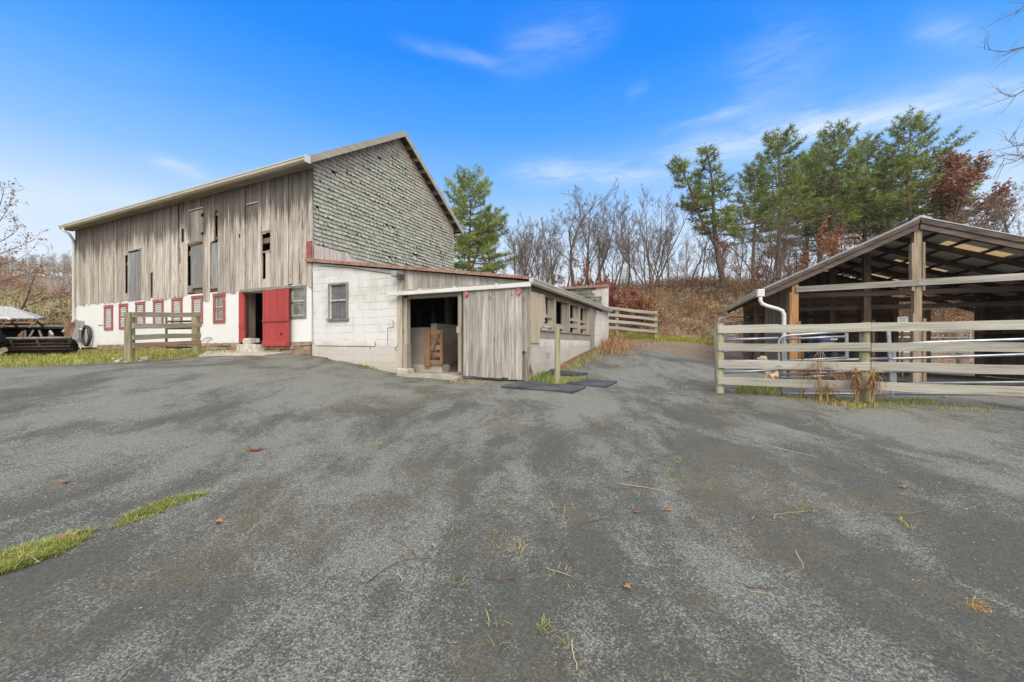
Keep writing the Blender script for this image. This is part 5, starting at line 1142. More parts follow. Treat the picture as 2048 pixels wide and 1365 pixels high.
board_fence('board_fence', FENCE, 'four-rail pale board fence in front of the pole shed', [(p1, 0.06, E(0.405)), (p2, 0.06, E(0.375)), (p3, 0.06, E(0.38))],
            [(p1 - 0.03, p2 + 0.05, rails_a, -0.03), (p2 + 0.055, p3 + 0.02, rails_b, -0.03)], 'fence_wood', 'post_wood', 0.143, pw=0.15, round_post=True)
# small fence by the barn
pa, pb = P(265, 690, 10.5), P(396.5, 690, 12.7)
SF_ = Frame((pa.x, pa.y, 0), pb.x - pa.x, pb.y - pa.y); L = math.hypot(pb.x - pa.x, pb.y - pa.y)
zl = [(630, 629.5), (652.5, 650.5), (675.3, 671), (692.3, 685.5)]
zs = [(EYE + (CY - a) * 10.5 / F, EYE + (CY - b) * 12.7 / F) for a, b in zl]
board_fence('short_fence', SF_, 'short weathered fence with one brown lower rail near the red door', [(0, 0.07, EYE + 65 * 10.5 / F), (L, 0.07, EYE + 63 * 12.7 / F)], [(-0.02, L + 0.09, zs, -0.02)], 'old_fence_wood', 'post_wood', 0.135, rails={3: 'brown_rail_wood'}, pw=0.15, rail_label={3: 'newer brown bottom rail'})
# far fence behind the lean-to
pa, pb = P(1208, 690, 18.3), P(1313, 690, 19.2)
RF_ = Frame((pa.x, pa.y, 0), pb.x - pa.x, pb.y - pa.y); L = math.hypot(pb.x - pa.x, pb.y - pa.y)
zl = [(615.5, 627), (628.5, 640), (641.5, 652), (654.5, 664)]; zs = [(EYE + (CY - a) * 18.3 / F, EYE + (CY - b) * 19.2 / F) for a, b in zl]
um = RF_.u_at(1235)
board_fence('pasture_fence', RF_, 'grey four-rail fence along the leafy bank behind the lean-to', [(um, 0.07, EYE + 73 * 18.5 / F), (L, 0.07, EYE + 68 * 19.2 / F)], [(-0.3, um, [(a + 0.02, a + (b - a) * um / L) for a, b in zs], -0.02), (um + 0.004, L + 0.05, [(a + (b - a) * um / L, b) for a, b in zs], -0.02)], 'fence_wood', 'post_wood', 0.135, pw=0.13)

# ================================================================ tubular gates
def pipe(mb, a, b, r=0.024): mb.tube([a, b], r, 8)
def gate(name, label, members, mat='galv', group=None, uprights=(), r=0.022):
    "members: polylines of world points (tubes); uprights: pairs"
    base = members[0][0]; t0 = empty(name, (base.x, base.y, G(base.x, base.y)), label, 'gate', 0, group); off = Vector(t0.location)
    for mm in members:
        k = MB(); k.tube([p - off for p in mm], r, 8); k.build('pipe', M[mat], t0, smooth=True)
    for (a, b, w) in uprights:
        k = MB(); a, b = a - off, b - off; k.beam(a, b, w, 0.02, up=(0, 1, 0)); k.build('upright', M[mat], t0)
    return t0
def fv(px, py, v=0.40):
    u = FENCE.u_at(px, v); p = FENCE.w(u, v); return Vector((p.x, p.y, FENCE.z_at(py, u, v)))
gate('pipe_gate', 'galvanized walk-through gate with a rounded corner behind the first fence post span',
     [[fv(1563, 795), fv(1558, 720), fv(1557, 690), fv(1559, 680), fv(1566, 674), fv(1578, 671.5), fv(1640, 667), fv(1700, 663), fv(1780, 660)], [fv(1572, 678.5), fv(1693, 673.5)], [fv(1563, 723), fv(1693, 716)], [fv(1563, 724.5), fv(1783, 717)],
      [fv(1563, 740.5), fv(1700, 735)], [fv(1563, 749.5), fv(1700, 743.5), fv(1785, 744)], [fv(1563, 757), fv(1690, 750)], [fv(1567, 788), fv(1785, 788.5)]], uprights=[(fv(1569, 672), fv(1571, 722), 0.05), (fv(1693, 666), fv(1694, 718), 0.05), (fv(1777, 660), fv(1785, 790), 0.06)])
gate('pipe_gate', 'long sagging tubular gate reaching past the shed centre post', [[fv(1786, 690, .5), fv(1858, 685, .5), fv(2048, 679, .5), fv(2140, 676, .5)], [fv(1705, 721, .5), fv(1786, 718, .5), fv(2048, 709.5, .5), fv(2140, 707, .5)], [fv(1786, 744, .5), fv(2140, 738, .5)], [fv(1786, 768, .5), fv(2048, 765, .5), fv(2140, 764, .5)], [fv(1786, 788.5, .5), fv(2048, 789, .5), fv(2140, 789, .5)]],
     uprights=[(fv(1788, 688, .5), fv(1790, 789, .5), 0.05), (fv(2130, 676, .5), fv(2130, 792, .5), 0.05)])
gate('pipe_gate', 'narrow tubular gate hung beside the round end post of the board fence', [[fv(1432, 770, .25), fv(1431, 690, .25), fv(1430, 668, .25), fv(1433, 657, .25), fv(1440, 654, .25), fv(1557, 651, .25)], [fv(1432, 681, .25), fv(1557, 676.5, .25)], [fv(1432, 705, .25), fv(1557, 699, .25)], [fv(1432, 722, .25), fv(1557, 722.5, .25)], [fv(1432, 747, .25), fv(1557, 740, .25)]])
def pd(px, py, d): return P(px, py, d)
gate('pipe_gate', 'distant tubular gate at the far corner of the pole shed', [[pd(1438, 690, 15.6), pd(1438, 642, 15.6), pd(1440, 637, 15.6), pd(1446, 635.5, 15.6), pd(1500, 634, 15.0)], [pd(1438, 642.5, 15.6), pd(1500, 645.5, 15.0)], [pd(1438, 656, 15.6), pd(1500, 658, 15.0)], [pd(1438, 671, 15.6), pd(1500, 671, 15.0)], [pd(1438, 676, 15.6), pd(1500, 677, 15.0)]])
gate('pipe_gate', 'row of pale tubular rails seen through the opening at the back of the shed', [[pd(1770, y0, 17.5), pd(1965, y1, 17.5)] for y0, y1 in ((664, 665), (675, 676), (689, 690), (705, 705), (716, 716))], uprights=[(pd(1941, 662, 17.5), pd(1941, 722, 17.5), 0.07)], r=0.03)
k = MB(); p = pd(1919, 664, 17.9); k.tube([(p.x, p.y, G(p.x, p.y) - 0.1), (p.x, p.y, p.z)], 0.11, 10); o = k.build('fence_post', M['post_wood'], None); tag(o, 'mossy wooden post among the pale rails beyond the shed', 'post')
# green gate behind the short fence
sf = lambda px, py, d=12.2: P(px, py, d)
gate('pipe_gate', 'dark green tubular gate behind the short weathered fence', [[sf(333, 696, 12), sf(332.5, 635, 12)], [sf(333, 643.5, 12), sf(391, 643, 12.9)], [sf(333, 657.5, 12), sf(391, 657, 12.9)], [sf(333, 695.5, 12), sf(391, 694.5, 12.9)]], mat='green_pipe', r=0.03)

# ================================================================ post and rubber mats by the lean-to
pb = on_ground(1114.5, 770); k = MB(); d = pb.y; zt = EYE + (CY - 653.5) * d / F; w = 5.6 * d / F
k.tube([(0, 0, -0.2), (0.004, 0, 0.6), (0, 0, zt - pb.z)], [w * 1.05, w, w * 0.96], 12); o = k.build('timber_post', M['post_wood'], None); o.location = pb; tag(o, 'lone round timber post standing before the open-sided lean-to wall', 'post')
def mat_on_ground(px, label, mat='mat_rubber', h=0.03):
    ps = [on_ground(a, b) for a, b in px]; n = len(ps); c = sum(ps, Vector()) / n; k = MB()
    ring = []
    for i in range(n):
        a, b = ps[i], ps[(i + 1) % n]
        for f_ in (0, 0.25, 0.5, 0.75): q = a.lerp(b, f_); q.z = G(q.x, q.y) + YARD; ring.append(q - c)
    m = len(ring); cz = Vector((0, 0, G(c.x, c.y) + YARD + h - c.z))
    top = [p + Vector((0, 0, h + 0.012 * math.sin(i * 1.7))) for i, p in enumerate(ring)]; bot = [p - Vector((0, 0, 0.02)) for p in ring]
    k.add(top + [cz], [(i, (i + 1) % m, m) for i in range(m)], None, 0.5); k.add(top + bot, [(i, i + m, (i + 1) % m + m, (i + 1) % m) for i in range(m)], None, 0.5)
    o = k.build('rubber_mat', M[mat], None); o.location = c; tag(o, label, 'mat')
mat_on_ground([(1002, 779.5), (1036, 768), (1172, 779.5), (1144, 791.5)], 'large black rubber mat on the asphalt in front of the post')
mat_on_ground([(1133, 773), (1158, 763), (1234, 768.5), (1211, 779.5)], 'pale-edged grey rubber mat beside the timber post on the far side')
mat_on_ground([(1090, 752), (1101, 744), (1176, 752), (1152, 757)], 'dark ragged rubber mat along the white block wall', 'rubber')
k = MB(); a, b = P(1058, 727, 9.2), P(1064.5, 750, 9.05); k.beam(a, b, 0.05, 0.012, (0, 1, 0)); o = k.build('rusty_bar', M['rust'], None); tag(o, 'short rusty bar leaning at the corner of the lean-to', 'bar')
# ================================================================ trees, shrubs, grass
RT = random.Random(11)
def rvec(rs):
    while True:
        v = Vector((rs.uniform(-1, 1), rs.uniform(-1, 1), rs.uniform(-1, 1)))
        if 0.05 < v.length < 1: return v.normalized()
def grow(trunk, twigs, rs, p, d, length, r, level, maxlev, spread=0.6, up=0.25, nseg=5, kids=(4, 6), wander=0.12, tips=None, kid_len=(0.42, 0.62), start=0.25, minr=0.006, thin=0.25):
    pts = [p.copy()]; rad = [r]; q = p.copy(); dd = d.normalized()
    for i in range(nseg):
        dd = (dd + rvec(rs) * wander + Vector((0, 0, up * 0.25))).normalized(); q = q + dd * (length / nseg); pts.append(q.copy()); rad.append(max(minr * 0.8, r * (1 - (1 - thin) * (i + 1) / nseg)))
    (trunk if level < 2 else twigs).tube(pts, rad, 8 if level == 0 else 5 if level == 1 else 3, cap=False)
    if tips is not None and level >= maxlev - 1: tips += [(pts[k], level) for k in range(2, len(pts))]
    if level >= maxlev: return
    n = rs.randint(*kids) + (2 if level == 0 else 0)
    for k in range(n):
        f = start + (1 - start) * (k + rs.random()) / n if level == 0 else 0.15 + 0.85 * (k + rs.random()) / n
        i = min(int(f * nseg), nseg - 1); ff = f * nseg - i; b = pts[i].lerp(pts[i + 1], ff); ax = (pts[i + 1] - pts[i]).normalized()
        s = rvec(rs); s = (s - ax * s.dot(ax)); s = s.normalized() if s.length > 0.01 else Vector((1, 0, 0))
        sp = spread * rs.uniform(0.7, 1.3); nd = (ax * math.cos(sp) + s * math.sin(sp)); nd.z += up * 0.5; nd.normalize()
        rr = (rad[i] * (1 - ff) + rad[i + 1] * ff) * rs.uniform(0.45, 0.65); ll = length * rs.uniform(*kid_len) * (1.15 - 0.55 * f if level == 0 else 1.1 - 0.45 * f)
        grow(trunk, twigs, rs, b, nd, ll, max(rr, minr), level + 1, maxlev, spread, up, max(3, nseg - 1), kids, wander * 1.15, tips, kid_len, start, minr, thin)
def leaf_cloud(mb, rs, tips, n_per, size, spread):
    for (p, lv) in tips:
        for _ in range(n_per):
            c = p + rvec(rs) * rs.uniform(0, spread); a = rvec(rs); b = a.cross(rvec(rs)); 
            if b.length < 0.05: continue
            b.normalize(); s = size * rs.uniform(0.6, 1.3)
            mb.add([c - a * s, c + b * s * 0.5, c + a * s, c - b * s * 0.5], [(0, 1, 2, 3)], None, rs.random())
PROTO = {}
def make_tree_meshes(kind, seed, **kw):
    rs = random.Random(seed); tr, tw, lf = MB(), MB(), MB(); tips = []
    h = kw.get('h', 10.0); stems = kw.get('stems', 1); r0 = kw.get('r', 0.16); maxlev = kw.get('maxlev', 4)
    for s_ in range(stems):
        ang = 6.28 * s_ / max(stems, 1) + rs.random(); lean = kw.get('lean', 0.06) if stems == 1 else kw.get('lean', 0.22)
        d = Vector((math.cos(ang) * lean, math.sin(ang) * lean, 1))
        if 'dir' in kw: d = Vector(kw['dir'][s_])
        grow(tr, tw, rs, Vector((math.cos(ang) * 0.15 * (stems > 1), math.sin(ang) * 0.15 * (stems > 1), -0.3)), d, h * (rs.uniform(0.8, 1.0) if stems > 1 else 0.95), r0 * (1 if stems == 1 else 0.75), 0, maxlev, kw.get('spread', 0.55), kw.get('up', 0.35), 8, kw.get('kids', (4, 6)), kw.get('wander', 0.10), tips, kw.get('kid_len', (0.36, 0.55)), kw.get('start', 0.22), kw.get('minr', 0.009))
    leaves = kw.get('leaves', 0)
    if leaves: leaf_cloud(lf, rs, tips, leaves, kw.get('lsize', 0.09), kw.get('lspread', 0.35))
    return tr, tw, lf
def tree(name, kind, px, d, top_py, label, seed, group='bare trees on the wooded bank', cat='tree', bark='bark', twig='twig', leaf=None, sx=1.0, rz=None, **kw):
    x = (px - CX) * d / F; z = G(x, d); htarget = EYE + (CY - top_py) * d / F - z
    key = (kind, seed)
    t0 = empty(name, (x, d, z), label, cat, RT.uniform(0, 6.28) if rz is None else rz, group)
    if key not in PROTO:
        tr, tw, lf = make_tree_meshes(kind, seed, **kw)
        hh = max(v[2] for v in tw.v) if tw.v else 1
        a = tr.build('trunk', M[bark], t0, smooth=True, recalc=False); b = tw.build('crown', M[twig], t0, recalc=False); c = None
        if lf.f: c = lf.build('leaves', M[leaf or 'orange_leaf'], b, recalc=False)
        PROTO[key] = (a, b, c, hh)
    else:
        a, b, c, hh = PROTO[key]; a2, b2 = a.copy(), b.copy(); COL.objects.link(a2); COL.objects.link(b2); a2.parent = t0; b2.parent = t0
        if c: c2 = c.copy(); COL.objects.link(c2); c2.parent = b2
    s = htarget / hh; t0.scale = (s * sx, s * sx, s); return t0
ORD = ['first', 'second', 'third', 'fourth', 'fifth', 'sixth', 'seventh', 'eighth', 'ninth', 'tenth', 'eleventh', 'twelfth', 'thirteenth', 'fourteenth', 'fifteenth', 'sixteenth']
K1 = dict(h=10, r=0.15, maxlev=4, kids=(5, 7), spread=0.72, up=0.20, kid_len=(0.36, 0.60), wander=0.15)
K2 = dict(h=10, r=0.14, stems=3, lean=0.24, maxlev=4, kids=(5, 6), spread=0.66, up=0.22, start=0.25, wander=0.17)
K3 = dict(h=10, r=0.17, maxlev=4, kids=(4, 5), spread=0.75, up=0.25, wander=0.22, start=0.35)
K4 = dict(h=10, r=0.13, stems=6, lean=0.38, maxlev=4, kids=(4, 6), spread=0.58, up=0.28, start=0.15, wander=0.14)
K5 = dict(h=10, r=0.10, maxlev=4, kids=(5, 6), spread=0.6, up=0.3, start=0.3, kid_len=(0.3, 0.48), wander=0.14)
bank = [(1000, 430, 36, 'a', K5, 21, 'slim bare tree standing closest to the light green pine'), (1040, 412, 33, 'b', K2, 22, 'three-stemmed bare tree just past the light green pine'), (1078, 425, 30, 'c', K4, 23, 'bushy many-stemmed bare tree above the lean-to roof edge'),
        (1112, 425, 34, 'a', K1, 24, 'upright bare tree over the red edge of the shingled wall'), (1147, 372, 30, 'd', K3, 25, 'tall crooked bare tree with forked top above the shingled wall'), (1180, 356, 33, 'b', K2, 26, 'tallest bare tree with three slender stems behind the shingled wall'),
        (1207, 392, 31, 'a', K1, 27, 'dark bare tree rising beside the crimson shrub'), (1236, 386, 35, 'e', K5, 28, 'thin straight bare tree left of the vase-shaped one'), (1302, 372, 29, 'c', K4, 29, 'big vase-shaped bare tree with many stems on the bank'),
        (1338, 450, 36, 'a', K1, 30, 'small bare tree between the vase-shaped tree and the leaning pine'), (1385, 455, 31, 'd', K3, 31, 'low spreading bare tree under the leaning pine'), (1268, 440, 38, 'e', K5, 32, 'faint thin bare sapling behind the vase-shaped tree'),
        (1360, 470, 29, 'b', K2, 33, 'low tangled bare tree on the bank before the leaning pine')]
bank += [(975, 450, 40, 'a', K1, 27, 'bare tree half hidden by the light green pine'), (1058, 430, 38, 'a', K1, 30, 'dark bare tree deep behind the lean-to roof edge'), (1095, 440, 41, 'b', K2, 26, 'deep bare tree behind the bushy many-stemmed one'), (1130, 415, 37, 'e', K5, 21, 'slim bare tree left of the crooked forked one'), (1165, 430, 40, 'a', K1, 24, 'bare tree between the crooked and the tallest bare trees'),
         (1222, 420, 39, 'b', K2, 22, 'bare tree behind the dark one at the crimson shrub'), (1255, 415, 33, 'a', K1, 27, 'bare tree closely left of the vase-shaped one'), (1322, 420, 33, 'b', K2, 26, 'bare tree close right of the vase-shaped one'), (1400, 440, 36, 'a', K1, 24, 'bare tree behind the leaning pine trunk'), (1425, 470, 34, 'b', K2, 22, 'small bare tree at the leaning pine foot'), (1480, 440, 33, 'a', K1, 30, 'bare tree between the leaning pine and the pine group')]
for (px, top, d, kd, K, seed, lab) in bank: tree('bare_tree', kd, px, d, top, lab, seed, sx=1.0 if kd != 'd' else 1.1, **K)
row2 = [(1530, 400, 27.5, 'b', K2, 22, 'pale bare tree in front of the pines near the shed gutter'), (1565, 430, 26.5, 'a', K1, 24, 'bare tree above the slope of the shed roof'), (1600, 450, 29, 'c', K4, 23, 'many-stemmed bare tree above the middle of the shed roof slope'),
        (1655, 400, 27, 'e', K5, 28, 'straight pale bare tree before the dark pines'), (1712, 425, 26, 'b', K2, 26, 'bare tree with upright stems left of the shed peak'), (1765, 440, 28, 'a', K1, 27, 'bare tree close behind the shed peak')]
for (px, top, d, kd, K, seed, lab) in row2: tree('bare_tree', kd, px, d, top, lab, seed, group='bare trees in front of the pines', **K)
row3 = [(1925, 380, 27, 'd', K3, 25, 'pale twisted bare tree before the red oak'), (1975, 400, 25, 'c', K4, 29, 'many-stemmed bare tree past the red oak'), (2020, 370, 28, 'd', K3, 31, 'spreading bare tree past the red oak at the picture edge'), (1880, 430, 25, 'b', K2, 33, 'bare thicket tree between shed peak and red oak'), (2055, 340, 24, 'a', K1, 24, 'tall bare tree at the end of the shed roof')]
for (px, top, d, kd, K, seed, lab) in row3: tree('bare_tree', kd, px, d, top, lab, seed, group='bare trees past the red oak', **K)
# orange-leaved saplings
SAP = dict(h=5, r=0.06, maxlev=3, kids=(4, 6), spread=0.9, up=0.15, start=0.2, leaves=1, lsize=0.10, lspread=0.30)
for (px, top, d, seed, lab) in [(1170, 505, 31, 41, 'orange-leaved sapling behind the end of the lean-to roof'), (1535, 500, 28, 42, 'rusty-leaved sapling under the pines by the shed gutter'), (1625, 445, 27, 43, 'orange-leaved sapling over the shed roof slope'), (1440, 470, 33, 44, 'rusty-leaved sapling at the foot of the leaning pine'), (1580, 510, 30, 41, 'low orange sapling behind the shed roof slope'), (1690, 450, 29, 42, 'rusty sapling behind the pale trunks near the shed peak'), (1500, 520, 31, 43, 'small orange sapling behind the shed gutter end'), (1655, 470, 33, 44, 'faint orange sapling deep among the pine trunks'), (1120, 530, 34, 42, 'low rusty sapling above the red ridge of the shingled wall')]:
    tree('leafy_sapling', 's', px, d, top, lab, seed, group='orange-leaved saplings', leaf='orange_leaf', **SAP)
SHR = dict(h=3, r=0.035, stems=6, lean=0.5, maxlev=3, kids=(5, 6), spread=0.8, up=0.2, start=0.1, leaves=1, lsize=0.07, lspread=0.22)
tree('crimson_shrub', 'h', 1238, 24, 574, 'crimson-leaved shrub at the corner of the shingled wall', 51, group='russet shrubs', cat='shrub', leaf='crimson_leaf', sx=1.0, **SHR)
tree('crimson_shrub', 'h', 1193, 24.5, 548, 'dark red shrub poking above the red ridge of the shingled wall', 51, group='russet shrubs', cat='shrub', leaf='crimson_leaf', sx=0.75, **SHR)
tree('russet_shrub', 'g', 1272, 22.5, 585, 'orange-brown shrub behind the four-rail pasture fence', 52, group='russet shrubs', cat='shrub', leaf='orange_leaf', sx=1.2, **SHR)
tree('russet_shrub', 'g', 1300, 23.2, 615, 'low rusty shrub past the pasture fence end', 52, group='russet shrubs', cat='shrub', leaf='orange_leaf', sx=1.2, **SHR)
# red oak
OAK = dict(h=9, r=0.22, maxlev=4, kids=(4, 6), spread=0.7, up=0.25, start=0.3, leaves=2, lsize=0.12, lspread=0.6)
tree('red_oak', 'o', 1930, 36, 300, 'oak with dark red autumn leaves beside the tall pines', 61, group=None, leaf='oak_leaf', sx=1.2, **OAK)

# ---------------------------------------------------------------- pines
def pine_meshes(seed, h, rad, base_f, trunk_r, lean=(0, 0), bare=0.0, droop=0.1, dens=1.0, twin=None, light_=False):
    rs = random.Random(seed); tr, nd = MB(), MB()
    def stem(p0, p1, r0, hb, ht, R_):
        pts = [p0.lerp(p1, i / 9) + Vector((math.sin(i * 0.7 + seed) * 0.10, math.cos(i * 0.9 + seed) * 0.10, 0)) * (0 if i == 0 else 1) for i in range(10)]
        tr.tube(pts, [r0 * (1 - 0.9 * i / 9) + 0.01 for i in range(10)], 8, cap=False)
        H = (p1 - p0).length; z = hb * H
        # dead lower stubs
        zz = hb * H * 0.45
        while zz < hb * H:
            b = p0.lerp(p1, zz / H); a = rs.uniform(0, 6.28); L = rs.uniform(0.4, 1.6); tr.tube([b, b + Vector((math.cos(a) * L * .6, math.sin(a) * L * .6, -0.02)), b + Vector((math.cos(a) * L, math.sin(a) * L, rs.uniform(-.2, .2)))], [0.03, 0.02, 0.008], 4, cap=False); zz += rs.uniform(0.3, 0.7)
        while z < H * 0.985:
            f = (z / H - hb) / (1 - hb); nb = rs.randint(4, 6); prof = (1 - f) ** (0.42 if light_ else 0.82) * (0.55 + 0.45 * min(1, f / 0.18))
            a0 = rs.uniform(0, 6.28)
            for k in range(nb):
                if rs.random() < bare: continue
                a = a0 + 6.283 * k / nb + rs.uniform(-0.35, 0.35); lob = 0.88 + 0.30 * math.sin(2 * a + z * 0.9 + seed) * math.sin(a + z * 1.7 + seed * 2); L = R_ * (prof * rs.uniform(0.55, 1.2) * lob + 0.12); b = p0.lerp(p1, min(1, z / H + rs.uniform(-0.01, 0.01)))
                rise = 0.10 + 0.75 * f * f + rs.uniform(-0.12, 0.12); out = Vector((math.cos(a), math.sin(a), 0)); side = Vector((-math.sin(a), math.cos(a), 0)); m = 5; bp = []
                for i in range(m + 1): s = i / m; bp.append(b + out * (L * s) + Vector((0, 0, L * (rise * s * (0.5 + 0.6 * s) - droop * s * (1 - s) * 2))))
                tr.tube(bp, [0.012 + 0.05 * (1 - i / m) * (L / R_) for i in range(m + 1)], 4, cap=False)
                nt = max(5, int(L * 9 * dens))
                for j in range(nt):
                    s = 0.25 + 0.75 * ((j + rs.random()) / nt) ** 0.85; i = min(int(s * m), m - 1); c = bp[i].lerp(bp[i + 1], s * m - i)
                    wdt = L * 0.32 * (1.15 - s) + 0.12; off = rs.uniform(-1, 1) * wdt; c = c + side * off + out * abs(off) * 0.35 + Vector((0, 0, rs.uniform(-0.04, 0.10) + abs(off) * 0.12)); tone = min(1, max(0, rs.gauss(0.45, 0.22)))
                    for _ in range(8):
                        v = (out * 0.5 + side * (0.5 if off > 0 else -0.5) * rs.random() + Vector((0, 0, 0.45)) + rvec(rs) * 0.85).normalized(); ln = rs.uniform(0.22, 0.50); w = v.cross(rvec(rs))
                        if w.length < 0.1: continue
                        w = w.normalized() * rs.uniform(0.016, 0.034); nd.add([c - w, c + w, c + v * ln + w * 0.3, c + v * ln - w * 0.3], [(0, 1, 2, 3)], None, min(1, max(0, tone + rs.uniform(-0.12, 0.12))))
            z += rs.uniform(0.42, 0.66) * (1.0 if f < 0.75 else 0.75)
    stem(Vector((0, 0, -0.4)), Vector((lean[0], lean[1], h)), trunk_r, base_f, 1.0, rad)
    if twin:
        z0, dx, dy, h2, r2 = twin; stem(Vector((lean[0] * z0 / h, lean[1] * z0 / h, z0)), Vector((dx, dy, h2)), trunk_r * 0.62, 0.42, 1.0, r2)
    return tr, nd
PINE = {}
def pine(px, d, top_py, label, seed, light=False, rz=0.0, sx=1.0, group='tall pines behind the shed', **kw):
    x = (px - CX) * d / F; z = G(x, d); H = EYE + (CY - top_py) * d / F - z; t0 = empty('pine_tree', (x, d, z), label, 'tree', rz, group)
    if seed not in PINE:
        tr, nd = pine_meshes(seed, **kw); a = tr.build('trunk', M['pine_bark'], t0, smooth=True, recalc=False); b = nd.build('crown', M['needles_light' if light else 'needles'], t0, recalc=False); PINE[seed] = (a, b, kw['h'])
    else:
        a, b, _ = PINE[seed]
        for o in (a, b): c = o.copy(); COL.objects.link(c); c.parent = t0
    s = H / PINE[seed][2]; t0.scale = (s * sx, s * sx, s)
pine(940, 34, 362, 'light green pine standing just behind the barn gable', 71, True, group=None, h=13.5, rad=4.0, base_f=0.30, trunk_r=0.22, dens=1.35, light_=True, twin=(4.5, 2.4, 0.6, 10.2, 2.4))
pine(1448, 30, 286, 'sparse leaning pine with two bare lower trunks on the bank', 72, group=None, h=11, rad=2.3, base_f=0.40, trunk_r=0.24, lean=(-1.1, 0.6), bare=0.25, dens=1.15, twin=(2.6, -3.5, 0.4, 9.8, 1.8))
pines = [(1508, 39, 335, 73, 0.0, 1.0, 'pine at the near edge of the tall pine group'), (1558, 40, 268, 74, 1.1, 1.0, 'dense pine with a narrow dark top in the pine group'), (1610, 46, 315, 75, 0.4, 1.1, 'lower pine half hidden in the middle of the group'),
         (1668, 42, 260, 73, 2.2, 1.0, 'pine with a split feathery top in the pine group'), (1732, 44, 282, 74, 3.0, 1.0, 'broad pine next to the tallest one'), (1782, 49, 318, 75, 2.0, 1.0, 'shorter pine deep behind the shed peak'),
         (1820, 40, 238, 76, 0.6, 1.0, 'tallest pine of the group with long upswept branches'), (1872, 45, 310, 73, 4.0, 1.1, 'pine next to the red oak'), (1640, 52, 300, 76, 2.5, 1.0, 'far pine filling the middle of the group')]
PK = {73: dict(h=15, rad=4.6, base_f=0.42, trunk_r=0.24, dens=1.05), 74: dict(h=16, rad=4.6, base_f=0.42, trunk_r=0.25, dens=1.1), 75: dict(h=13, rad=4.2, base_f=0.34, trunk_r=0.22, dens=1.0), 76: dict(h=18, rad=5.4, base_f=0.44, trunk_r=0.28, bare=0.10, dens=1.0)}
for (px, d, top, seed, rz, sx, lab) in pines: pine(px, d, top, lab, seed, False, rz, sx, **PK[seed])

# ---------------------------------------------------------------- trees on the left hillside, and branches reaching in at both edges
LK = dict(h=9, r=0.24, stems=2, lean=0.3, maxlev=4, kids=(4, 6), spread=0.6, up=0.3, start=0.3, wander=0.16)
tree('bare_tree', 'l', 118, 42, 482, 'large forked bare tree on the slope behind the barn end', 81, group='hazy bare trees beyond the barn', bark='hazed_bark', twig='hazed_bark', **LK)
tree('bare_tree', 'l2', 62, 48, 520, 'smaller bare tree on the slope behind the reel machine', 82, group='hazy bare trees beyond the barn', bark='hazed_bark', twig='hazed_bark', **K1)
tree('bare_tree', 'l2', 138, 55, 495, 'thin bare tree seen against the barn downspout', 82, group='hazy bare trees beyond the barn', bark='hazed_bark', twig='hazed_bark', **K1)
OL = dict(h=6, r=0.10, stems=2, lean=0.3, maxlev=3, kids=(6, 8), spread=0.9, up=0.05, start=0.12, leaves=1, lsize=0.065, lspread=0.4)
tree('orange_tree', 'ol', 18, 30, 505, 'low spreading tree with sparse orange leaves behind the pale shed roof', 83, group=None, leaf='pale_orange', sx=1.7, **OL)
def edge_tree(name, label, px, d, limbs, rr, leaf=None, seed=91, group=None):
    "a tree whose trunk stands just outside the picture and whose limbs reach in; limbs: polylines of photo pixels"
    x = (px - CX) * d / F; z = G(x, d); t0 = empty(name, (x, d, z), label, 'tree', 0, group); rs = random.Random(seed); tr, tw, lf = MB(), MB(), MB(); tips = []
    h = 9.5 if px < 0 else 12.5; tr.tube([Vector((0.05 * math.sin(i), 0.05 * math.cos(i * 2), h * i / 9 - 0.3)) for i in range(10)], [0.22 * (1 - i / 10.5) + 0.02 for i in range(10)], 8, cap=False)
    sgn = -1 if px < 0 else 1
    for i in range(14):
        f_ = 0.35 + 0.62 * i / 13; v_ = Vector((sgn * rs.uniform(0.35, 1.0), rs.uniform(-0.8, 0.8), rs.uniform(0.3, 0.8))); grow(tr, tw, rs, Vector((0, 0, h * f_ - 0.3)), v_, h * 0.36 * (1.15 - 0.6 * f_), 0.07 * (1.2 - f_), 1, 3, 0.6, 0.2, 5, (4, 5), 0.14, None, (0.4, 0.6), 0.2, 0.006)
    for (pts, dd) in limbs:
        w = [P(a, b, d + dd * k / len(pts)) - Vector((x, d, z)) for k, (a, b) in enumerate(pts)]; root = Vector((0, 0, w[0].z - 0.8)); chain = [root] + w; m = len(chain)
        tr.tube(chain, [rr * (1 - 0.85 * i / (m - 1)) for i in range(m)], 5, cap=False)
        for i in range(1, m - 1):
            for _ in range(3):
                ax = (chain[i + 1] - chain[i]).normalized(); s = rvec(rs); nd_ = (ax * 0.8 + s * 0.7).normalized(); grow(tr, tw, rs, chain[i].lerp(chain[i + 1], rs.random()), nd_, rs.uniform(0.35, 0.9), rr * 0.28, 2, 3, 0.6, 0.1, 4, (2, 3), 0.16, tips, (0.4, 0.6), 0.2, 0.004)
    if leaf: leaf_cloud(lf, rs, tips, 1, 0.055, 0.15)
    tr.build('trunk', M['bark'], t0, smooth=True, recalc=False); b = tw.build('crown', M['bark'], t0, recalc=False)
    if lf.f: lf.build('leaves', M[leaf], b, recalc=False)
edge_tree('bare_tree', 'nearby bare tree beyond the shed whose twigs cross the sky at the frame edge', 2190, 13, [([(2110, 65), (2046, 95), (2010, 104), (1968, 99)], .3), ([(2110, 140), (2050, 180), (2028, 193), (2010, 192)], .4), ([(2120, 250), (2060, 288), (2030, 293), (2012, 278)], .3), ([(2120, 285), (2060, 310), (2025, 325), (1995, 333)], -.3),
          ([(2120, 320), (2080, 318), (2040, 312), (2006, 306)], .2), ([(2110, -40), (2060, 0), (2040, 20), (2028, 32)], .2)], 0.035, None, 93)
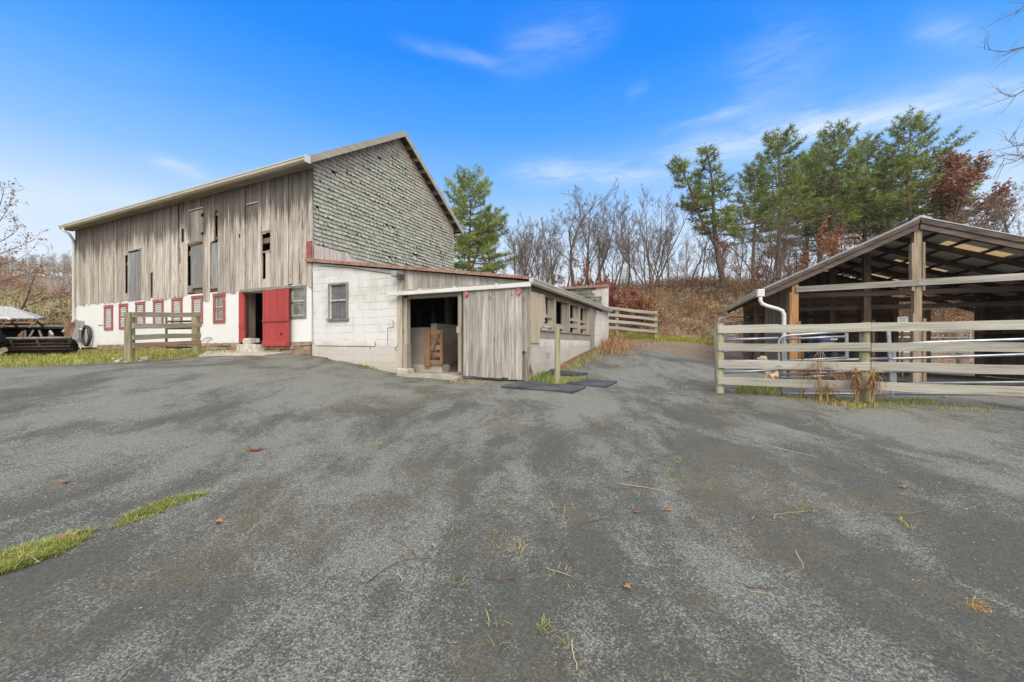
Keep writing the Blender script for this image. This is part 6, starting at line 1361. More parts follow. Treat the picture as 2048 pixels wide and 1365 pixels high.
edge_tree('bare_tree', 'nearby bare tree with a few orange leaves leaning in over the reel machine', -60, 17, [([(-30, 470), (0, 442), (12, 425), (21, 408)], .3), ([(-30, 500), (0, 484), (25, 470), (42, 452)], .4), ([(-30, 520), (0, 508), (35, 495), (70, 480)], .2), ([(-30, 545), (0, 530), (30, 522), (60, 505)], -.3), ([(-20, 430), (0, 410), (6, 390), (9, 372)], .2), ([(-30, 575), (0, 565), (40, 552), (75, 545)], .3)], 0.028, 'orange_leaf', 94)

# ---------------------------------------------------------------- undergrowth on the bank and the far woods (nobody could count these)
def scatter(poly, n, rs):
    xs_ = [p[0] for p in poly]; ys_ = [p[1] for p in poly]; out = []
    while len(out) < n:
        a = np.array([[rs.uniform(min(xs_), max(xs_)), rs.uniform(min(ys_), max(ys_))] for _ in range(n)]); k = inside(poly, a[:, 0], a[:, 1]); out += a[k].tolist()
    return np.array(out[:n])
rs = random.Random(5)
ug = MB()
bankpoly = [(3.6, 20.8), (6.6, 20.2), (9.6, 18.6), (13, 20), (20, 21), (40, 24), (60, 36), (30, 40), (14, 38), (-2, 38), (-3, 27)]
pts_ = scatter(bankpoly, 4600, rs); zs_ = Gv(pts_)
for (x_, y_), z_ in zip(pts_, zs_):
    base = Vector((x_, y_, z_ - 0.05)); n = rs.randint(3, 5); hgt = (rs.uniform(0.25, 0.9) if rs.random() < 0.88 else rs.uniform(1.0, 2.1)) if y_ < 27 else rs.uniform(0.3, 1.2); pal = rs.random() * 0.55 + 0.25 * (math.sin(x_ * 0.8) + math.sin(y_ * 0.9 + x_ * 0.3)) + 0.2
    for _ in range(n):
        v = (rvec(rs) * 0.55 + Vector((0, 0, 0.8))).normalized(); mid = base + v * hgt * 0.55; tip = mid + (v + rvec(rs) * 0.4).normalized() * hgt * 0.5; tn = min(1, max(0, pal + rs.uniform(-.2, .2)))
        ug.tube([base, mid, tip], [0.012, 0.009, 0.004], 3, cap=False, tone=tn)
        for _ in range(rs.randint(3, 6)):
            c = base.lerp(tip, rs.uniform(0.25, 1.0)) + rvec(rs) * 0.22; a = rvec(rs); b = a.cross(rvec(rs))
            if b.length < .1: continue
            b.normalize(); s = rs.uniform(0.03, 0.075); ug.add([c - a * s, c + b * s * .6, c + a * s, c - b * s * .6], [(0, 1, 2, 3)], None, min(1, max(0, pal + rs.uniform(-.3, .35))))
o = ug.build('undergrowth', M['brush'], None, recalc=False); tag(o, 'brown and russet brush covering the bank behind the yard', 'undergrowth', kind='stuff')
fw = MB()
for (poly, n, hr) in (([(-60, 46), (-46, 50), (-70, 110), (-140, 110), (-120, 60)], 260, (3.2, 5.8)), ([(-2, 42), (60, 46), (70, 70), (0, 66)], 110, (5, 8.0))):
    pts_ = scatter(poly, n, rs); zs_ = Gv(pts_)
    for (x_, y_), z_ in zip(pts_, zs_):
        b = Vector((x_, y_, z_ - .3)); h = rs.uniform(*hr); tn = rs.random(); fw.tube([b, b + Vector((rs.uniform(-.3, .3), 0, h * .5)), b + Vector((rs.uniform(-.8, .8), 0, h))], [0.14, 0.09, 0.02], 4, cap=False, tone=tn)
        for _ in range(26):
            f_ = rs.uniform(0.35, 0.97); c = b + Vector((0, 0, h * f_)); v = (rvec(rs) + Vector((0, 0, 0.7))).normalized(); L = h * rs.uniform(0.1, 0.28) * (1.2 - f_ * 0.7); m_ = c + v * L * .6; e_ = m_ + (v + rvec(rs) * .5).normalized() * L * .6
            fw.tube([c, m_, e_], [0.035, 0.02, 0.008], 3, cap=False, tone=tn)
            for _ in range(3): q = c.lerp(e_, rs.random()); v2 = (v + rvec(rs) * .9).normalized(); fw.tube([q, q + v2 * L * .5], [0.014, 0.006], 3, cap=False, tone=tn)
o = fw.build('distant_woods', M['hazed_bark'], None, recalc=False); tag(o, 'grey leafless woods far off beyond the barn and the bank', 'woods', kind='stuff')
# bushes on the left slope
lb = MB(); pts_ = scatter([(-50, 26), (-24, 24), (-21, 27), (-26, 40), (-60, 46), (-70, 36)], 800, rs); zs_ = Gv(pts_)
for (x_, y_), z_ in zip(pts_, zs_):
    if 34 < y_ and rs.random() < 0.6: continue
    b = Vector((x_, y_, z_)); hgt = rs.uniform(0.5, 1.5); pal = 0.45 + 0.35 * math.sin(x_ * .7) * math.sin(y_ * .6)
    for _ in range(9): c = b + Vector((rs.uniform(-.6, .6), rs.uniform(-.6, .6), rs.uniform(0, hgt))); a = rvec(rs); d_ = a.cross(rvec(rs)); s = rs.uniform(.06, .16); lb.add([c - a * s, c + d_ * s * .6, c + a * s, c - d_ * s * .6], [(0, 1, 2, 3)], None, min(1, max(0, pal + rs.uniform(-.2, .45))))
    lb.tube([b, b + Vector((rs.uniform(-.3, .3), rs.uniform(-.3, .3), hgt))], [.02, .006], 3, cap=False, tone=.2)
o = lb.build('slope_brush', M['brush'], None, recalc=False); tag(o, 'yellowish brush and weeds on the slope behind the reel machine', 'undergrowth', kind='stuff')

# ---------------------------------------------------------------- grass
def blades(mb, pts, zs, rs, h=(0.04, 0.12), w=0.006, tone=(0, 1), lean=0.5):
    for (x_, y_), z_ in zip(pts, zs):
        hh = rs.uniform(*h); a = rs.uniform(0, 6.28); l = rs.uniform(0, lean); dx, dy = math.cos(a), math.sin(a); px_, py_ = -dy * w, dx * w; tn = rs.uniform(*tone)
        b = Vector((x_, y_, z_ - 0.01)); m_ = b + Vector((dx * l * hh * .4, dy * l * hh * .4, hh * .6)); e_ = b + Vector((dx * l * hh * 1.2, dy * l * hh * 1.2, hh)); s = Vector((px_, py_, 0))
        mb.add([b - s, b + s, m_ + s * .8, m_ - s * .8, e_], [(0, 1, 2, 3), (3, 2, 4)], None, tn)
gr = MB(); vp = [(-34, 7.9), (-14, 7.65), (-10.95, 7.85), (-9.95, 9.6), (-8.95, 11.6), (-8.2, 12.4), (-9.2, 13.4), (-21, 18.6), (-34, 19)]
pts_ = scatter(vp, 30000, rs); blades(gr, pts_, Gv(pts_), rs, (0.05, 0.17), 0.010, (0.15, 1), 0.8)
o = gr.build('verge_grass', M['grass'], None, recalc=False); tag(o, 'green and yellowing grass along the barn footing', 'grass', kind='stuff')
yg = MB(); pts_ = scatter([(3.9, 19.6), (6.9, 18.75), (9.4, 17.4), (9.8, 18.3), (7.4, 20.2), (4.4, 21.6)], 5000, rs); blades(yg, pts_, Gv(pts_), rs, (0.05, 0.15), 0.012, (0, 1), 0.8)
o = yg.build('yellow_grass', M['yellow_grass'], None, recalc=False); tag(o, 'bright yellow-green grass strip under the pasture fence', 'grass', kind='stuff')
def px_poly(ps): return [tuple(on_ground(a, b).xy) for a, b in ps]
def patch(mb, ps, n, **k):
    q = scatter(px_poly(ps), n, rs); e = 0.5 + 0.5 * np.sin(q[:, 0] * 23 + 3 * np.sin(q[:, 1] * 17)) * np.sin(q[:, 1] * 19 + 1.3 * q[:, 0]); q = q[np.array([rs.random() for _ in q]) < 0.25 + 0.9 * e]; q = q + np.array([[rs.gauss(0, .015), rs.gauss(0, .015)] for _ in q]); blades(mb, q, Gv(q) + YARD * 0.8, rs, **k)
fg = MB()
patch(fg, [(1470, 791), (1480, 776), (1560, 776), (1565, 796)], 1500, h=(.04, .14), w=.005, tone=(0, .9)); patch(fg, [(1560, 803), (1575, 792), (1700, 800), (1710, 815)], 700, h=(.02, .06), w=.005, tone=(.3, 1)); patch(fg, [(1630, 800), (1640, 782), (1665, 782), (1670, 803)], 500, h=(.05, .16), w=.005, tone=(0, .8))
patch(fg, [(1690, 822), (1715, 806), (1850, 802), (1900, 815), (1790, 822)], 1500, h=(.02, .09), w=.005, tone=(.1, 1)); patch(fg, [(1880, 825), (1900, 812), (1995, 822), (1980, 832)], 500, h=(.02, .07), w=.005, tone=(.2, 1))
patch(fg, [(1062, 768), (1058, 752), (1075, 747), (1110, 758), (1118, 772), (1100, 774)], 900, h=(.04, .16), w=.006, tone=(0, .7)); patch(fg, [(1115, 776), (1120, 762), (1165, 758), (1170, 768), (1140, 772)], 700, h=(.03, .12), w=.006, tone=(.1, .9))
patch(fg, [(1120, 748), (1135, 736), (1180, 712), (1200, 703), (1185, 720), (1150, 742)], 900, h=(.03, .12), w=.006, tone=(.3, 1)); patch(fg, [(716, 740), (722, 730), (752, 735), (755, 742)], 300, h=(.04, .12), w=.006, tone=(0, .5))
patch(fg, [(840, 764), (850, 758), (920, 762), (1000, 766), (960, 772)], 500, h=(.015, .05), w=.006, tone=(.6, 1)); patch(fg, [(1320, 700), (1340, 690), (1430, 692), (1425, 702)], 300, h=(.02, .06), w=.006, tone=(.5, 1))
o = fg.build('edge_grass', M['green_grass'], None, recalc=False); tag(o, 'fresh green grass clumps along fence and lean-to bases', 'grass', kind='stuff')
cg = MB()
patch(cg, [(-40, 1170), (0, 1120), (60, 1100), (130, 1082), (183, 1069), (172, 1086), (120, 1115), (0, 1158)], 4200, h=(.008, .05), w=.0032, tone=(0, 1), lean=2.2); patch(cg, [(226, 1061), (254, 1038), (330, 1005), (431, 988), (350, 1020), (300, 1042), (245, 1060)], 2300, h=(.006, .04), w=.0032, tone=(.15, 1), lean=2.4)
for (a, b, r1, r2, n, hh) in [(757, 897, 20, 8, 260, .05), (1642, 855, 30, 8, 260, .045), (1360, 928, 16, 8, 130, .05), (1345, 955, 20, 10, 110, .06), (1121, 1026, 6, 10, 24, .12), (1387, 1040, 7, 8, 40, .08), (1611, 1029, 18, 8, 170, .07), (1552, 942, 12, 14, 70, .08), (1041, 1108, 14, 14, 30, .12), (986, 1262, 5, 12, 9, .16), (995, 1308, 8, 16, 18, .10),
        (1090, 1264, 14, 9, 130, .05), (1130, 1300, 10, 10, 26, .08), (1143, 1186, 6, 4, 30, .05), (1369, 779, 14, 5, 120, .06), (825, 864, 20, 6, 80, .04), (1815, 1066, 12, 10, 26, .08), (1452, 1088, 14, 8, 40, .06), (905, 1075, 20, 16, 60, .05), (915, 1170, 20, 12, 50, .07), (1805, 1047, 10, 6, 40, .05), (1590, 960, 30, 6, 50, .05), (60, 806, 40, 5, 150, .05), (150, 905, 30, 4, 160, .03), (1000, 1085, 20, 20, 30, .06), (1120, 1160, 30, 18, 60, .05), (1990, 1325, 20, 14, 30, .06), (840, 1110, 30, 20, 40, .06)]:
    patch(cg, [(a + r1 * math.cos(k * .7854), b + r2 * math.sin(k * .7854)) for k in range(8)], int(n * .8), h=(hh * .15, hh * .62), w=.0028, tone=(.1, 1), lean=2.0)
o = cg.build('crack_grass', M['green_grass'], None, recalc=False); tag(o, 'small green weeds and grass sprouting from the asphalt', 'weeds', kind='stuff')
M['dark_rust'] = plain('dark_rust', (0.05, 0.03, 0.022), 0.9, 0, 0.5, 9, c2=(0.10, 0.06, 0.042)); M['dark_tyre'] = plain('dark_tyre', (0.014, 0.014, 0.014), 0.9, 0, 0.4, spec=0.15)
M['tan_cast'] = plain('tan_casting', (0.24, 0.20, 0.14), 0.8, 0, 0.4)
# ================================================================ old reel machine at the far left
D0 = 13.6
def q(px, py, dd=0.0): return P(px, py, D0 + dd)
mo_ = Vector((q(70, 690).x, D0, G(q(70, 690).x, D0)))
mach = empty('reel_header', mo_, 'rusty dark harvester reel header parked on the grass beyond the barn', 'farm machine')
def mpart(name, fn, mat, parent=None, smooth=False, bevel=0, recalc=True):
    mb = MB(); fn(mb); mb.v = [tuple(Vector(v) - mo_) for v in mb.v]; return mb.build(name, M[mat], parent or mach, smooth, bevel, recalc)
def bar(px0, py0, px1, py1, r, mat, dd=0.0, n=8, name='reel_bar'): return mpart(name, lambda m: m.tube([q(px0, py0, dd), q((px0 + px1) / 2, (py0 + py1) / 2 + 0.6, dd), q(px1, py1, dd)], r, n), mat, smooth=True)
bar(-80, 644.5, 112, 646.5, 0.035, 'rust', -0.15); bar(-80, 652.5, 137, 654, 0.04, 'grey_steel', 0.10); bar(-80, 678, 142, 676, 0.045, 'grey_steel', -0.55); bar(-80, 688, 142, 687, 0.02, 'dark_rust', -0.4)
bar(108, 646.5, 152, 646, 0.04, 'rust', -0.2, name='reel_shaft')
mpart('trough', lambda m: (m.hexa([q(-90, 702, 0.1), q(138, 701, 0.1), q(-90, 702, 0.9), q(138, 701, 0.9), q(-90, 656, 0.75), q(138, 657, 0.75), q(-90, 656, 0.9), q(138, 657, 0.9)], 0)), 'dark_steel')
mpart('cutter_bar', lambda m: (m.beam(q(-90, 696, -0.5), q(140, 692.5, -0.5), 0.03, 0.04), m.beam(q(-90, 700.5, -0.3), q(140, 698, -0.3), 0.25, 0.05)), 'dark_rust')
mpart('shade_hood', lambda m: m.hexa([q(-90, 655.2, -0.05), q(134, 656, -0.05), q(-90, 655.0, 0.92), q(136, 655.8, 0.92), q(-90, 654.2, -0.05), q(134, 655, -0.05), q(-90, 654, 0.92), q(136, 654.8, 0.92)], 0), 'dark_steel')  # cover plate added to keep the trough below it in shade
mpart('skid', lambda m: m.hexa([q(-90, 708, -0.4), q(136, 705, -0.4), q(-90, 709, 0.7), q(136, 705, 0.7), q(-90, 701, -0.42), q(138, 699, -0.42), q(-90, 701, 0.7), q(138, 699, 0.7)], 0), 'dark_steel')
for (x0, y0, x1, y1, w, mat) in [(22, 645, 35, 654, .07, 'dark_steel'), (58, 655, 68, 646, .08, 'rust'), (74, 644, 87, 654, .07, 'dark_steel'), (57, 677, 67, 661, .06, 'grey_steel'), (78, 661, 84, 675, .06, 'grey_steel'), (50, 661, 51, 676, .06, 'grey_steel'), (99, 662, 106, 670, .07, 'pale_frame'), (125, 664, 133, 656, .05, 'pale_frame'), (19, 679, 27, 697, .05, 'grey_steel'), (72, 679, 80, 694, .06, 'rust'), (131, 676, 142, 684, .04, 'grey_steel'), (3, 655, 10, 646, .08, 'rust')]:
    mpart('tine_arm', lambda m: m.beam(q(x0, y0, -0.35), q(x1, y1, -0.35), w, 0.02, (0, 1, 0)), mat)
for pts_ in ([(88, 649), (90, 639), (93, 638.5), (96, 644), (95, 649)], [(136, 646), (136, 640), (140, 639), (141, 646)], [(34, 673), (44, 662), (47, 664), (46, 676)], [(96, 667), (104, 664), (111, 674), (97, 676)]):
    mpart('reel_blade', lambda m: m.add([q(a, b, -0.3) for a, b in pts_] + [q(a, b, -0.26) for a, b in pts_], [tuple(range(len(pts_))), tuple(range(2 * len(pts_) - 1, len(pts_) - 1, -1))] + [(i, i + len(pts_), (i + 1) % len(pts_) + len(pts_), (i + 1) % len(pts_)) for i in range(len(pts_))], None, 0.8), 'rust')
ep = [(126, 647), (133, 644), (150, 645), (151.5, 655), (148, 660), (146, 668), (143, 676), (141, 684), (131, 678), (127, 668), (129, 658)]
mpart('end_plate', lambda m: m.add([q(a, b, -0.5) for a, b in ep] + [q(a, b, -0.42) for a, b in ep], [tuple(range(len(ep))), tuple(range(2 * len(ep) - 1, len(ep) - 1, -1))] + [(i, i + len(ep), (i + 1) % len(ep) + len(ep), (i + 1) % len(ep)) for i in range(len(ep))], None, 0.7), 'rust')
mpart('hub', lambda m: m.tube([q(149, 645, -0.3), q(152, 645, -0.3)], 0.10, 10), 'pale_frame')
def tyre(m):
    c0, c1 = q(106, 693, 0.2), q(142, 695, 0.2); n = 20; R0 = 0.30
    prof = [(0, R0 * .55), (0.02, R0 * .85), (0.08, R0 * .97), (0.2, R0), (0.5, R0), (0.8, R0), (0.92, R0 * .97), (0.98, R0 * .85), (1.0, R0 * .55)]
    m.tube([c0.lerp(c1, a) for a, _ in prof], [r for _, r in prof], n)
wh = mpart('wheel', tyre, 'dark_tyre', smooth=True); mpart('rim', lambda m: m.tube([q(141.8, 695, 0.2), q(143, 695, 0.2)], 0.15, 14), 'dark_steel', wh)
gb_ = mpart('gearbox', lambda m: (m.hexa([q(-14, 697, -0.7), q(12, 694, -0.7), q(-14, 697, 0.0), q(12, 694, 0.0), q(-14, 658, -0.6), q(3, 660, -0.6), q(-14, 658, 0.0), q(3, 660, 0.0)], 2), m.hexa([q(-14, 686, -0.9), q(13, 684, -0.9), q(-14, 686, -0.71), q(13, 684, -0.71), q(-14, 672, -0.9), q(11, 670, -0.9), q(-14, 672, -0.71), q(11, 670, -0.71)], 2)), 'dark_steel', bevel=0.02)
mpart('gear_casting', lambda m: (m.tube([q(8, 700, -0.95), q(8, 700, -0.85)], 0.08, 10), m.tube([q(5, 709, -0.95), q(4, 703, -0.9)], 0.05, 8)), 'tan_cast', gb_)
M['patchy_roof'] = red_paint('patchy_roof', (0.56, 0.56, 0.57), 0.62, (0.22, 0.18, 0.15))
# pale-roofed low shed behind the machine
dS = 24.0; S = lambda px, py, dd=0.0: P(px, py, dS + dd)
so_ = Vector((S(10, 690).x, dS + 2, G(S(10, 690).x, dS + 2))); sh = empty('field_shed', so_, 'low brown shed with a pale patchy metal roof behind the reel machine', 'outbuilding')
mb = MB(); v = [S(-90, 637), S(76, 637.5), S(90, 634, 5), S(-90, 634, 5), S(-60, 612, 2.4), S(22, 613.5, 2.4)]; mb.add([Vector(a) - so_ for a in v], [(0, 1, 5, 4), (1, 2, 5), (2, 3, 4, 5), (3, 0, 4)], None, .5); mb.add([Vector(a) - so_ - Vector((0, 0, .05)) for a in v], [(4, 5, 1, 0), (5, 2, 1), (5, 4, 3, 2), (4, 0, 3)], None, .5); mb.build('roof', M['patchy_roof'], sh)
mb = MB(); a, b = S(-80, 690, .3) - so_, S(66, 690, 4) - so_; mb.box(a.x, b.x, a.y, b.y, -0.3, S(0, 637).z - so_.z - 0.02); mb.build('wall', M['brown_wall'], sh)
mb = MB(); mb.tube([S(-20, 637.5, -1) - so_, S(15, 636.5, -1) - so_, S(21, 640, -1) - so_], .05, 6); mb.build('rail_pipe', M['white_metal'], sh)
# small house far off
dH = 62.0; hx = P(146, 690, dH); hz = G(hx.x, dH); ho = empty('far_house', (hx.x, dH, hz), 'small brown house with a pale roof edge far behind the barn end', 'house')
mb = MB(); zt = EYE + (CY - 572) * dH / F - hz; w = 9 * dH / F; mb.box(-w, w, 0, 6, -.6, zt); mb.build('wall', M['brown_wall'], ho)
mb = MB(); mb.prism([(-w - .25, zt), (0, zt + .9), (w + .25, zt), (w + .25, zt + .16), (0, zt + 1.08), (-w - .25, zt + .16)], -.3, 6.3, 'y'); mb.build('roof', M['snowy_roof'], ho)

# ================================================================ figures
def skin_obj(name, nodes, edges, mat, parent, sub=2, root=None):
    names = list(nodes); me = bpy.data.meshes.new(name); me.from_pydata([nodes[n][0] for n in names], [(names.index(a), names.index(b)) for a, b in edges], [])
    tmp = bpy.data.objects.new(name, me); COL.objects.link(tmp); sk = tmp.modifiers.new('skin', 'SKIN'); sk.use_smooth_shade = True; sk.branch_smoothing = 0.4
    for i, n in enumerate(names):
        r = nodes[n][1]; d = me.skin_vertices[0].data[i]; d.radius = r if isinstance(r, tuple) else (r, r); d.use_root = (n == root) if root else False
    if sub: ss = tmp.modifiers.new('ss', 'SUBSURF'); ss.levels = sub; ss.render_levels = sub
    bpy.context.view_layer.update(); m2 = bpy.data.meshes.new_from_object(tmp.evaluated_get(bpy.context.evaluated_depsgraph_get())); bpy.data.objects.remove(tmp)
    m2.name = name; m2.materials.clear(); m2.materials.append(M[mat]); at = m2.attributes.new('tone', 'FLOAT', 'FACE'); at.data.foreach_set('value', np.full(len(m2.polygons), 0.5, dtype=np.float32))
    o = bpy.data.objects.new(name, m2); COL.objects.link(o); o.parent = parent; return o
def chain(prefix, pts):
    return {f'{prefix}{i}': p for i, p in enumerate(pts)}, [(f'{prefix}{i}', f'{prefix}{i + 1}') for i in range(len(pts) - 1)]
px_, py_ = P(1655, 690, 10.1).x, 10.1; gz = G(px_, py_) + 0.02
man = empty('person', (px_, py_, gz), 'person in navy jacket bending over behind the board fence', 'person', R(-20))
# local: +y is away from the camera (the way the person faces), bent forward at the hips
N = {'pelvis': ((0, 0, 0.90), (.15, .12)), 'waist': ((0, .12, 1.00), (.145, .11)), 'chest': ((0, .34, 1.03), (.17, .12)), 'neck': ((0, .54, .98), .062), 'head0': ((0, .63, .95), .09), 'head1': ((0, .73, .90), .085)}
Eg = [('pelvis', 'waist'), ('waist', 'chest'), ('chest', 'neck'), ('neck', 'head0'), ('head0', 'head1')]
for s, k in ((-1, 'l'), (1, 'r')):
    N.update({k + 'hip': ((s * .10, .0, .84), .095), k + 'knee': ((s * .13, .06, .47), .062), k + 'ank': ((s * .14, -.02, .09), .045), k + 'toe': ((s * .16, .15, .04), .042), k + 'sh': ((s * .19, .42, .97), .065), k + 'el': ((s * .26, .46, .68), .046), k + 'wr': ((s * .17, .58, .46), .03), k + 'palm': ((s * .15, .62, .39), (.035, .018))})
    Eg += [('pelvis', k + 'hip'), (k + 'hip', k + 'knee'), (k + 'knee', k + 'ank'), (k + 'ank', k + 'toe'), ('chest', k + 'sh'), (k + 'sh', k + 'el'), (k + 'el', k + 'wr'), (k + 'wr', k + 'palm')]
body = skin_obj('body', N, Eg, 'skin', man, 2, 'pelvis')
fn, fe = {}, []
for s, k in ((-1, 'l'), (1, 'r')):
    for j, (dx, ln) in enumerate(((-.026, .065), (-.009, .078), (.009, .072), (.024, .058))):
        a, b = chain(f'{k}f{j}', [((s * .15 + dx, .635, .375), .009), ((s * .15 + dx * 1.1, .65, .375 - ln * .55), .0085), ((s * .15 + dx, .64, .375 - ln), .0075)]); fn.update(a); fe += b
    a, b = chain(f'{k}th', [((s * .15 - s * .03, .61, .40), .011), ((s * .15 - s * .055, .63, .37), .0095), ((s * .15 - s * .055, .645, .335), .008)]); fn.update(a); fe += b
fo = skin_obj('fingers', fn, fe, 'skin', man, 1)
bm = bmesh.new(); bm.from_mesh(body.data); bm.from_mesh(fo.data); bm.to_mesh(body.data); bm.free(); bpy.data.objects.remove(fo)
J = {'hem': ((0, -.04, .93), (.175, .145)), 'waist': ((0, .12, 1.03), (.18, .14)), 'chest': ((0, .34, 1.06), (.21, .15)), 'col': ((0, .50, 1.01), (.10, .085))}; Je = [('hem', 'waist'), ('waist', 'chest'), ('chest', 'col')]
for s, k in ((-1, 'l'), (1, 'r')):
    J.update({k + 'sh': ((s * .21, .41, .99), .095), k + 'el': ((s * .275, .46, .68), .072), k + 'wr': ((s * .18, .57, .485), .052)}); Je += [('chest', k + 'sh'), (k + 'sh', k + 'el'), (k + 'el', k + 'wr')]
skin_obj('jacket', J, Je, 'jacket', man, 2, 'chest')
T_ = {'pelvis': ((0, -.01, .90), (.17, .14))}; Te = []
for s, k in ((-1, 'l'), (1, 'r')):
    T_.update({k + 'hip': ((s * .10, .0, .82), .115), k + 'knee': ((s * .13, .06, .47), .085), k + 'ank': ((s * .14, -.02, .10), .068)}); Te += [('pelvis', k + 'hip'), (k + 'hip', k + 'knee'), (k + 'knee', k + 'ank')]
skin_obj('trousers', T_, Te, 'trousers', man, 2, 'pelvis')
for s in (-1, 1): a, b = chain('b', [((s * .14, -.04, .10), .055), ((s * .14, -.03, .045), .048), ((s * .15, .08, .045), .05), ((s * .165, .19, .035), .036)]); skin_obj('boot', a, b, 'boot', man, 2)
a, b = chain('h', [((0, .60, .985), .09), ((0, .68, .965), .105), ((0, .76, .915), .085)]); skin_obj('hair', a, b, 'hair', man, 2)
fc = MB(); 
for s in (-1, 1): fc.tube([(s * .035, .795, .865), (s * .035, .81, .86)], .013, 8)
fc.tube([(0, .80, .845), (0, .835, .835), (0, .815, .82)], .016, 6); fc.tube([(-.03, .775, .80), (0, .79, .795), (.03, .775, .80)], .007, 5); fc.tube([(-.095, .69, .90), (-.10, .70, .86)], .022, 6); fc.tube([(.095, .69, .90), (.10, .70, .86)], .022, 6); fc.build('face', M['skin'], man, smooth=True)
mk = MB()
for k_ in range(4): mk.box(.02 + k_ * .035, .045 + k_ * .035, -.192, -.186, .985, 1.01)
mk.v = [(x, y + .03, z + .015) for x, y, z in mk.v]; mk.build('jacket_print', M['sign_white'], man)['kind'] = 'stuff'
# dog
dx_, dy_ = P(1530, 690, 9.0).x, 9.0; dog = empty('dog', (dx_, dy_, G(dx_, dy_) + YARD), 'cream-coated dog sitting between the fence and the shed', 'dog', R(-28)); dog.scale = (.93, .93, .93)
N = {'rump': ((.24, 0, .13), (.12, .12)), 'belly': ((.14, 0, .24), (.10, .115)), 'chest': ((.03, 0, .37), (.095, .105)), 'neck': ((0, 0, .49), .07), 'skull': ((-.02, 0, .585), (.078, .07)), 'brow': ((-.07, 0, .585), .058), 'muz': ((-.13, 0, .555), .037), 'nose': ((-.165, 0, .55), .027), 'tail0': ((.36, 0, .06), .03), 'tail1': ((.47, .06, .045), .03), 'tail2': ((.56, .14, .04), .014)}
Eg = [('rump', 'belly'), ('belly', 'chest'), ('chest', 'neck'), ('neck', 'skull'), ('skull', 'brow'), ('brow', 'muz'), ('muz', 'nose'), ('rump', 'tail0'), ('tail0', 'tail1'), ('tail1', 'tail2')]
for s, k in ((-1, 'l'), (1, 'r')):
    N.update({k + 'sh': ((.01, s * .07, .33), .06), k + 'el': ((.03, s * .075, .20), .04), k + 'wr': ((.005, s * .07, .09), .028), k + 'paw': ((-.03, s * .07, .025), .03), k + 'hip': ((.22, s * .09, .16), .085), k + 'kn': ((.09, s * .13, .17), .055), k + 'hk': ((.20, s * .13, .05), .032), k + 'hp': ((.06, s * .135, .025), .03), k + 'e0': ((-.0, s * .065, .62), (.03, .014)), k + 'e1': ((-.0, s * .095, .565), (.035, .012)), k + 'e2': ((-.01, s * .095, .515), (.018, .008))})
    Eg += [('chest', k + 'sh'), (k + 'sh', k + 'el'), (k + 'el', k + 'wr'), (k + 'wr', k + 'paw'), ('rump', k + 'hip'), (k + 'hip', k + 'kn'), (k + 'kn', k + 'hk'), (k + 'hk', k + 'hp'), ('skull', k + 'e0'), (k + 'e0', k + 'e1'), (k + 'e1', k + 'e2')]
skin_obj('body', N, Eg, 'fur', dog, 2, 'rump')
nm = MB(); nm.tube([(-.185, 0, .56), (-.20, 0, .557)], [.018, .012], 8); nm.build('nose', M['dark_nose'], dog)
for s in (-1, 1): nm = MB(); nm.tube([(-.105, s * .038, .608), (-.118, s * .042, .606)], [.011, .008], 8); nm.build('eye', M['dark_nose'], dog)

# ================================================================ dry weeds hanging on the fence
def dried_weed(label, px, top, bot, n, spread, v=-0.12, w=0.008, fan=1.0):
    u = FENCE.u_at(px, v); zt = FENCE.z_at(top, u, v); b = FENCE.w(u, v); gz = G(b.x, b.y) + YARD; t0 = empty('dried_weed', (b.x, b.y, gz), label, 'plant', FENCE.rz, 'dried weeds on the board fence'); rs = random.Random(px); st, lf = MB(), MB()
    H = zt - gz
    for _ in range(max(3, n // 10)): st.tube([(rs.uniform(-.04, .04), rs.uniform(-.02, .03), 0), (rs.uniform(-.06, .06), rs.uniform(-.02, .03), H * .5), (rs.uniform(-.05, .05), 0, H * rs.uniform(.85, 1.05))], [.009, .007, .004], 5)
    for _ in range(n):
        z0 = H * rs.uniform(.45, 1.0); x0 = rs.uniform(-.3, .3) * spread; dx = rs.choice((-1, 1)) * rs.uniform(.2, 1) * spread * fan; drop = min(z0 - 0.01, rs.uniform(.15, .6) * H); y0 = rs.uniform(-.05, .02); ww = w * rs.uniform(.6, 1.4); tn = rs.random(); prev = None; m = 6; vs = []
        for i in range(m):
            s = i / (m - 1); x = x0 + dx * math.sin(s * 1.7) ; z = z0 + .06 * H * math.sin(s * 3.0) * (1 - s) - drop * s * s; y = y0 - .05 * math.sin(s * 3) ; tw = s * rs.uniform(1, 3); wx = ww * (1 - .75 * s) * math.cos(tw); wy = ww * (1 - .75 * s) * math.sin(tw); vs += [(x - wx, y - wy, z), (x + wx, y + wy, z)]
        lf.add(vs, [(2 * i, 2 * i + 1, 2 * i + 3, 2 * i + 2) for i in range(m - 1)], None, tn)
    st.build('stem', M['straw'], t0); lf.build('leaves', M['dry_leaf'] if n < 60 else M['straw_mix'], t0, recalc=False)
M['straw_mix'] = leafy('straw_mix', [(0, (0.20, 0.085, 0.035)), (0.45, (0.40, 0.20, 0.085)), (0.8, (0.52, 0.33, 0.16)), (1, (0.60, 0.47, 0.28))], trans=0.15)
dried_weed('biggest clump of drooping orange-brown weed against the middle fence post', 1746, 738, 806, 75, .14); dried_weed('drooping brown weed hanging over the bottom rail beside the big clump', 1711, 736, 795, 64, .09)
dried_weed('low broken brown weed under the bottom rail', 1655, 764, 795, 40, .13, fan=1.3); dried_weed('thin branching brown weed reaching over the second rail', 1640, 704, 790, 26, .28, w=.008, fan=1.4); dried_weed('wispy tan weed near the gate upright', 1605, 700, 790, 16, .12, v=.2, w=.007)
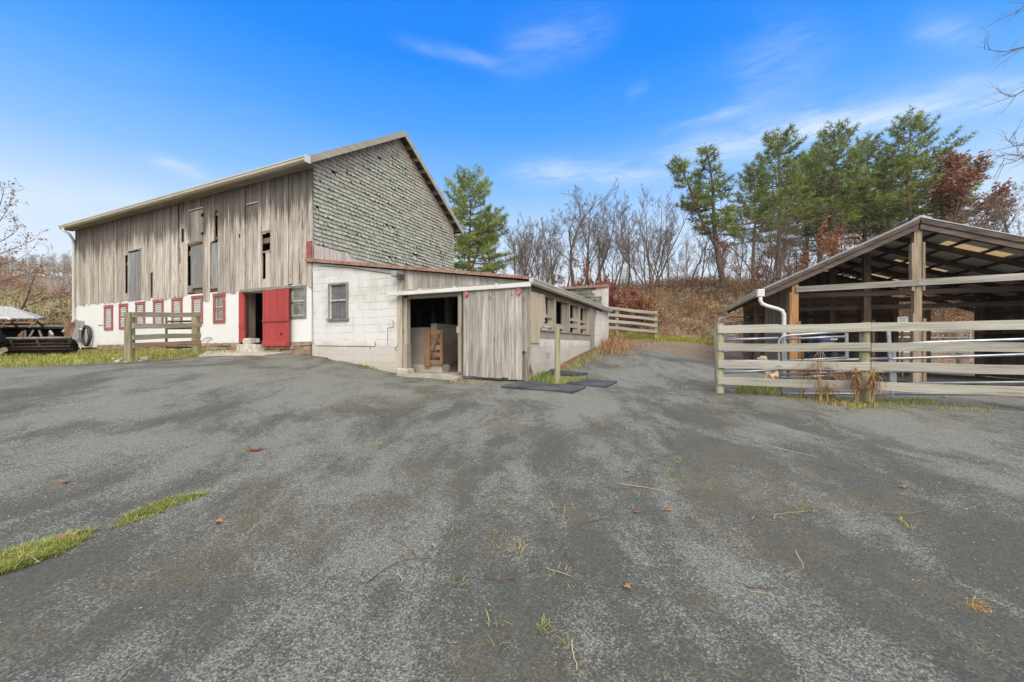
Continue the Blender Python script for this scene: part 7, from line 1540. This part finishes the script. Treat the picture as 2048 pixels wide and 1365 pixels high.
# tangled dry stuff along the rails and the orange tuft at the end of the lean-to
hb = MB(); rs = random.Random(9)
for _ in range(150):
    px0 = rs.uniform(1610, 1712); u = FENCE.u_at(px0, -.08); z = FENCE.z_at(rs.uniform(741, 757), u, -.08); w_ = FENCE.w(u, -.02 + rs.uniform(-.05, .15), z); v_ = rvec(rs); v_.z *= .6; e_ = w_ + v_ * rs.uniform(.03, .10); s_ = v_.cross(Vector((0, 1, 0)))
    if s_.length < .05: continue
    s_ = s_.normalized() * rs.uniform(.003, .010); hb.add([w_ - s_, w_ + s_, e_ + s_ * .4, e_ - s_ * .4], [(0, 1, 2, 3)], None, rs.random())
o = hb.build('dry_tangle', M['dry_leaf'], None, recalc=False); tag(o, 'tangle of dead brown stems lying along the lower gate rails', 'weeds', kind='stuff')
og = MB()
for (poly, n, hh) in (([(1196, 712), (1205, 690), (1225, 672), (1245, 680), (1268, 702), (1235, 714)], 900, (.12, .5)), ([(1150, 735), (1185, 712), (1270, 703), (1300, 708), (1240, 718), (1190, 726)], 700, (.02, .10)), ([(1215, 690), (1240, 664), (1300, 672), (1330, 690), (1270, 698)], 450, (.05, .16)),
                      ([(1640, 812), (1650, 800), (1740, 806), (1745, 818)], 320, (.02, .07)), ([(1560, 800), (1575, 792), (1650, 800), (1640, 808)], 160, (.02, .05)), ([(900, 768), (905, 760), (925, 760), (928, 770)], 140, (.03, .09))):
    q_ = scatter(px_poly(poly), n, rs); blades(og, q_, Gv(q_) + YARD * .5, rs, hh, .007, (0, 1), 1.2)
o = og.build('dead_grass', M['straw_mix'], None, recalc=False); tag(o, 'dead orange grass heaped at the shingled wall corner and along the fence foot', 'grass', kind='stuff')

# ================================================================ stones, leaves, twigs
def rock(px, py, w, h, label, mat='pale_stone', seed=0, group=None, cat='stone', name='stone'):
    p = on_ground(px, py); s = p.y / F; rs = random.Random(seed + int(px)); bm = bmesh.new(); bmesh.ops.create_icosphere(bm, subdivisions=2, radius=1.0)
    k = [rvec(rs) for _ in range(9)]
    for v in bm.verts:
        d = v.co.normalized(); c = 1.0
        for a in k: c = min(c, 0.80 / max(0.05, d.dot(a)) if d.dot(a) > 0.80 else 1.0)
        v.co = d * c * (1 + rs.uniform(-.05, .05)); v.co.x *= w * s / 2; v.co.y *= w * s / 2 * rs.uniform(.8, .82); v.co.z *= h * s / 2
    me = bpy.data.meshes.new(name); bm.to_mesh(me); bm.free(); me.materials.append(M[mat]); o = bpy.data.objects.new(name, me); COL.objects.link(o); o.location = p + Vector((0, 0, h * s * .32)); o.rotation_euler = (0, 0, rs.uniform(0, 6)); return tag(o, label, cat, group)
SG = 'stones by the short fence'
for (px, py, w, h, lab) in [(236, 727, 16, 10, 'largest pale stone of the small heap before the short fence'), (228, 721, 10, 7, 'small stone at the back of the heap before the short fence'), (245, 722, 11, 8, 'angular stone leaning on the heap by the fence post'), (252, 727, 9, 5, 'flat tan stone at the edge of the heap'), (288, 722, 18, 11, 'tall pale stone on the barn side of the short fence post'), (298, 719, 9, 9, 'upright little stone touching the tall pale stone'), (281, 725, 9, 6, 'low stone in front of the tall pale stone')]: rock(px, py, w, h, lab, group=SG)
rock(1987, 1222, 30, 11, 'smooth pale grey stone beside the little straw heap', 'pale_stone'); rock(1498.5, 906, 11, 8, 'small black lump lying alone on the asphalt', 'rubber', name='dark_lump', cat='lump')
rock(1700, 822, 12, 7, 'dark stone in the weeds at the foot of the middle fence post', 'mortar'); rock(1825, 815, 14, 6, 'pale stone in the grass in front of the shed post', 'pale_stone')
sp_ = MB(); q_ = scatter(px_poly([(1930, 1212), (1955, 1206), (1985, 1228), (1980, 1244), (1945, 1238)]), 300, rs); blades(sp_, q_, Gv(q_) + YARD, rs, (.004, .014), .0026, (0, 1), 3.0); o = sp_.build('straw_heap', M['straw'], None, recalc=False); tag(o, 'little heap of orange straw and wood bits on the asphalt', 'straw', kind='stuff')
def leaf(px, py, size, label, mat='dry_leaf', group='fallen leaves on the asphalt', rot=0.0):
    p = on_ground(px, py); rs = random.Random(int(px)); n = 22; ring = []
    for i in range(n):
        a = 6.283 * i / n; lob = 1 + .32 * math.cos(5 * a + .4) + .12 * rs.uniform(-1, 1); ring.append((math.cos(a) * size * .62 * lob, math.sin(a) * size * .36 * lob, .012 * size / .1 * (math.cos(2 * a) + 1) + rs.uniform(0, .006)))
    mb = MB(); mb.add([(0, 0, .002)] + ring, [(0, i + 1, (i + 1) % n + 1) for i in range(n)], None, rs.random()); mb.tube([(size * .5, 0, .008), (size * .95, .01, .006)], .0016, 4)
    o = mb.build('fallen_leaf', M[mat], None, recalc=False); o.location = p + Vector((0, 0, YARD + .004)); o.rotation_euler = (0, 0, rot); return tag(o, label, 'leaf', group)
leaf(512, 907, .125, 'big curled orange-brown oak leaf alone on the asphalt', rot=.4); leaf(136.5, 1086, .09, 'pinkish round leaf in the green crack grass', rot=1.2); leaf(130.6, 973, .06, 'small tan leaf above the green grass crack'); leaf(1274, 1035, .04, 'tiny orange leaf near the tuft of clover'); leaf(1338, 1031, .05, 'narrow pinkish leaf beside the clover tuft', rot=.2); leaf(1254, 1187, .045, 'pale pink leaf scrap in the middle of the yard', rot=.3); leaf(439, 1055, .06, 'dark brown curled leaf past the second grass strip', rot=2); leaf(1805, 983, .05, 'whitish leaf scrap on the right part of the yard'); leaf(1890, 800, .10, 'dark leaf by the fence foot grass'); leaf(1255, 950, .05, 'tan leaf lying by the long straight twig')
def twig(label, pts, r=.0035, mat='twig'):
    w = [on_ground(a, b) for a, b in pts]; c = w[0].copy(); m = []
    for a, b in zip(w, w[1:]):
        for k in range(4): p = a.lerp(b, k / 4); m.append(Vector((p.x + RT.uniform(-.006, .006), p.y + RT.uniform(-.006, .006), G(p.x, p.y) + YARD + r + .002)) - c)
    m.append(w[-1] - c + Vector((0, 0, YARD + r))); mb = MB(); n = len(m); mb.tube(m, [r * (1 - .5 * i / (n - 1)) for i in range(n)], 5); o = mb.build('twig', M[mat], None, smooth=True); o.location = c; return tag(o, label, 'twig', 'twigs lying on the asphalt')
M['tan_straw'] = plain('tan_stalk', (0.45, 0.34, 0.20), .8, 0, .2); M['dark_twig'] = plain('dark_twig', (.13, .085, .06), .9, 0, .3)
twig('reddish twig bending across the pale patch near the lower middle', [(782, 1087), (815, 1106), (841, 1131)], .003, 'dark_twig'); twig('long bowed brown twig, the most curved one', [(970, 1163), (1001, 1173), (1041, 1166), (1081, 1142)], .0045, 'dark_twig'); twig('straight pale straw stalk right after the bowed twig', [(1092, 1148), (1142, 1165)], .003, 'tan_straw'); twig('thin dark twig above the bowed one', [(1128, 1118), (1163, 1161)], .003, 'dark_twig')
twig('short grey twig by itself in the middle of the yard', [(1165, 1056), (1216, 1046)]); twig('long thin stalk slanting through the weeds in mid yard', [(1235, 976), (1290, 984), (1351, 996)], .004, 'tan_straw'); twig('crooked pale twig at the bottom edge of the yard', [(1144, 1296), (1146, 1315), (1154, 1358)], .004, 'tan_straw'); twig('forked dark twig at the pale patch, the one running towards the camera', [(733, 1179), (784, 1141), (811, 1132), (860, 1128)], .004, 'dark_twig')
twig('yellow stalk below the faint tyre-dust streak', [(1541, 901), (1590, 912), (1634, 922)], .005, 'tan_straw'); twig('second brown stalk behind the clover by the yellow stalk', [(1616, 931), (1680, 950)], .004, 'dark_twig'); twig('sharply bent straw stalk like an open V', [(1591, 1113), (1608, 1150), (1567, 1168)], .004, 'tan_straw'); twig('upper one of two parallel reddish twigs', [(1489, 1187), (1571, 1198)], .003, 'dark_twig')
twig('lower one of two parallel pale twigs', [(1496, 1196), (1540, 1203), (1578, 1216)], .003, 'tan_straw'); twig('hooked pale twig touching a green tuft', [(1547, 1048), (1552, 1040), (1580, 1036), (1634, 1032)], .0035, 'tan_straw'); twig('hooked grey twig on the bare asphalt near the frame edge', [(1766, 1038), (1820, 1038), (1850, 1032), (1855, 1026)], .0035); twig('short straw bit near the hooked pale twig', [(1503, 1050), (1510, 1042)], .004, 'tan_straw')
twig('straw stalk lying across the green crack grass', [(48, 1120), (80, 1137)], .004, 'tan_straw'); twig('long straw stalk along the edge of the crack grass', [(16, 1112), (60, 1101), (110, 1087), (153, 1068)], .0035, 'tan_straw'); twig('short blond wood chip in the lower middle', [(863, 1101), (873, 1107)], .006, 'tan_straw'); twig('thin stalk near the wood chip', [(793, 1160), (804, 1170), (803, 1180)], .003, 'tan_straw'); twig('stray stalk by the brown patch', [(711, 998), (737, 992)], .003, 'tan_straw')
# loose grit
gm = MB(); rs = random.Random(21); gp = scatter([(-3.2, 1.7), (3.2, 1.7), (9, 7), (-9, 7)], 7000, rs); zz_ = Gv(gp) + YARD
for (x_, y_), z_ in zip(gp, zz_):
    if rs.random() > min(1, (3.2 / y_) ** 1.0): continue
    s = rs.uniform(.0015, .0045) * (1.0 + .12 * y_); c = Vector((x_, y_, z_ + s * .2)); a = rs.uniform(0, 6.28); u_, v_ = Vector((math.cos(a), math.sin(a), 0)) * s * rs.uniform(.9, 1.6), Vector((-math.sin(a), math.cos(a), 0)) * s
    gm.add([c - u_, c - v_, c + u_, c + v_, c + Vector((0, 0, s * .8))], [(0, 1, 4), (1, 2, 4), (2, 3, 4), (3, 0, 4)], None, rs.random())
M['grit'] = leafy('loose_grit', [(0, (.06, .06, .06)), (.5, (.16, .16, .155)), (.85, (.30, .30, .29)), (1, (.5, .48, .44))], trans=0); o = gm.build('loose_grit', M['grit'], None, recalc=False); tag(o, 'loose grit scattered over the near asphalt', 'gravel', kind='stuff')
# ================================================================ thin autumn haze: far slopes fade a little
deps = bpy.context.evaluated_depsgraph_get(); bpy.context.view_layer.update()
zs_all = [ (o.matrix_world @ Vector(c)).z for o in SC.objects if o.type == 'MESH' for c in o.bound_box ]
hz_lo, hz_hi = min(zs_all) - 1.0, max(zs_all) + 1.5
hm_ = MB(); hm_.box(-640, 640, -240, 940, hz_lo, hz_hi)
hmat = bpy.data.materials.new('haze_air'); hmat.use_nodes = True; ht = NT(hmat.node_tree); ht.n.clear(); ho_ = ht.new('ShaderNodeOutputMaterial'); hv = ht.new('ShaderNodeVolumePrincipled')
hv.inputs['Color'].default_value = (0.86, 0.90, 0.96, 1); hv.inputs['Density'].default_value = 0.00035; hv.inputs['Anisotropy'].default_value = 0.2
ht.link(hv.outputs[0], ho_.inputs['Volume'])
o = hm_.build('haze', hmat, None); tag(o, 'thin pale autumn haze over the farm and the far slope', 'haze', kind='stuff')
SC.cycles.volume_bounces = 0
